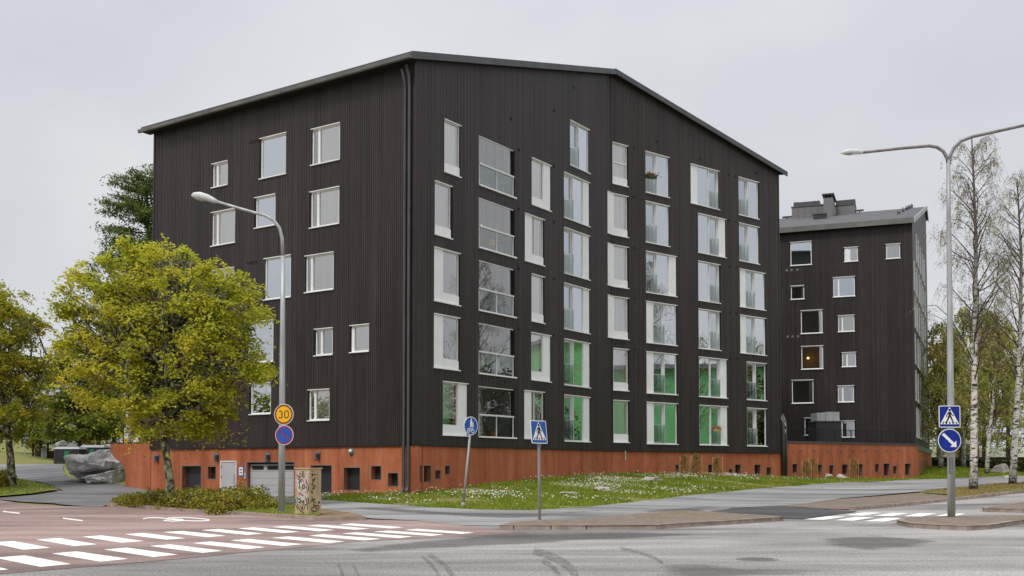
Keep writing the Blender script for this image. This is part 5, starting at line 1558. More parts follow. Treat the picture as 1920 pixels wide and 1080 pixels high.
mb = MB(); q = at(1784, 874, D2 - 0.11); mb.box(q[0] - 0.06, q[0] + 0.05, q[1] - 0.01, q[1] + 0.05, q[2] - 0.22, q[2] + 0.26); obj('service_hatch', mb, M['galv_dark'], lamp)
c = at(1780.5, 781, D2 - 0.15)
sg = thing('pedestrian_crossing_sign', c, 'square blue pedestrian crossing sign facing straight on, high on the island lamp', 'road sign', 'pedestrian crossing signs')
crossing_plate(Plate(c, math.radians(2)), 0.325, sg)
mb = MB(); mb.box(c[0] - 0.1, c[0] + 0.12, c[1] + 0.014, c[1] + 0.15, c[2] - 0.03, c[2] + 0.03); obj('bracket', mb, M['galv_dark'], sg)
c = at(1780.5, 826, D2 - 0.15)
sg = thing('keep_right_sign', c, 'round blue sign with white arrow pointing down right, on the island lamp', 'road sign')
P = Plate(c, math.radians(2)); R_ = 0.35
mb = MB(); P.slab(mb, disc(R_), -0.015, 0.0); pl = obj('sign_plate', mb, M['s_white'], sg)
mb = MB(); P.face(mb, disc(R_ * 0.94), 0.002); obj('sign_field', mb, M['s_blue'], pl)
mb = MB(); P.strokes(mb, [(-0.2, 0.2), (0.11, -0.10)], 0.085, 0.004); P.face(mb, [(0.205, -0.195), (0.2, -0.005), (0.015, -0.185)], 0.005); obj('sign_arrow', mb, M['s_white'], pl)
mb = MB(); mb.box(c[0] - 0.1, c[0] + 0.12, c[1] + 0.016, c[1] + 0.15, c[2] - 0.03, c[2] + 0.03); obj('bracket', mb, M['galv_dark'], sg)

# leaning footpath sign
base = ground(868, 949.5); Dg = base[1]; zb = h(*base)
sg = thing('footpath_sign', (*base, zb), 'round blue pedestrian and bicycle path sign on a leaning pole in the grass', 'road sign')
tp = at(884, 790, Dg)
mb = MB(); mb.tube([(base[0], base[1], zb - 0.1), tuple((np.array([base[0], base[1], zb]) + tp) / 2), tuple(tp)], 0.045, 10); obj('pole', mb, M['galv'], sg, smooth=True)
mb = MB(); mb.lathe((base[0], base[1], zb - 0.05), [(0.09, 0), (0.08, 0.17), (0.05, 0.19)], 10); obj('ground_socket', mb, M['galv'], sg)
c = at(883, 798.5, Dg - 0.1)
P = Plate(c, math.radians(44), 0, math.radians(5)); R_ = 0.345
mb = MB(); P.slab(mb, disc(R_), -0.015, 0.0); pl = obj('sign_plate', mb, M['s_white'], sg)
mb = MB(); P.face(mb, disc(R_ * 0.92), 0.002); obj('sign_field', mb, M['s_blue2'], pl)
mb = MB()
P.face(mb, disc(0.035, 12, 0.0, 0.25), 0.004); P.face(mb, [(-0.045, 0.21), (0.045, 0.21), (0.05, 0.08), (0.03, -0.05), (-0.03, -0.05), (-0.05, 0.08)], 0.004)
P.face(mb, disc(0.026, 12, 0.085, 0.12), 0.004); P.face(mb, [(0.06, 0.09), (0.115, 0.09), (0.12, 0.0), (0.1, -0.06), (0.07, -0.06)], 0.004)
for x in (-0.105, 0.105): P.strokes(mb, [(x + 0.07 * math.cos(a), -0.18 + 0.07 * math.sin(a)) for a in np.linspace(0, 2 * math.pi, 17)[:-1]], 0.024, 0.004, True)
P.strokes(mb, [(-0.105, -0.18), (-0.05, -0.1), (0.06, -0.1), (0.0, -0.18), (-0.105, -0.18)], 0.018, 0.005)
P.strokes(mb, [(0.105, -0.18), (0.055, -0.08), (0.09, -0.07)], 0.018, 0.005); P.strokes(mb, [(-0.05, -0.1), (-0.06, -0.075)], 0.04, 0.005)
obj('pictogram', mb, M['s_white'], pl)

# crossing sign at the paved island
base = ground(1012, 982); Dg = base[1]; zb = h(*base)
sg = thing('pedestrian_crossing_sign', (*base, zb), 'blue pedestrian crossing sign turned sideways on a slim pole at the island tip', 'road sign', 'pedestrian crossing signs')
mb = MB(); mb.tube([(base[0], base[1], zb - 0.05), tuple(at(1010.5, 838, Dg)), tuple(at(1010, 795, Dg))], 0.042, 10); obj('pole', mb, M['galv'], sg, smooth=True)
mb = MB(); mb.tube([at(1010, 796, Dg), at(1011, 782, Dg), at(1017, 740, Dg)], [0.02, 0.012, 0.008], 6); obj('bent_rod', mb, M['galv_dark'], sg)
c = at(1010.5, 810, Dg - 0.07)
crossing_plate(Plate(c, math.radians(46), math.radians(-6)), 0.325, sg, 's_blue2')
mb = MB(); q = at(1011, 833, Dg); mb.lathe((q[0], q[1], q[2] - 0.06), [(0.06, 0), (0.06, 0.12)], 10); obj('pole_clamp', mb, M['galv_dark'], sg)
# small far crossing sign on the left
Df = 88.0
bp_ = at(47, 868, Df); zb = h(bp_[0], bp_[1])
sg = thing('pedestrian_crossing_sign', (bp_[0], bp_[1], zb), 'tiny distant pedestrian crossing sign beside the driveway at far left', 'road sign', 'pedestrian crossing signs')
mb = MB(); mb.tube([(bp_[0], bp_[1], zb - 0.1), tuple(at(47.5, 812, Df))], 0.04, 8); obj('pole', mb, M['galv'], sg)
crossing_plate(Plate(at(47.5, 819.5, Df - 0.06), 0), 0.28, sg)

# graffiti-covered utility cabinet
cb = ground(578, 969); zb = h(*cb) + 0.02
W_, Dp_, Hc = 0.63, 0.53, 1.5
cab = thing('utility_cabinet', (cb[0], cb[1], zb), 'tan utility cabinet covered in black graffiti beside the left lamp post', 'utility cabinet')
m = M['cab'] = mat('tan_cabinet', (0.36, 0.26, 0.14), 0.7)
n, l, b = nodes(m); nt = m.node_tree
t = noise(nt, 1.6, 4, 0.6); r = ramp(nt, [(0.3, (0.36, 0.27, 0.14)), (0.7, (0.54, 0.43, 0.26))]); l.new(t.outputs['Fac'], r.inputs['Fac']); l.new(r.outputs['Color'], b.inputs['Base Color'])
m = M['spray'] = mat('pastel_spray_paint', (0.5, 0.5, 0.45), 0.7)
n, l, b = nodes(m); nt = m.node_tree
t = noise(nt, 4.5, 3, 0.5); r = ramp(nt, [(0.3, (0.3, 0.42, 0.3)), (0.42, (0.62, 0.62, 0.56)), (0.52, (0.5, 0.36, 0.28)), (0.6, (0.6, 0.42, 0.5)), (0.72, (0.6, 0.55, 0.2))])
l.new(t.outputs['Fac'], r.inputs['Fac']); l.new(r.outputs['Color'], b.inputs['Base Color'])
t = noise(nt, 3.0, 4, 0.6); r = ramp(nt, [(0.38, (0, 0, 0)), (0.46, (0.9, 0.9, 0.9))]); l.new(t.outputs['Fac'], r.inputs['Fac']); l.new(r.outputs['Color'], b.inputs['Alpha'])
corner = np.array([cb[0] + 0.03, cb[1] - 0.05])
th_ = math.radians(35)
dF = np.array([-math.cos(th_), math.sin(th_)]); dS = np.array([math.sin(th_), math.cos(th_)])
PF = Face(corner, math.atan2(dF[1], dF[0]), -1); PS = Face(corner, math.atan2(dS[1], dS[0]))
mb = MB()
b_ = [(*corner, zb), (*(corner + dF * W_), zb), (*(corner + dF * W_ + dS * Dp_), zb), (*(corner + dS * Dp_), zb)]
mb.hexa(b_, [(x, y, zb + Hc) for x, y, _ in b_]); obj('cabinet_body', mb, M['cab'], cab)
mb = MB(); e = 0.03
q4 = [corner - dF * e - dS * e, corner + dF * (W_ + e) - dS * e, corner + dF * (W_ + e) + dS * (Dp_ + e), corner - dF * e + dS * (Dp_ + e)]
mb.hexa([(*p, zb + Hc + 0.002) for p in q4], [(*p, zb + Hc + 0.04) for p in q4]); obj('cabinet_roof', mb, M['cab'], cab)
mb = MB(); PF_out = 0.006; mb.fbox(PF, 0.04, W_ - 0.04, zb + 0.06, zb + Hc - 0.05, 0.001, PF_out); obj('cabinet_door', mb, M['cab'], cab)
mb = MB(); mb.fquad(PF, 0.045, W_ - 0.045, zb + 0.3, zb + Hc - 0.07, 0.008); obj('spray_paint', mb, M['spray'], cab)
mb = MB(); mb.fbox(PS, 0.36, 0.375, zb + 0.7, zb + Hc - 0.1, 0.001, 0.006); obj('cabinet_seam', mb, M['trim'], cab)
fx = lambda x: (355 - x) / 270 * W_
fz = lambda y: zb + (968 - y) / (968 - 165) * Hc
sx = lambda x: (x - 355) / 155 * Dp_
frontS = [[(180, 205), (182, 330), (120, 265)], [(215, 225), (240, 205), (250, 225)], [(255, 250), (220, 240), (215, 265), (270, 290), (255, 310), (220, 300)], [(130, 330), (180, 360), (225, 340), (250, 385)], [(150, 400), (205, 370), (215, 400)],
          [(175, 400), (172, 500)], [(225, 450), (255, 430), (280, 460), (270, 500), (235, 505), (225, 450)], [(310, 355), (300, 400), (335, 430), (350, 480), (335, 540), (310, 570)], [(300, 450), (320, 520)],
          [(150, 590), (200, 590), (250, 630)], [(135, 640), (125, 740), (150, 820), (200, 880), (260, 920), (280, 970)], [(95, 680), (105, 780), (140, 860)], [(150, 690), (190, 660), (180, 740), (150, 730)],
          [(200, 700), (180, 760)], [(210, 700), (235, 740), (260, 690), (240, 800), (225, 870)], [(195, 800), (240, 880)], [(260, 860), (285, 760), (300, 790), (325, 740), (335, 860)], [(285, 640), (310, 690), (320, 740)], [(330, 640), (352, 700), (350, 760)]]
sideS = [[(385, 200), (398, 218)], [(372, 250), (435, 262)], [(403, 258), (385, 310)], [(395, 330), (400, 370), (435, 310), (420, 350), (385, 430)], [(385, 430), (440, 462)], [(420, 462), (380, 555), (410, 580)], [(400, 500), (430, 490)], [(385, 630), (395, 635)],
         [(395, 660), (385, 730)], [(390, 665), (435, 685), (395, 705), (440, 745)], [(410, 750), (415, 790), (470, 790), (485, 840), (430, 895), (390, 880), (390, 820), (440, 810), (455, 850)], [(470, 735), (485, 720), (495, 745), (475, 755), (470, 735)]]
mb = MB()
for st in frontS:
    pts = [(fx(x), fz(y)) for x, y in st]
    for q in ribbon2d(dense(pts, 0.03), 0.03):
        mb.poly([PF.pt(p[0], p[1], 0.011) for p in q])
obj('graffiti', mb, M['s_black'], cab, kind='stuff')
mb = MB()
for st in sideS:
    pts = [(sx(x), fz(y)) for x, y in st]
    for q in ribbon2d(dense(pts, 0.03), 0.028):
        mb.poly([PS.pt(p[0], p[1], 0.007) for p in q])
obj('graffiti', mb, M['s_black'], cab, kind='stuff')

# ------------------------------------------------------------------ things on the balconies
def balc_pt(k, fu, back, dz=0.0):
    u0, u1, z0, z1 = balc[k][1]
    return np.array(FA.pt(u0 + fu * (u1 - u0), z0 + 0.004 + dz, -back))


def chair(loc, yaw, seat_mat, leg_mat, label, group=None):
    t = thing('chair', loc, label, 'chair', group)
    c, s = math.cos(yaw), math.sin(yaw)
    def w(x, y, z): return (loc[0] + c * x - s * y, loc[1] + s * x + c * y, loc[2] + z)
    mb = MB(); mb.hexa([w(-.22, -.22, .43), w(.22, -.22, .43), w(.22, .22, .43), w(-.22, .22, .43)], [w(-.22, -.22, .46), w(.22, -.22, .46), w(.22, .22, .46), w(-.22, .22, .46)]); obj('seat', mb, seat_mat, t)
    mb = MB(); mb.hexa([w(-.22, .2, .5), w(.22, .2, .5), w(.22, .23, .5), w(-.22, .23, .5)], [w(-.2, .29, .84), w(.2, .29, .84), w(.2, .32, .84), w(-.2, .32, .84)]); obj('backrest', mb, seat_mat, t)
    for x in (-.19, .19):
        for y in (-.19, .19):
            mb = MB(); mb.tube([w(x * 1.1, y * 1.1, 0), w(x, y, .44)], .014, 6); obj('leg', mb, leg_mat, t)
        mb = MB(); mb.tube([w(x, .19, .44), w(x, .24, .55)], .014, 6); obj('back_strut', mb, leg_mat, t)
    return t


chair(balc_pt(3, 0.42, 0.6), ANG_A + 0.3, M['yellow_chair'], M['alu'], 'yellow balcony chair, the nearer of two to the building corner', 'balcony chairs')
chair(balc_pt(3, 0.72, 0.5), ANG_A - 0.3, M['yellow_chair'], M['alu'], 'yellow balcony chair, the farther of two from the building corner', 'balcony chairs')
chair(balc_pt(4, 0.12, 0.6), ANG_A + 2.0, M['white_plastic'], M['alu'], 'white chair by the left end of the top balcony', 'balcony chairs')
chair(balc_pt(4, 0.45, 0.7), ANG_A + 0.3, M['white_plastic'], M['alu'], 'white chair in the middle of the top balcony', 'balcony chairs')
p = balc_pt(4, 0.82, 0.5)
tb = thing('balcony_table', p, 'small white table at the right end of the top balcony', 'table')
mb = MB(); mb.lathe(p + np.array([0, 0, 0.62]), [(0.3, 0), (0.3, 0.03)], 16); obj('table_top', mb, M['white_plastic'], tb)
for a in (0.5, 2.6, 4.7):
    mb = MB(); mb.tube([p + np.array([.25 * math.cos(a), .25 * math.sin(a), 0]), p + np.array([.2 * math.cos(a), .2 * math.sin(a), .62])], .016, 6); obj('leg', mb, M['white_plastic'], tb)
for i, fu in enumerate((0.16, 0.62)):
    p = balc_pt(1, fu, 0.45)
    dk = thing('deck_chair', p, ('pale mint deck chair at the left end of the second balcony', 'pale mint deck chair right of the middle post of the second balcony')[i], 'deck chair', 'mint deck chairs')
    d3, n3 = np.array([*FA.d, 0]), np.array([*FA.n, 0])
    q = [p + d3 * a + n3 * b_ + np.array([0, 0, c_]) for a, b_, c_ in ((-.05, .1, .25), (.45, .1, .3), (.6, -.1, .95), (.1, -.1, .9))]
    mb = MB(); mb.hexa([tuple(v) for v in q], [tuple(v + n3 * 0.02) for v in q]); obj('sling', mb, M['mint'], dk)
    for sgn in (0, 1):
        mb = MB(); mb.tube([p + d3 * (-.1 + .5 * sgn) + n3 * .15, q[3 - sgn]], .016, 6); obj('frame_rail', mb, M['alu'], dk)
p = balc_pt(0, 0.27, 0.5)
ld_ = thing('step_ladder', p, 'pale step ladder standing on the lowest balcony', 'ladder')
d3, n3 = np.array([*FA.d, 0]), np.array([*FA.n, 0])
for sgn in (-1, 1):
    for o_ in (0, .35):
        mb = MB(); mb.tube([p + d3 * .38 * sgn + n3 * -o_, p + d3 * .06 * sgn + n3 * -.17 + np.array([0, 0, 1.0])], .018, 6); obj('stile', mb, M['alu'], ld_)
for f_ in (.2, .4, .6, .8):
    mb = MB(); mb.tube([p + d3 * (-.38 + .32 * f_) + n3 * -.17 * f_ + np.array([0, 0, f_]), p + d3 * (.38 - .32 * f_) + n3 * -.17 * f_ + np.array([0, 0, f_])], .016, 6); obj('tread', mb, M['alu'], ld_)
p = balc_pt(0, 0.58, 0.5)
bk_ = thing('wicker_basket', p, 'wicker basket with handle on the lowest balcony', 'basket')
mb = MB(); mb.lathe(p, [(0.2, 0), (0.26, 0.25), (0.25, 0.25), (0.18, 0.03)], 14); obj('basket_body', mb, M['wicker'], bk_)
mb = MB(); mb.tube([p + d3 * .24 * math.cos(a) + np.array([0, 0, .25 + .26 * math.sin(a)]) for a in np.linspace(0, math.pi, 9)], .018, 6); obj('handle', mb, M['wicker'], bk_)
u0, u1, z0, z1 = balc[3][1]
bl = thing('balcony_lamp', FA.pt(u0 + (u1 - u0) * .62, z0 + 1.5, -1.2), 'small glowing lamp globe behind the upper panes of the yellow-chair balcony', 'lamp')
mb = MB(); mb.lathe(FA.pt(u0 + (u1 - u0) * .62, z0 + 1.5, -1.2), [(0.01, -.06), (.055, -.02), (.055, .02), (.01, .06)], 10); obj('globe', mb, M['warm'], bl)
mb = MB(); mb.tube([FA.pt(u0 + (u1 - u0) * .62, z0 + 1.56, -1.2), FA.pt(u0 + (u1 - u0) * .62, z1, -1.2)], .006, 5); obj('cable', mb, M['black'], bl)


def flower_box(F, u, z, d, label, n_, mats_, width=0.5):
    p = np.array(F.pt(u, z, d))
    t = thing('flower_box', p, label, 'flower box')
    mb = MB(); mb.fbox(F, u - width / 2, u + width / 2, z - 0.16, z, d, d + 0.16); obj('trough', mb, mats_[0], t)
    V = []
    for _ in range(n_):
        c = np.array(F.pt(u + rng.gauss(0, width * .33), z + abs(rng.gauss(.05, .08)), d + .08 + rng.gauss(0, .06)))
        a = npr.normal(size=3); a /= np.linalg.norm(a); b_ = np.cross(a, npr.normal(size=3)); b_ /= np.linalg.norm(b_)
        V += [c - a * .06, c + b_ * .04, c + a * .06, c - b_ * .04]
    obj_np('blooms', V, 4, mats_[1], t)


u, z = FB.uz(*t5(985, 700)); flower_box(FB, u - 0.1, z, 0.0, 'flower box with dark red blooms on the top floor glass rail', 90, (M['hedge'], leafmat('dark_red_blooms', [(0, (.12, .03, .02)), (.6, (.3, .06, .04)), (1, (.35, .2, .05))])), .75)
u, z = FB.uz(*u3_(450, 985)); flower_box(FB, u, z - .05, 0.0, 'withered brown flower box on the lowest glass rail', 80, (M['timber'], leafmat('withered_blooms', [(0, (.2, .12, .05)), (1, (.42, .28, .12))])), .65)

# ------------------------------------------------------------------ vegetation
def unit(v): return v / (np.linalg.norm(v, axis=-1, keepdims=True) + 1e-9)


def leaves(C, size, R, flat_=0.5, aspect=0.7):
    """rhombic leaves at centres C; flat_ in 0..1 turns them toward horizontal"""
    n = len(C)
    nrm = R.normal(size=(n, 3)); nrm[:, 2] = np.abs(nrm[:, 2]) + flat_ * 1.5
    nrm = unit(nrm)
    a = unit(np.cross(nrm, R.normal(size=(n, 3))))
    b = np.cross(nrm, a)
    s = (size * R.uniform(0.65, 1.3, size=n))[:, None]
    fold = nrm * s * 0.18
    V = np.stack([C - a * s * .5, C + b * s * .5 * aspect + fold, C + a * s * .55, C - b * s * .5 * aspect + fold], 1)
    return V.reshape(-1, 3)


def branch(R, a, b, bend=0.12, n=5):
    a, b = np.array(a, float), np.array(b, float)
    L_ = np.linalg.norm(b - a)
    off = R.normal(size=3) * bend * L_
    return [a + (b - a) * t + off * math.sin(math.pi * t) for t in np.linspace(0, 1, n)]


def broadleaf(name, label, trunk_px, depth, lobes_px, leaf_mat, bark, seed, r0=0.2, leaf=0.15, per=1.0, group=None, fork=None, spread=0.75, cat='tree', clumps=1.0, voids=0.0):
    """a tapered trunk, limbs to every lobe of the crown, twigs, and leaves in layered clumps"""
    R = np.random.default_rng(seed)
    tp = [at(x, y, depth) for x, y in trunk_px]
    base = tp[0].copy(); base[2] = h(base[0], base[1]) - 0.1
    t = thing(name, (base[0], base[1], base[2] + 0.1), label, cat, group)
    tp[0] = base
    mb = MB()
    nseg = len(tp)
    mb.tube(tp, [r0 * (1.25 if i == 0 else 1 - 0.45 * i / (nseg - 1)) for i in range(nseg)], 12)
    obj('trunk', mb, bark, t, smooth=True)
    top = tp[-1]
    px2m = depth / F_PX
    lob = []
    cx = np.mean([l_[0] for l_ in lobes_px]); cz = np.mean([l_[1] for l_ in lobes_px])
    Rc = max(max(math.hypot(l_[0] - cx, l_[1] - cz) + l_[2] for l_ in lobes_px) * px2m, 1.0)
    for (x, y, r) in lobes_px:
        rho = math.hypot(x - cx, y - cz) * px2m
        dy = math.sqrt(max(0.0, Rc * Rc - rho * rho)) * spread
        rr = r * px2m
        ys = [-dy * 0.55, dy * 0.55] if dy > rr * 0.5 else [0.0]
        if dy > rr * 1.6: ys.append(0.0)
        for yy in ys:
            c = at(x, y, depth); c[1] += yy + R.normal() * 0.25
            lob.append((c, rr))
    mb = MB(); L = []
    for c, rr in lob:
        s0 = tp[min(nseg - 1, int(R.integers(max(1, nseg - 3), nseg)))]
        limb = branch(R, s0, c, 0.1, 6)
        rl = r0 * 0.4
        mb.tube(limb, [rl * (1 - 0.75 * i / 5) for i in range(6)], 7, caps=False)
        nb_ = max(4, int(round((3.0 + 5.5 * rr) * clumps)))
        for i in range(nb_):
            d = unit(R.normal(size=3) * np.array([1, 1, .8]) + np.array([0, 0, .15]))
            tip = c + d * rr * R.uniform(.7, 1.12)
            s1 = limb[int(R.integers(3, 6))]
            tw = branch(R, s1, tip, 0.1, 5)
            mb.tube(tw, [rl * .24, rl * .2, rl * .16, rl * .1, rl * .05], 4, caps=False)
            out = unit((tip - s1) * np.array([1, 1, .2]))
            for q in R.uniform(.35, 1.05, size=3):
                cc = s1 + (tip - s1) * q + R.normal(size=3) * .1 * rr
                k = int(R.integers(18, 36) * per)
                rad2 = R.uniform(.2, .36) * (leaf / .15) ** .5
                g = R.normal(size=(k, 3)) * np.array([rad2, rad2, rad2 * .3])
                g[:, 2] -= .45 * np.clip(g @ out, -.1, 1) + .25 * (g[:, 0] ** 2 + g[:, 1] ** 2) / rad2
                L.append(cc + g)
    obj('limbs', mb, bark, t, smooth=True)
    L = np.vstack(L)
    if voids:                                          # gaps between the sprays of leaves
        s_ = voids; o_ = seed * 1.37
        X_, Y_, Z_ = L[:, 0] / s_, L[:, 1] / s_, L[:, 2] / (s_ * .5)
        w1 = np.sin(X_ * 1.9 + o_ + 1.3 * np.sin(Z_ * 1.1)) + np.sin(Y_ * 2.1 - o_ + 1.1 * np.sin(X_ * .8)) + 1.2 * np.sin(Z_ * 2.3 + o_ * 2 + 1.4 * np.sin(X_ * 1.1 + Y_ * .7))
        w1 += .7 * np.sin(X_ * 4.3 + Z_ * 2.2) + .6 * np.sin(Y_ * 3.9 - Z_ * 3.0)
        L = L[w1 > -.35 + R.normal(size=len(L)) * .25]
    obj_np('crown', leaves(L, leaf, R, 0.5), 4, leaf_mat, t)
    return t


big = [(310 + (x - 310) * .94, y + 6, r * .8) for x, y, r in ((250, 525, 60), (325, 512, 56), (190, 545, 46), (165, 640, 44), (235, 600, 64), (315, 590, 74), (390, 585, 50), (440, 610, 42), (400, 655, 56), (455, 670, 34), (330, 670, 76), (240, 680, 66), (180, 690, 36),
       (270, 735, 52), (350, 738, 54), (415, 722, 38), (300, 775, 32), (372, 780, 28), (228, 735, 32))]
big += [(x, y, r) for x, y, r in ((122, 580, 12), (133, 552, 14), (150, 585, 26), (136, 618, 14), (130, 648, 10), (150, 520, 16), (165, 492, 15), (208, 486, 15), (250, 462, 15), (288, 470, 18), (325, 464, 15), (352, 478, 16), (398, 522, 18), (424, 508, 10), (452, 530, 16), (476, 524, 11),
       (430, 565, 24), (478, 570, 18), (495, 566, 10), (482, 612, 16), (470, 640, 14), (498, 668, 11), (488, 690, 14), (506, 684, 7), (446, 742, 16), (428, 772, 14), (398, 792, 14), (372, 808, 10), (270, 792, 14), (300, 806, 10), (170, 726, 16), (148, 700, 12), (196, 752, 14))]
big = [(x if x < 370 else 370 + (x - 370) * .88, y, r) for x, y, r in big]
broadleaf('maple_tree', 'full yellow-green tree with a lichen-spotted trunk in the shrub bed before the black building', [(322, 950), (319, 905), (313, 860), (307, 825), (304, 790), (312, 700), (318, 620)], 41.0, big, M['leaf_gold'], M['lichen'], 11, r0=0.17, leaf=0.14, per=1.15, clumps=.9, spread=.58, voids=.85)
lef = [(5, 555, 42), (-40, 560, 60), (35, 585, 32), (60, 590, 18), (10, 625, 50), (50, 640, 36), (-60, 650, 80), (70, 670, 20), (15, 700, 52), (62, 705, 26), (-30, 740, 70), (30, 760, 44), (66, 760, 20), (-10, 535, 30), (10, 800, 30), (-120, 640, 80), (-110, 740, 70)]
lef = [(x - 10, y + 4, r * .9) for x, y, r in lef]
broadleaf('maple_tree', 'orange-tinged tree cut off by the left edge of the picture', [(22, 914), (20, 860), (14, 800), (8, 740), (0, 660)], 57.0, lef, M['leaf_orange'], M['lichen'], 5, r0=0.21, leaf=0.18, per=1.3, clumps=.9, voids=1.0)

# trees and houses beyond the driveway on the left
for i, (tr, dep, lb, lm, label) in enumerate((
        ([(150, 835), (150, 800), (149, 740)], 92, [(105, 700, 22), (165, 690, 26), (120, 690, 30), (150, 700, 36), (120, 740, 38), (160, 755, 40), (110, 790, 34), (145, 800, 34), (190, 790, 30), (125, 660, 18), (100, 760, 26), (120, 815, 18), (150, 818, 14), (95, 800, 22)], 'leaf_green', 'slender green tree between the bins and the yellow house'),
        ([(215, 832), (214, 790), (212, 720)], 96, [(200, 650, 42), (230, 690, 46), (190, 720, 44), (240, 740, 44), (205, 780, 42), (250, 790, 36), (180, 690, 30), (225, 620, 30), (175, 770, 28), (190, 812, 22), (235, 815, 20)], 'leaf_green', 'dense green tree rising right behind the bins'),
        ([(265, 830), (264, 790), (262, 700)], 84, [(255, 620, 50), (280, 690, 56), (265, 760, 50), (240, 660, 40), (290, 790, 40), (250, 560, 34)], 'leaf_green', 'shaded tree hidden behind the yellow-green maple'),
        ([(185, 832), (185, 800), (185, 760)], 104, [(170, 740, 36), (200, 760, 36), (160, 780, 34), (215, 800, 30), (185, 810, 30)], 'leaf_green', 'low bushy tree filling the gap above the bins'),
        ([(70, 850), (70, 815), (70, 790)], 97, [(60, 800, 22), (85, 795, 20), (35, 805, 22), (70, 825, 16), (100, 815, 18)], 'leaf_green', 'low leafy tree behind the small shelter'))):
    broadleaf('leafy_tree', label, tr, dep, lb, M[lm], M['bark'], 30 + i, r0=0.2, leaf=0.24, per=.9, clumps=0.9, voids=1.3, group='trees beyond the driveway')


def pine(name, label, px, py_base, depth, py_top, half_px, seed, material='needle', group=None, first=0.25):
    R = np.random.default_rng(seed)
    b = at(px, py_base, depth); b[2] = h(b[0], b[1]) - 0.1
    top = at(px + 3, py_top, depth)
    t = thing(name, (b[0], b[1], b[2] + 0.1), label, 'tree', group)
    H_ = top[2] - b[2]
    mb = MB(); mb.tube(branch(R, b, top, 0.01, 8), [0.02 * H_ * (1 - 0.9 * i / 7) + 0.01 for i in range(8)], 9); obj('trunk', mb, M['bark'], t, smooth=True)
    mb = MB(); L = []
    W_ = half_px * depth / F_PX
    nb = 110
    for i in range(nb):
        f_ = first + (1 - first) * (i + R.uniform()) / nb
        zc = b[2] + H_ * f_
        ln = W_ * (0.35 + 0.65 * math.sin(math.pi * min(1, (1 - f_) * 1.1 + 0.12))) * R.uniform(0.6, 1.05)
        a = R.uniform(0, 2 * math.pi)
        s0 = b + (top - b) * f_
        e = s0 + np.array([math.cos(a) * ln, math.sin(a) * ln, ln * R.uniform(0.0, 0.35)])
        br_ = branch(R, s0, e, 0.08, 5)
        mb.tube(br_, [0.05, 0.04, 0.03, 0.02, 0.01], 4, caps=False)
        for q in np.linspace(0.35, 1.0, 7):
            c = s0 + (e - s0) * q + R.normal(size=3) * 0.12
            k = 52
            L.append(c + R.normal(size=(k, 3)) * np.array([0.36, 0.36, 0.14]))
    obj('limbs', mb, M['bark'], t)
    obj_np('crown', leaves(np.vstack(L), 0.3, R, 0.1, 0.28), 4, M[material], t)


pine('pine_tree', 'tall dark pine rising behind the left end of the black building', 272, 830, 80, 336, 96, 3, first=0.3)
# birch trunk in front of the green trees
bt = at(243, 832, 74); bt[2] = h(bt[0], bt[1]) - .1
t = thing('birch_tree', (bt[0], bt[1], bt[2] + .1), 'thin white birch trunk leaning behind the red retaining wall', 'tree')
mb = MB(); mb.tube([bt, at(241, 790, 74), at(236, 740, 74), at(232, 680, 74), at(229, 620, 74)], [.17, .15, .13, .1, .05], 10); obj('trunk', mb, M['birch'], t, smooth=True)
R = np.random.default_rng(77); Lc = []
mb = MB()
for i in range(26):
    s0 = at(229 + R.uniform(0, 8), 620 + R.uniform(0, 100), 74); e = s0 + R.normal(size=3) * np.array([1.2, 1.2, .7])
    mb.tube(branch(R, s0, e, .1, 4), [.03, .02, .015, .008], 4, caps=False); Lc.append(e + R.normal(size=(40, 3)) * .45)
obj('limbs', mb, M['twig'], t); obj_np('crown', leaves(np.vstack(Lc), .2, R), 4, M['leaf_green'], t)


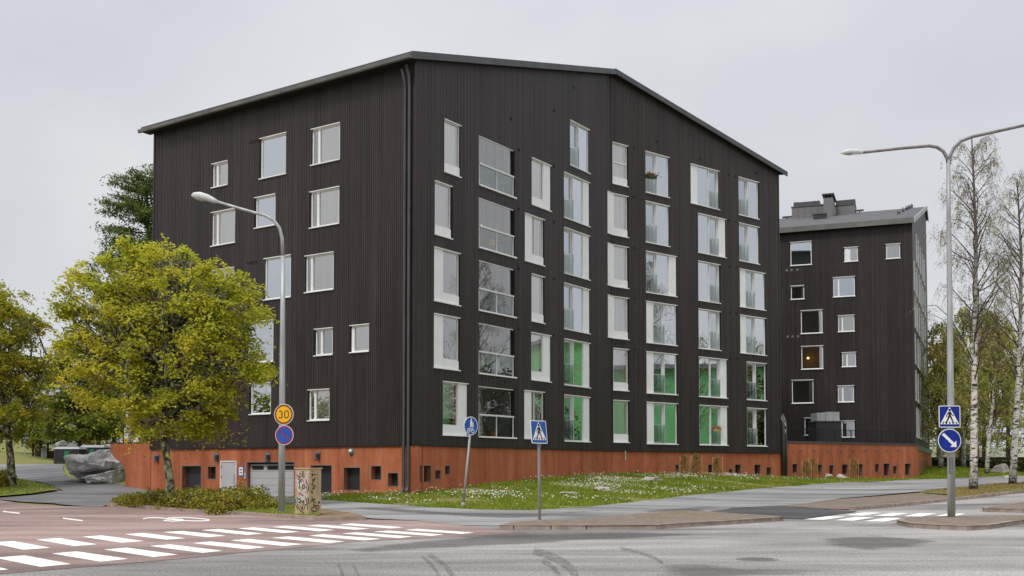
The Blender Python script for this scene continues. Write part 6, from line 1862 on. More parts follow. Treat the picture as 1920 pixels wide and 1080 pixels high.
def birch(name, label, pxs, depth, seed, r0=0.17, nb=46, leafn=3, spread=1.0, group=None, lmat='leaf_birch', leaf=0.09, twigs=12, first=0.3, droop=1.0):
    R = np.random.default_rng(seed)
    tp = [at(x, y, depth) for x, y in pxs]
    b = tp[0]; b[2] = h(b[0], b[1]) - 0.1
    t = thing(name, (b[0], b[1], b[2] + .1), label, 'tree', group)
    n_ = len(tp)
    zs = np.array([p[2] for p in tp]); H_ = zs[-1] - zs[0]
    rad = lambda z: r0 * (1.12 if z < zs[0] + .5 else 1) * (1 - 0.9 * (z - zs[0]) / H_) + 0.012
    dens = []
    for i in range(n_ - 1):
        for q in np.linspace(0, 1, 5)[:-1]: dens.append(tp[i] + (tp[i + 1] - tp[i]) * q)
    dens.append(tp[-1])
    mb = MB(); mb.tube(dens, [rad(p[2]) for p in dens], 10); obj('trunk', mb, M['birch'], t, smooth=True)
    mb = MB(); tw = MB(); L = []
    for i in range(nb):
        f_ = first + (0.97 - first) * (i + R.uniform()) / nb
        z = zs[0] + H_ * f_
        s0 = np.array([np.interp(z, zs, [p[j] for p in tp]) for j in range(3)])
        ln = H_ * 0.27 * spread * (1.12 - f_) ** 0.75 * R.uniform(0.6, 1.15)
        a = R.uniform(0, 2 * math.pi)
        up = R.uniform(0.9, 1.7)
        e = s0 + unit(np.array([math.cos(a), math.sin(a), up])) * ln
        br_ = branch(R, s0, e, 0.06, 6)
        br_[-1] = br_[-1] + np.array([0, 0, -0.1 * ln])
        rb_ = min(rad(z) * 0.4, 0.034)
        mb.tube(br_, [rb_ * (1 - .85 * k / 5) + .006 for k in range(6)], 5, caps=False)
        for _ in range(twigs):
            q = R.uniform(0.3, 1.0)
            s1 = br_[0] + (br_[-1] - br_[0]) * q
            l2 = R.uniform(0.5, 1.5) * (0.6 + 0.6 * spread) * (0.5 + 0.5 * (1.1 - f_))
            a2 = a + R.normal() * 1.0
            mid = s1 + np.array([math.cos(a2) * l2 * .5, math.sin(a2) * l2 * .5, l2 * .18])
            e2 = mid + np.array([math.cos(a2) * l2 * .3, math.sin(a2) * l2 * .3, -l2 * .55 * droop])
            tw.tube([s1, mid, e2], [.009, .006, .003], 3, caps=False)
            for _ in range(4):
                s3 = mid + (e2 - mid) * R.uniform(-.6, 1)
                e3 = s3 + np.array([R.normal() * .16, R.normal() * .16, -R.uniform(.2, .55) * droop])
                tw.tube([s3, e3], [.0045, .0025], 3, caps=False)
                if leafn:
                    k = int(R.integers(0, leafn + 1))
                    if k: L.append(s3 + (e3 - s3) * R.uniform(size=(k, 1)) + R.normal(size=(k, 3)) * .05)
    obj('limbs', mb, M['twig'], t); obj('twigs', tw, M['twig'], t, kind='stuff')
    if L: obj_np('crown', leaves(np.vstack(L), leaf, R, 0.1), 4, M[lmat], t)


G_B = 'birches along the right-hand path'
birch('birch_tree', 'tall nearly bare birch with white trunk just right of the island lamp', [(1825, 918), (1826, 850), (1827, 700), (1829, 560), (1830, 450), (1826, 350), (1822, 258)], 55.0, 21, r0=.19, nb=56, leafn=2, group=G_B, spread=1.0)
birch('birch_tree', 'tall nearly bare birch with white trunk nearest the right edge', [(1898, 908), (1902, 850), (1908, 740), (1913, 620), (1915, 480), (1907, 335)], 62.0, 22, r0=.19, nb=54, leafn=2, group=G_B, spread=1.1)
birch('birch_tree', 'thinner birch trunk standing on the grass between the two tall birches', [(1850, 879), (1853, 830), (1860, 770), (1866, 700), (1872, 590)], 84.0, 23, r0=.17, nb=46, leafn=9, group=G_B, lmat='leaf_birch', leaf=.17, spread=1.5, first=.25)
birch('birch_tree', 'birch with short visible trunk left of the island lamp, before the hedge', [(1763, 880), (1766, 840), (1768, 780), (1771, 700), (1770, 620)], 90.0, 24, r0=.2, nb=46, leafn=9, group=G_B, lmat='leaf_birch', leaf=.18, spread=1.4, first=.15)
birch('birch_tree', 'birch half hidden behind the trunk right of the island lamp', [(1806, 880), (1807, 840), (1806, 760), (1808, 660), (1806, 590)], 94.0, 25, r0=.2, nb=46, leafn=9, group=G_B, lmat='leaf_birch', leaf=.18, spread=1.4, first=.15)
for i, (tr, dep, lb, label) in enumerate((
        ([(1760, 862), (1760, 800), (1758, 740)], 118, [(1765, 700, 26), (1752, 740, 24), (1775, 760, 30), (1760, 800, 28), (1758, 650, 14), (1786, 815, 22), (1755, 832, 18), (1775, 838, 14)], 'olive tree filling the gap right of the second block'),
        ([(1800, 862), (1800, 800), (1800, 700)], 122, [(1800, 700, 34), (1785, 750, 32), (1820, 760, 34), (1800, 810, 30), (1830, 700, 26), (1812, 650, 16), (1790, 832, 16), (1815, 830, 18)], 'olive-brown tree behind the island lamp'),
        ([(1845, 862), (1845, 800), (1845, 700)], 120, [(1850, 660, 30), (1838, 710, 34), (1865, 740, 34), (1845, 790, 36), (1852, 620, 14), (1840, 828, 18), (1862, 825, 18)], 'rusty brown tree between the two tall birches'),
        ([(1890, 862), (1890, 790), (1890, 700)], 116, [(1885, 690, 36), (1905, 740, 38), (1880, 790, 34), (1915, 660, 34), (1925, 800, 36), (1890, 640, 18), (1885, 828, 20), (1912, 838, 16)], 'brown-green tree behind the birch at the right edge'),
        ([(1950, 862), (1950, 790), (1950, 700)], 112, [(1950, 690, 40), (1945, 750, 40), (1960, 800, 34)], 'brown-green tree just past the right edge'))):
    broadleaf('leafy_tree', label, tr, dep, lb, M['leaf_birch'], M['bark'], 50 + i, r0=0.22, leaf=0.22, per=.6, clumps=.8, voids=1.5, group='trees before the low building')

# shrubs of the bed: low rounded bushes, each its own
sh_spots = [(262, 950, 40, .62), (300, 951, 44, .75), (345, 955, 46, .78), (392, 958, 44, .74), (425, 960, 46, .8), (455, 955, 46, .98), (478, 952, 36, .85), (235, 944, 26, .4), (330, 944, 40, .7), (375, 945, 44, .75), (415, 947, 38, .75), (500, 958, 26, .45), (405, 966, 20, .42)]
lab = ['low end bush of the shrub bed above the pale kerb', 'bush in the shrub bed just left of the tree trunk', 'yellowing bush in front of the tree trunk', 'bush in the bed below the small dark niche', 'rosy bush in the bed below the grey steel door', 'tallest bush of the bed, before the garage door', 'bush in the bed before the garage door, nearest the lamp', 'smallest ground-hugging bush at the far left tip of the bed', 'bush at the rear of the bed behind the trunk', 'bush at the rear of the bed before the dark doorway', 'bush at the rear of the bed before the steel door', 'flat green bush between the bed and the lamp foot', 'trailing bush spilling over the kerb']
for i, (px, py, hw, hh) in enumerate(sh_spots):
    R = np.random.default_rng(200 + i)
    g = ground(px, py); z0 = h(*g)
    t = thing('shrub', (*g, z0), lab[i], 'shrub', 'shrubs in the roadside bed')
    w_ = hw * g[1] / F_PX; hh *= .88
    mb = MB()
    nl = int(2300 * (w_ / .8) * hh)
    d = unit(R.normal(size=(nl, 3))); d[:, 2] = np.abs(d[:, 2])
    rr = R.uniform(.35, 1.0, size=nl) ** .5
    lump = 1 + .22 * np.sin(d[:, 0] * 5 + i) * np.cos(d[:, 1] * 6 + 2 * i) + .12 * np.sin(d[:, 0] * 13 + d[:, 2] * 9)
    C = np.stack([g[0] + d[:, 0] * rr * w_ * lump, g[1] + d[:, 1] * rr * w_ * .9 * lump, z0 + .04 + d[:, 2] * rr * hh * lump], 1)
    for _ in range(14):
        a = R.uniform(0, 6.28); q = R.uniform(.3, .9)
        mb.tube([(g[0], g[1], z0), (g[0] + math.cos(a) * w_ * q * .5, g[1] + math.sin(a) * w_ * q * .5, z0 + hh * .5), (g[0] + math.cos(a) * w_ * q, g[1] + math.sin(a) * w_ * q, z0 + hh * .85)], [.015, .011, .005], 4, caps=False)
    obj('stems', mb, M['bark'], t)
    obj_np('foliage', leaves(C, .1, R, .4), 4, M['leaf_shrub'], t)
    if i in (4, 2, 5):
        fl = []
        for _ in range(3):
            c = C[int(R.integers(0, nl))] + np.array([0, -.05, .03]); fl.append(leaves(np.repeat(c[None], 5, 0) + R.normal(size=(5, 3)) * .015, .075, R, .2, 1.0))
        obj_np('blossoms', np.vstack(fl), 4, M['petal'], t)
# shrubs at the left tree
for i, (px, py, hw, hh) in enumerate(((-6, 915, 26, .9), (10, 905, 22, .8))):
    R = np.random.default_rng(240 + i); g = ground(px, py); z0 = h(*g); w_ = hw * g[1] / F_PX; nl = 1400
    t = thing('shrub', (*g, z0), ('low shrub at the left edge in front of the cut-off tree', 'low shrub behind the trunk of the cut-off tree')[i], 'shrub', 'shrubs at the left edge')
    d = unit(R.normal(size=(nl, 3))); d[:, 2] = np.abs(d[:, 2]); rr = R.uniform(.35, 1, size=nl) ** .5
    obj_np('foliage', leaves(np.stack([g[0] + d[:, 0] * rr * w_, g[1] + d[:, 1] * rr * w_, z0 + d[:, 2] * rr * hh], 1), .12, R, .4), 4, M['leaf_shrub'], t)

# staked pine saplings before the plinth
sap = [(1284, 889, 62.5, 1.0, 852), (1306, 890, 63.5, 1.1, 851), (1345, 891, 65, .8, 856), (1512, 893, 71, .9, 862), (1524, 893, 71.5, 1.1, 856), (1601, 894, 74.5, 1.1, 857)]
slab = ['staked young pine, leftmost before the red plinth', 'staked young pine, second from the left before the red plinth', 'thin staked sapling before the plinth niches', 'staked sapling left of a close pair by the second plinth', 'staked sapling right of a close pair by the second plinth', 'single staked sapling among the niches of the second plinth']
for i, (px, py, dep, wd, pyt) in enumerate(sap):
    R = np.random.default_rng(300 + i)
    b = at(px, py, dep); b[2] = h(b[0], b[1]); hh = (py - pyt) * dep / F_PX
    t = thing('pine_sapling', b, slab[i], 'sapling', 'staked saplings along the plinths')
    mb = MB(); mb.tube([b - [0, 0, .05], b + [0, 0, hh]], [.025, .008], 6); obj('trunk', mb, M['bark'], t)
    for s in (-1, 1):
        mb = MB(); mb.tube([(b[0] + s * .3, b[1] - .05, b[2] - .1), (b[0] + s * .3 + .02, b[1] - .05, b[2] + hh * 1.05)], .022, 6); obj('stake', mb, M['timber'], t)
    L = []
    for j in range(60):
        f_ = (j + .5) / 60; a = R.uniform(0, 6.28); ln = .42 * wd * (1.1 - f_)
        c = b + np.array([0, 0, hh * (.12 + .85 * f_)]); e = c + np.array([math.cos(a) * ln, math.sin(a) * ln, .12])
        for q in (.5, 1.0): L.append(c + (e - c) * q + R.normal(size=(5, 3)) * .07)
    obj_np('crown', leaves(np.vstack(L), .14, R, .0, .2), 4, M['sapling'], t)

# lawn: blades and white flowers scattered over the bank
lawn_poly = GP([(470, 931), (540, 934.5), (600, 937), (700, 943), (800, 950), (900, 955), (1000, 956), (1100, 950), (1200, 939), (1300, 927), (1400, 918), (1500, 910), (1600, 904), (1700, 899), (1712, 898)])
lawn_back = [np.array(FQ.pt(LEN_Q * f_, 0, .1)[:2]) for f_ in (1, .5, .05)] + [np.array(FB.pt(u, 0, .0)[:2]) for u in (16, 8, 0)] + [np.array(FA.pt(u, 0, .0)[:2]) for u in (14, 8, 3, 0)] + [np.array(FL.pt(u, 0, .0)[:2]) for u in (1.5, 4, 6.5)]
lawn_all = lawn_poly + lawn_back


def scatter(poly, n, R):
    E = np.array(poly); lo, hi = E.min(0), E.max(0)
    P = R.uniform(lo, hi, size=(int(n), 2))
    return P[inside(E, P)]


def vnoise(P, s, seed=0):
    x, y = P[:, 0] / s, P[:, 1] / s
    return (np.sin(x * 1.7 + seed + 1.3 * np.sin(y * 1.1 + seed)) + np.sin(y * 2.3 - seed + 1.7 * np.sin(x * .9)) + np.sin((x + y) * 3.1 + 2 * seed) * .5) / 2.5


def blades(name, label, poly, n, hmin, hmax, R, off=-0.04, bare=-0.55, material='grass', wid=.02):
    P = scatter(poly, n, R)
    v = vnoise(P, 2.2, 1.0)
    P = P[v > bare + R.uniform(-.3, .3, size=len(P))]
    Z = np.concatenate([hs(c) for c in np.array_split(P, max(1, len(P) // 20000))]) + off
    nn = len(P); a = R.uniform(0, 6.28, nn); hh = R.uniform(hmin, hmax, nn) * (1 + .35 * vnoise(P, 1.1, 3.0)); w_ = wid * R.uniform(.7, 1.6, nn)
    b0 = np.stack([P[:, 0], P[:, 1], Z], 1)
    dx = np.stack([np.cos(a) * w_, np.sin(a) * w_, np.zeros(nn)], 1)
    tip = b0 + np.stack([R.normal(size=nn) * hh * .35, R.normal(size=nn) * hh * .35, hh], 1)
    return obj_np(name, np.stack([b0 - dx, b0 + dx, tip], 1).reshape(-1, 3), 3, M[material], label=label, cat='grass', kind='stuff')


R = np.random.default_rng(9)
blades('grass', 'rough green grass on the bank before the red plinth', lawn_all, 380000, .05, .17, R, wid=.026, bare=-.3)
rgt = GP([(1712, 898), (1800, 895), (1920, 891.5), (1990, 889)]) + [at(1990, 872, 100)[:2], at(1880, 872, 110)[:2], at(1740, 876, 108)[:2]] + [QE]
blades('grass', 'green grass on the far side of the path at right', rgt, 110000, .08, .2, R, wid=.05)
blades('grass', 'dry olive turf blades under the birches', verge_turf, 30000, .03, .1, R, off=.03, material='sapling', wid=.02)
blades('grass', 'moss and grass round the foot of the left lamp', moss_poly, 9000, .03, .09, R, off=.06)
blades('grass', 'turf round the cut-off tree at the left edge', left_turf, 14000, .04, .12, R, off=.05, wid=.025)
blades('grass', 'thin fringe of grass along the garage wall', GP([(470, 930), (545, 935), (600, 938), (600, 932)]) + [np.array(FL.pt(6, 0, 0)[:2]), np.array(FL.pt(9.3, 0, 0)[:2])], 3000, .05, .13, R, off=.0)
P = scatter(lawn_all, 110000, R)
fa = (P - FA.P)
uA = fa @ FA.d; outA = fa @ FA.n
band = np.exp(-((outA - 4.2) / 3.4) ** 2) * ss(uA, -3, 5) * (1 - ss(uA, 27, 33)) + .35 * np.exp(-((uA - -1) / 4) ** 2) + .05
clump = np.clip(vnoise(P, 1.3, 2.0) + .45, 0, 1) * np.clip(vnoise(P, 4.0, 5.0) + .75, 0, 1)
P = P[R.uniform(size=len(P)) < band * clump ** 1.5 * .95]
Z = hs(P) + R.uniform(.08, .2, size=len(P))
C = np.stack([P[:, 0], P[:, 1], Z], 1)
V = np.vstack([leaves(C, .062, R, 1.2, 1.0), leaves(C + [0, 0, .004], .055, R, .0, 1.0)])
obj_np('daisies', V, 4, M['petal'], label='white daisies and clover flowering across the grass bank', cat='flowers', kind='stuff')

# ------------------------------------------------------------------ stones, bins, shelter and houses
def boulder(name, label, c, dims, seed, material, cat='rock', facets=0.16, group=None, rotz=0.0, cut=0.0):
    R = np.random.default_rng(seed)
    import bmesh as _bm
    bm = _bm.new(); _bm.ops.create_icosphere(bm, subdivisions=4, radius=1.0)
    pl = [(unit(R.normal(size=3)), R.uniform(.55, .92)) for _ in range(16)]
    ca, sa = math.cos(rotz), math.sin(rotz)
    for v in bm.verts:
        p = np.array(v.co)
        for nrm, dd in pl:
            e = p @ nrm - dd
            if e > 0: p = p - nrm * e * .93
        p = p * (1 + facets * .25 * (math.sin(p[0] * 7 + seed) * math.cos(p[2] * 9 + p[1] * 5)))
        p = p * np.array(dims)
        v.co = (c[0] + ca * p[0] - sa * p[1], c[1] + sa * p[0] + ca * p[1], c[2] + p[2])
    mb = MB(); bm.verts.index_update()
    mb.v = [tuple(v.co) for v in bm.verts]; mb.f = [tuple(v.index for v in f.verts) for f in bm.faces]; bm.free()
    o = obj(name, mb, material)
    return setp(o, label, cat, group)


def rock_slab():
    """the big split boulder at the end of the retaining wall: a sloping upper slab over a lower block"""
    d = 60.0
    up = [(121, 858), (135, 853), (165, 849), (203, 843), (212, 856), (228, 868), (231, 880), (200, 887), (170, 893), (152, 900), (140, 893), (124, 884)]
    loq = [(152, 900), (170, 893), (200, 887), (231, 880), (232, 908), (205, 911), (185, 909), (165, 904)]
    R = np.random.default_rng(4)
    root = thing('boulder', (*at(180, 905, d)[:2], at(180, 905, d)[2]), 'big split grey granite boulder against the end of the red wall', 'rock')
    for nm, ol, y0, m_ in (('upper_slab', up, 0.0, 'rock'), ('lower_block', loq, -.35, 'rock')):
        mb = MB(); n = len(ol)
        ring = [at(x, y, d) for x, y in ol]
        cen = np.mean(ring, axis=0)
        fr, mid, bk2 = [], [], []
        for p in ring:
            j = R.normal(size=3) * .06
            fr.append(cen + (p - cen) * .62 + np.array([0, -1.0 + y0, .12 if nm == 'upper_slab' else .05]) + j)
            mid.append(p + np.array([0, y0, 0]) + j * .4)
            bk2.append(cen + (p - cen) * .8 + np.array([0, 1.5, -.05]) + j)
        fr2 = [cen + (p - cen) * .28 + np.array([R.normal() * .1, -1.25 + y0 + R.normal() * .12, .1]) for p in ring]
        mb.v = [tuple(p) for p in fr2 + fr + mid + bk2] + [tuple(cen + np.array([0, -1.3 + y0, .1])), tuple(cen + np.array([0, 1.7, 0]))]
        for lay in range(3):
            for i in range(n):
                a, b_ = lay * n + i, lay * n + (i + 1) % n
                mb.f += [(a, b_, b_ + n), (a, b_ + n, a + n)]
        for i in range(n):
            mb.f.append((4 * n, (i + 1) % n, i)); mb.f.append((4 * n + 1, 3 * n + i, 3 * n + (i + 1) % n))
        o = obj(nm, mb, M[m_], root)
        md = o.modifiers.new('sub', 'SUBSURF'); md.subdivision_type = 'SIMPLE'; md.levels = md.render_levels = 5
        tx = bpy.data.textures.new('rockn', 'CLOUDS'); tx.noise_scale = .42; tx.noise_depth = 6
        dm = o.modifiers.new('disp', 'DISPLACE'); dm.texture = tx; dm.strength = .28; dm.texture_coords = 'LOCAL'


rock_slab()
for i, (px, py, dep, w_, hh, lb_) in enumerate(((1545, 889.5, 75, .72, .28, 'flat pale stone in the grass left of its pair'), (1575, 890.5, 75.5, .66, .26, 'flat pale stone in the grass right of its pair'), (1067, 902, 47, .45, .14, 'broken grey stone slab on the flowery bank'),
                                             (1130, 899, 50, .55, .2, 'low grey stone lying in the daisies'), (1222, 894, 58, .8, .2, 'long pale stone among the daisies nearest the fold'), (1877, 876, 86, .95, .65, 'large rounded stone beneath the right-hand birches'), (1893, 884, 80, .5, .18, 'small flat stone beside the large rounded one'))):
    c = at(px, py, dep); c[2] = h(c[0], c[1]) + hh * .2
    boulder('stone', lb_, c, (w_, w_ * .7, hh), 60 + i, M['rock_tan'], 'stone', group='stones in the grass')
p = at(112, 830, 84); p[2] = h(p[0], p[1]) + .6
boulder('boulder', 'grey rock outcrop behind the bins', at(114, 832, 88) - [0, 0, .1], (.6, .5, .4), 90, M['rock'])

# refuse bins
for i, (px0, px1, pyt, dep) in enumerate(((101, 148, 838, 78), (150, 195, 835, 80), (198, 222, 833, 82))):
    a, b_ = at(px0, pyt, dep), at(px1, pyt, dep)
    zb = h((a[0] + b_[0]) / 2, dep); zt_ = a[2]
    zb = min(zb, zt_ - 1.0)
    t = thing('refuse_bin', ((a[0] + b_[0]) / 2, dep, zb), ('dark slatted refuse bin with green label, leftmost behind the boulder', 'dark slatted refuse bin, middle of the row behind the boulder', 'dark refuse bin partly hidden by the red wall')[i], 'bin', 'refuse bins')
    mb = MB(); ns = 18
    mb.box(a[0] + .03, b_[0] - .03, dep + .03, dep + 1.5, zb - .2, zt_ - .16)
    obj('bin_body', mb, M['bin'], t)
    mb = MB(); w_ = (b_[0] - a[0]) / ns
    for j in range(ns): mb.box(a[0] + j * w_ + .01, a[0] + (j + 1) * w_ - .015, dep - .005, dep + .029, zb - .2, zt_ - .18)
    obj('slats', mb, M['bin'], t, kind='stuff')
    mb = MB(); q = [(a[0] - .03, dep - .05), (b_[0] + .03, dep - .05), (b_[0] + .03, dep + 1.55), (a[0] - .03, dep + 1.55)]
    cx_, cy_ = (a[0] + b_[0]) / 2, dep + .75
    mb.hexa([(*p_, zt_ - .155) for p_ in q], [(cx_ + (p_[0] - cx_) * .86, cy_ + (p_[1] - cy_) * .7, zt_ + .02) for p_ in q]); obj('lid', mb, M['bin_lid'], t)
    if i < 2:
        xl = a[0] + (b_[0] - a[0]) * (.42 if i == 0 else .4)
        mb = MB(); mb.box(xl, xl + .34, dep - .02, dep - .008, zt_ - .72, zt_ - .3); obj('label_plate', mb, M['green_tag'], t)
# small dark shelter with a notice board
dep = 92
x0_, x1_ = at(50, 835, dep)[0], at(106, 835, dep)[0]
zr_ = at(50, 831.5, dep)[2]; zb = h(x0_, dep)
sh = thing('shelter', (x0_, dep, zb), 'low dark open shelter with grey notice board at far left', 'shelter')
mb = MB(); mb.box(x0_, x1_, dep - .6, dep + .9, zr_ - .05, zr_ + .06); obj('shelter_roof', mb, M['black'], sh)
for px in (62, 77, 90):
    xx = at(px, 835, dep)[0]; mb = MB(); mb.box(xx - .06, xx + .06, dep - .06, dep + .06, zb - .3, zr_ - .052); obj('shelter_post', mb, M['black'], sh)
mb = MB(); xx = at(78.5, 840, dep)[0]; mb.box(xx, xx + .5, dep - .16, dep - .08, at(80, 858, dep)[2], at(80, 840, dep)[2]); obj('notice_board', mb, M['galv_dark'], sh)
mb = MB(); mb.box(x0_ + .4, x1_, dep + .7, dep + .8, zb - .3, at(60, 845, dep)[2]); obj('back_wall', mb, M['brownwall'], sh)
# post with notice, fence and rail behind the retaining wall
dep = 66
b_ = at(236.5, 832, dep)
t = thing('notice_post', (b_[0], dep, h(b_[0], dep)), 'narrow white notice with yellow foot on a post behind the red wall', 'sign')
mb = MB(); mb.tube([(b_[0], dep, h(b_[0], dep) - .1), tuple(at(236.5, 799, dep))], .04, 8); obj('post', mb, M['galv_dark'], t)
p0, p1 = at(233, 822, dep - .05), at(240, 803, dep - .05)
mb = MB(); mb.box(p0[0], p1[0], dep - .09, dep - .05, p0[2], p1[2]); obj('notice', mb, M['s_white'], t)
mb = MB(); mb.box(p0[0], p1[0], dep - .09, dep - .05, at(0, 829.5, dep)[2], p0[2] - .01); obj('yellow_plate', mb, M['s_yellow'], t)
mb = MB()
for q in (.2, .38, .56, .74): mb.box(p0[0] + .06, p1[0] - .06, dep - .094, dep - .091, p0[2] + (p1[2] - p0[2]) * q, p0[2] + (p1[2] - p0[2]) * (q + .08))
obj('notice_print', mb, M['trim'], t)
fz_ = zt
zfen = edge[0][1]
fe = thing('guard_rail', FL.pt(20.5, zfen, -.2), 'thin black guard rail along the top of the red retaining wall', 'railing')
for i, u in enumerate(np.linspace(LEN_L + .3, edge[0][0] - .2, 5)):
    mb = MB(); mb.fbox(FL, u - .02, u + .02, zfen + .05, zfen + 1.05, -.26, -.22); obj('post', mb, M['black'], fe)
for zz in (.55, 1.02):
    mb = MB(); mb.fbox(FL, LEN_L + .3, edge[0][0] - .2, zfen + zz, zfen + zz + .03, -.255, -.225); obj('rail', mb, M['black'], fe)


def house(name, label, px0, px1, py0, py1, depth, wall, roofm, deep=8, roof_px=10, wins=(), cat='building', gable=True):
    a, b_ = at(px0, py1, depth), at(px1, py0, depth)
    zb = min(a[2], h(a[0], depth)) - .5
    t = thing(name, (a[0], depth, zb), label, cat)
    mb = MB(); mb.box(a[0], b_[0], depth, depth + deep, zb, b_[2]); obj('wall', mb, wall, t)
    zr = b_[2]; rh = roof_px * depth / F_PX; e = .4
    mb = MB()
    if gable:
        A = [(a[0] - e, depth - e, zr - .05), (b_[0] + e, depth - e, zr - .05), (b_[0] + e, depth + deep / 2, zr + rh), (a[0] - e, depth + deep / 2, zr + rh)]
        mb.hexa(A, [(x, y, z + .2) for x, y, z in A])
        A = [(a[0] - e, depth + deep / 2, zr + rh), (b_[0] + e, depth + deep / 2, zr + rh), (b_[0] + e, depth + deep + e, zr - .05), (a[0] - e, depth + deep + e, zr - .05)]
        mb.hexa(A, [(x, y, z + .2) for x, y, z in A])
        for xx in (a[0], b_[0]): mb.poly([(xx, depth, zr), (xx, depth + deep, zr), (xx, depth + deep / 2, zr + rh)])
    else: mb.box(a[0] - e, b_[0] + e, depth - e, depth + deep + e, zr + .002, zr + .25)
    obj('roof', mb, roofm, t)
    for (wx0, wx1, wy0, wy1, wm) in wins:
        p, q = at(wx0, wy1, depth), at(wx1, wy0, depth)
        mb = MB(); mb.box(p[0] - .06, q[0] + .06, depth - .05, depth - .002, p[2] - .06, q[2] + .06); w = obj('window', mb, M['white'], t)
        mb = MB(); mb.box(p[0], q[0], depth - .07, depth - .052, p[2], q[2]); obj('pane', mb, M[wm], w)
    return t


house('house', 'yellow rendered house showing between the left-hand trees', 90, 132, 752, 850, 128, M['yellowwall'], M['slate'], 9, 8, wins=((100, 106, 770, 780, 'coated'), (116, 122, 770, 780, 'coated')))
house('house', 'pale grey house with blue-grey roof and dark window at far left', 40, 88, 770, 850, 118, M['greywall'], M['slate'], 9, 22, wins=((72, 84, 781, 794, 'darkdoor'),))
house('house', 'distant grey-roofed house above the pale grey one', 62, 92, 745, 850, 150, M['greywall'], M['slate'], 9, 16)
for i, (px, py, dep, wd) in enumerate(((75, 715, 260, 60), (120, 720, 250, 46), (30, 722, 255, 60), (165, 730, 265, 46))):
    R = np.random.default_rng(400 + i)
    c = at(px, py, dep); w_ = wd * dep / F_PX; zb = h(c[0], dep)
    t = thing('distant_tree', (c[0], dep, zb), ('hazy green tree on the skyline above the grey roofs', 'hazy green tree on the skyline above the yellow house', 'hazy tree on the skyline behind the cut-off tree', 'hazy tree on the skyline behind the slender tree')[i], 'tree', 'trees on the left skyline')
    mb = MB(); mb.tube([(c[0], dep, zb - .5), (c[0], dep, c[2])], [.5, .2], 6); obj('trunk', mb, M['bark'], t)
    C = []
    for _ in range(60):
        q = R.normal(size=3) * np.array([w_ * .42, w_ * .3, 5.0]); C.append(np.array([c[0], dep, c[2] - 6]) + q + R.normal(size=(26, 3)) * 1.1)
    C = np.vstack(C); C = C[C[:, 2] < c[2]]
    obj_np('crown', leaves(C, .9, R, .3), 4, M['leaf_green'], t)

# low buildings and hedge on the right
house('low_building', 'long low white-banded building behind the right-hand birches', 1735, 1800, 842, 875, 128, M['brownwall'], M['white'], 12, 1, gable=False, wins=())
lb = house('low_building', 'orange-brown building part with a blue door behind the birches', 1801, 1836, 836, 875, 126, M['orangewall'], M['flash'], 12, 1, gable=False, wins=((1811, 1821, 851, 871, 'bluewall'),))
house('low_building', 'low white-banded building at the right edge behind the birches', 1837, 2010, 842, 875, 130, M['brownwall'], M['white'], 12, 1, gable=False, wins=())
for (pa, pb, dep, lb_) in ((1735, 1800, 127.4, 'white fascia band of the low building left of the blue door'), (1837, 2010, 129.4, 'white fascia band of the low building right of the blue door')):
    a, b_ = at(pa, 857, dep), at(pb, 841, dep)
    mb = MB(); mb.box(a[0], b_[0], dep - .2, dep + .1, a[2], b_[2]); t = thing('canopy', (a[0], dep, a[2]), lb_, 'canopy'); obj('fascia_board', mb, M['white'], t)
R = np.random.default_rng(55)
ha, hb = at(1738, 872, 112), at(1990, 870, 108)
t = thing('hedge', ((ha[0] + hb[0]) / 2, 110, h((ha[0] + hb[0]) / 2, 110)), 'dark clipped hedge in front of the low white-banded building', 'hedge')
nl = 16000; f_ = R.uniform(size=nl)
X = ha[0] + (hb[0] - ha[0]) * f_; Y = ha[1] + (hb[1] - ha[1]) * f_ + R.uniform(-.5, .5, nl)
Zg = np.concatenate([hs(np.stack([X, Y], 1)[c_]) for c_ in np.array_split(np.arange(nl), 4)])
obj_np('foliage', leaves(np.stack([X, Y, Zg + R.uniform(0, 1.1, nl)], 1), .26, R, .2), 4, M['hedge'], t)

# across the street, out of the picture on the right: the green house and the trees that the windows mirror
def offhouse(label, x0, x1, y0, y1, zt_, wall):
    zb = h((x0 + x1) / 2, (y0 + y1) / 2) - 1
    t = thing('apartment_building', (x0, y0, zb), label, 'building')
    mb = MB(); mb.box(x0, x1, y0, y1, zb, zt_); obj('wall', mb, wall, t)
    mb = MB(); mb.box(x0 - .6, x1 + .6, y0 - .6, y1 + .6, zt_ + .002, zt_ + .5); obj('roof', mb, M['slate'], t)
    return t


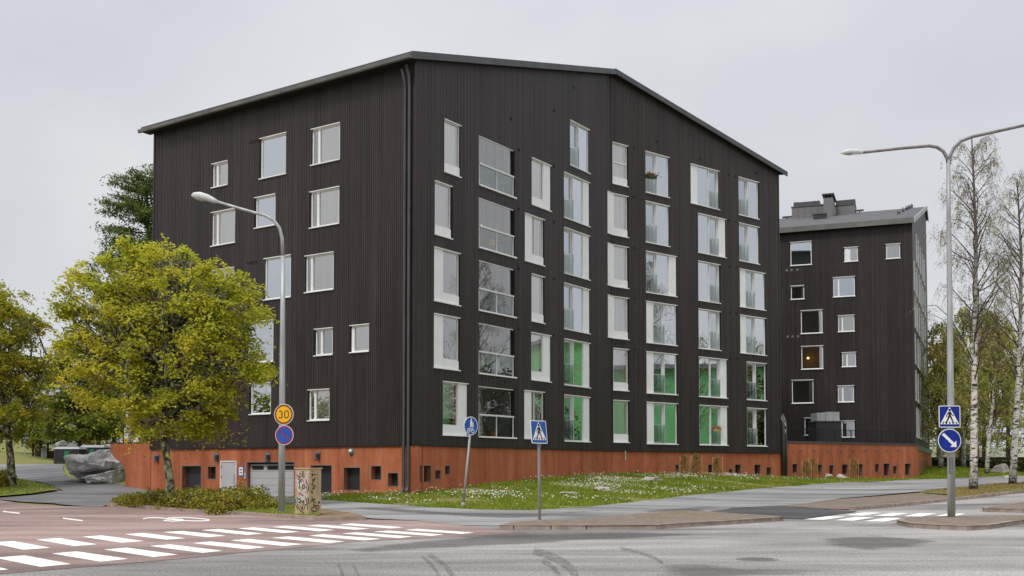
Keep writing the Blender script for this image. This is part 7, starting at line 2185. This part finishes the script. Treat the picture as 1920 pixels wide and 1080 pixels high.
offhouse('tall bright green house across the street, seen only mirrored in the lower windows', 70, 84, 87.5, 125, 17.5, M['greenwall'])
offhouse('lower bright green wing across the street, seen only mirrored in the lower windows', 70, 82, 48, 73.5, 13.2, M['greenwall'])
for i, (x, y, H_) in enumerate(((60, 72, 15), (62, 84, 17), (58, 96, 15), (63, 104, 16), (56, 60, 14), (64, 66, 16))):
    px = 960 + F_PX * x / y
    zb = h(x, y)
    pys = [HORIZON - (zb + H_ * f_ - CAM_Z) * F_PX / y for f_ in (0, .25, .5, .75, 1.0)]
    birch('birch_tree', 'bare birch across the street, seen only mirrored in the windows, ' + ('fourth', 'third', 'second', 'first', 'last', 'fifth')[i] + ' from the far end', [(px, py) for py in pys], y, 500 + i, r0=.2, nb=34, leafn=2, group='birches across the street', leaf=.16, twigs=6)
for i, (x, y) in enumerate(((66, 78), (67, 83), (64, 74.5))):
    px = 960 + F_PX * x / y; zb = h(x, y); kk = y / F_PX
    py = lambda z: HORIZON - (z - CAM_Z) / kk
    broadleaf('leafy_tree', 'leafy tree in the gap between the green houses, mirrored in the balconies, ' + ('middle', 'far', 'near')[i] + ' one', [(px, py(zb)), (px, py(zb + 2)), (px, py(zb + 4))], y,
              [(px + dx / kk, py(zb + dz), 2.0 / kk) for dx, dz in ((0, 4), (-1.6, 6), (1.6, 6), (0, 8.5), (0, 11))], M['hedge'], M['bark'], 640 + i, r0=.2, leaf=.4, per=.6, clumps=.6, group='trees between the green houses')
# and on the far left, mirrored in the left face
for i, (x, y) in enumerate(((-62, 44), (-66, 36), (-60, 28), (-68, 54), (-64, 20))):
    px = 960 + F_PX * x / y; zb = h(x, y); kk = y / F_PX
    py = lambda z: HORIZON - (z - CAM_Z) / kk
    broadleaf('leafy_tree', 'leafy tree left of the street, mirrored in the left windows, ' + ('second', 'third', 'fourth', 'first', 'last')[i] + ' from the far end', [(px, py(zb)), (px, py(zb + 2)), (px, py(zb + 4))], y,
              [(px + dx / kk, py(zb + dz), 2.2 / kk) for dx, dz in ((0, 5), (-1.6, 6.5), (1.6, 6.5), (0, 8.3))], M['leaf_green'], M['bark'], 600 + i, r0=.2, leaf=.4, per=.5, clumps=.5, group='trees left of the street')
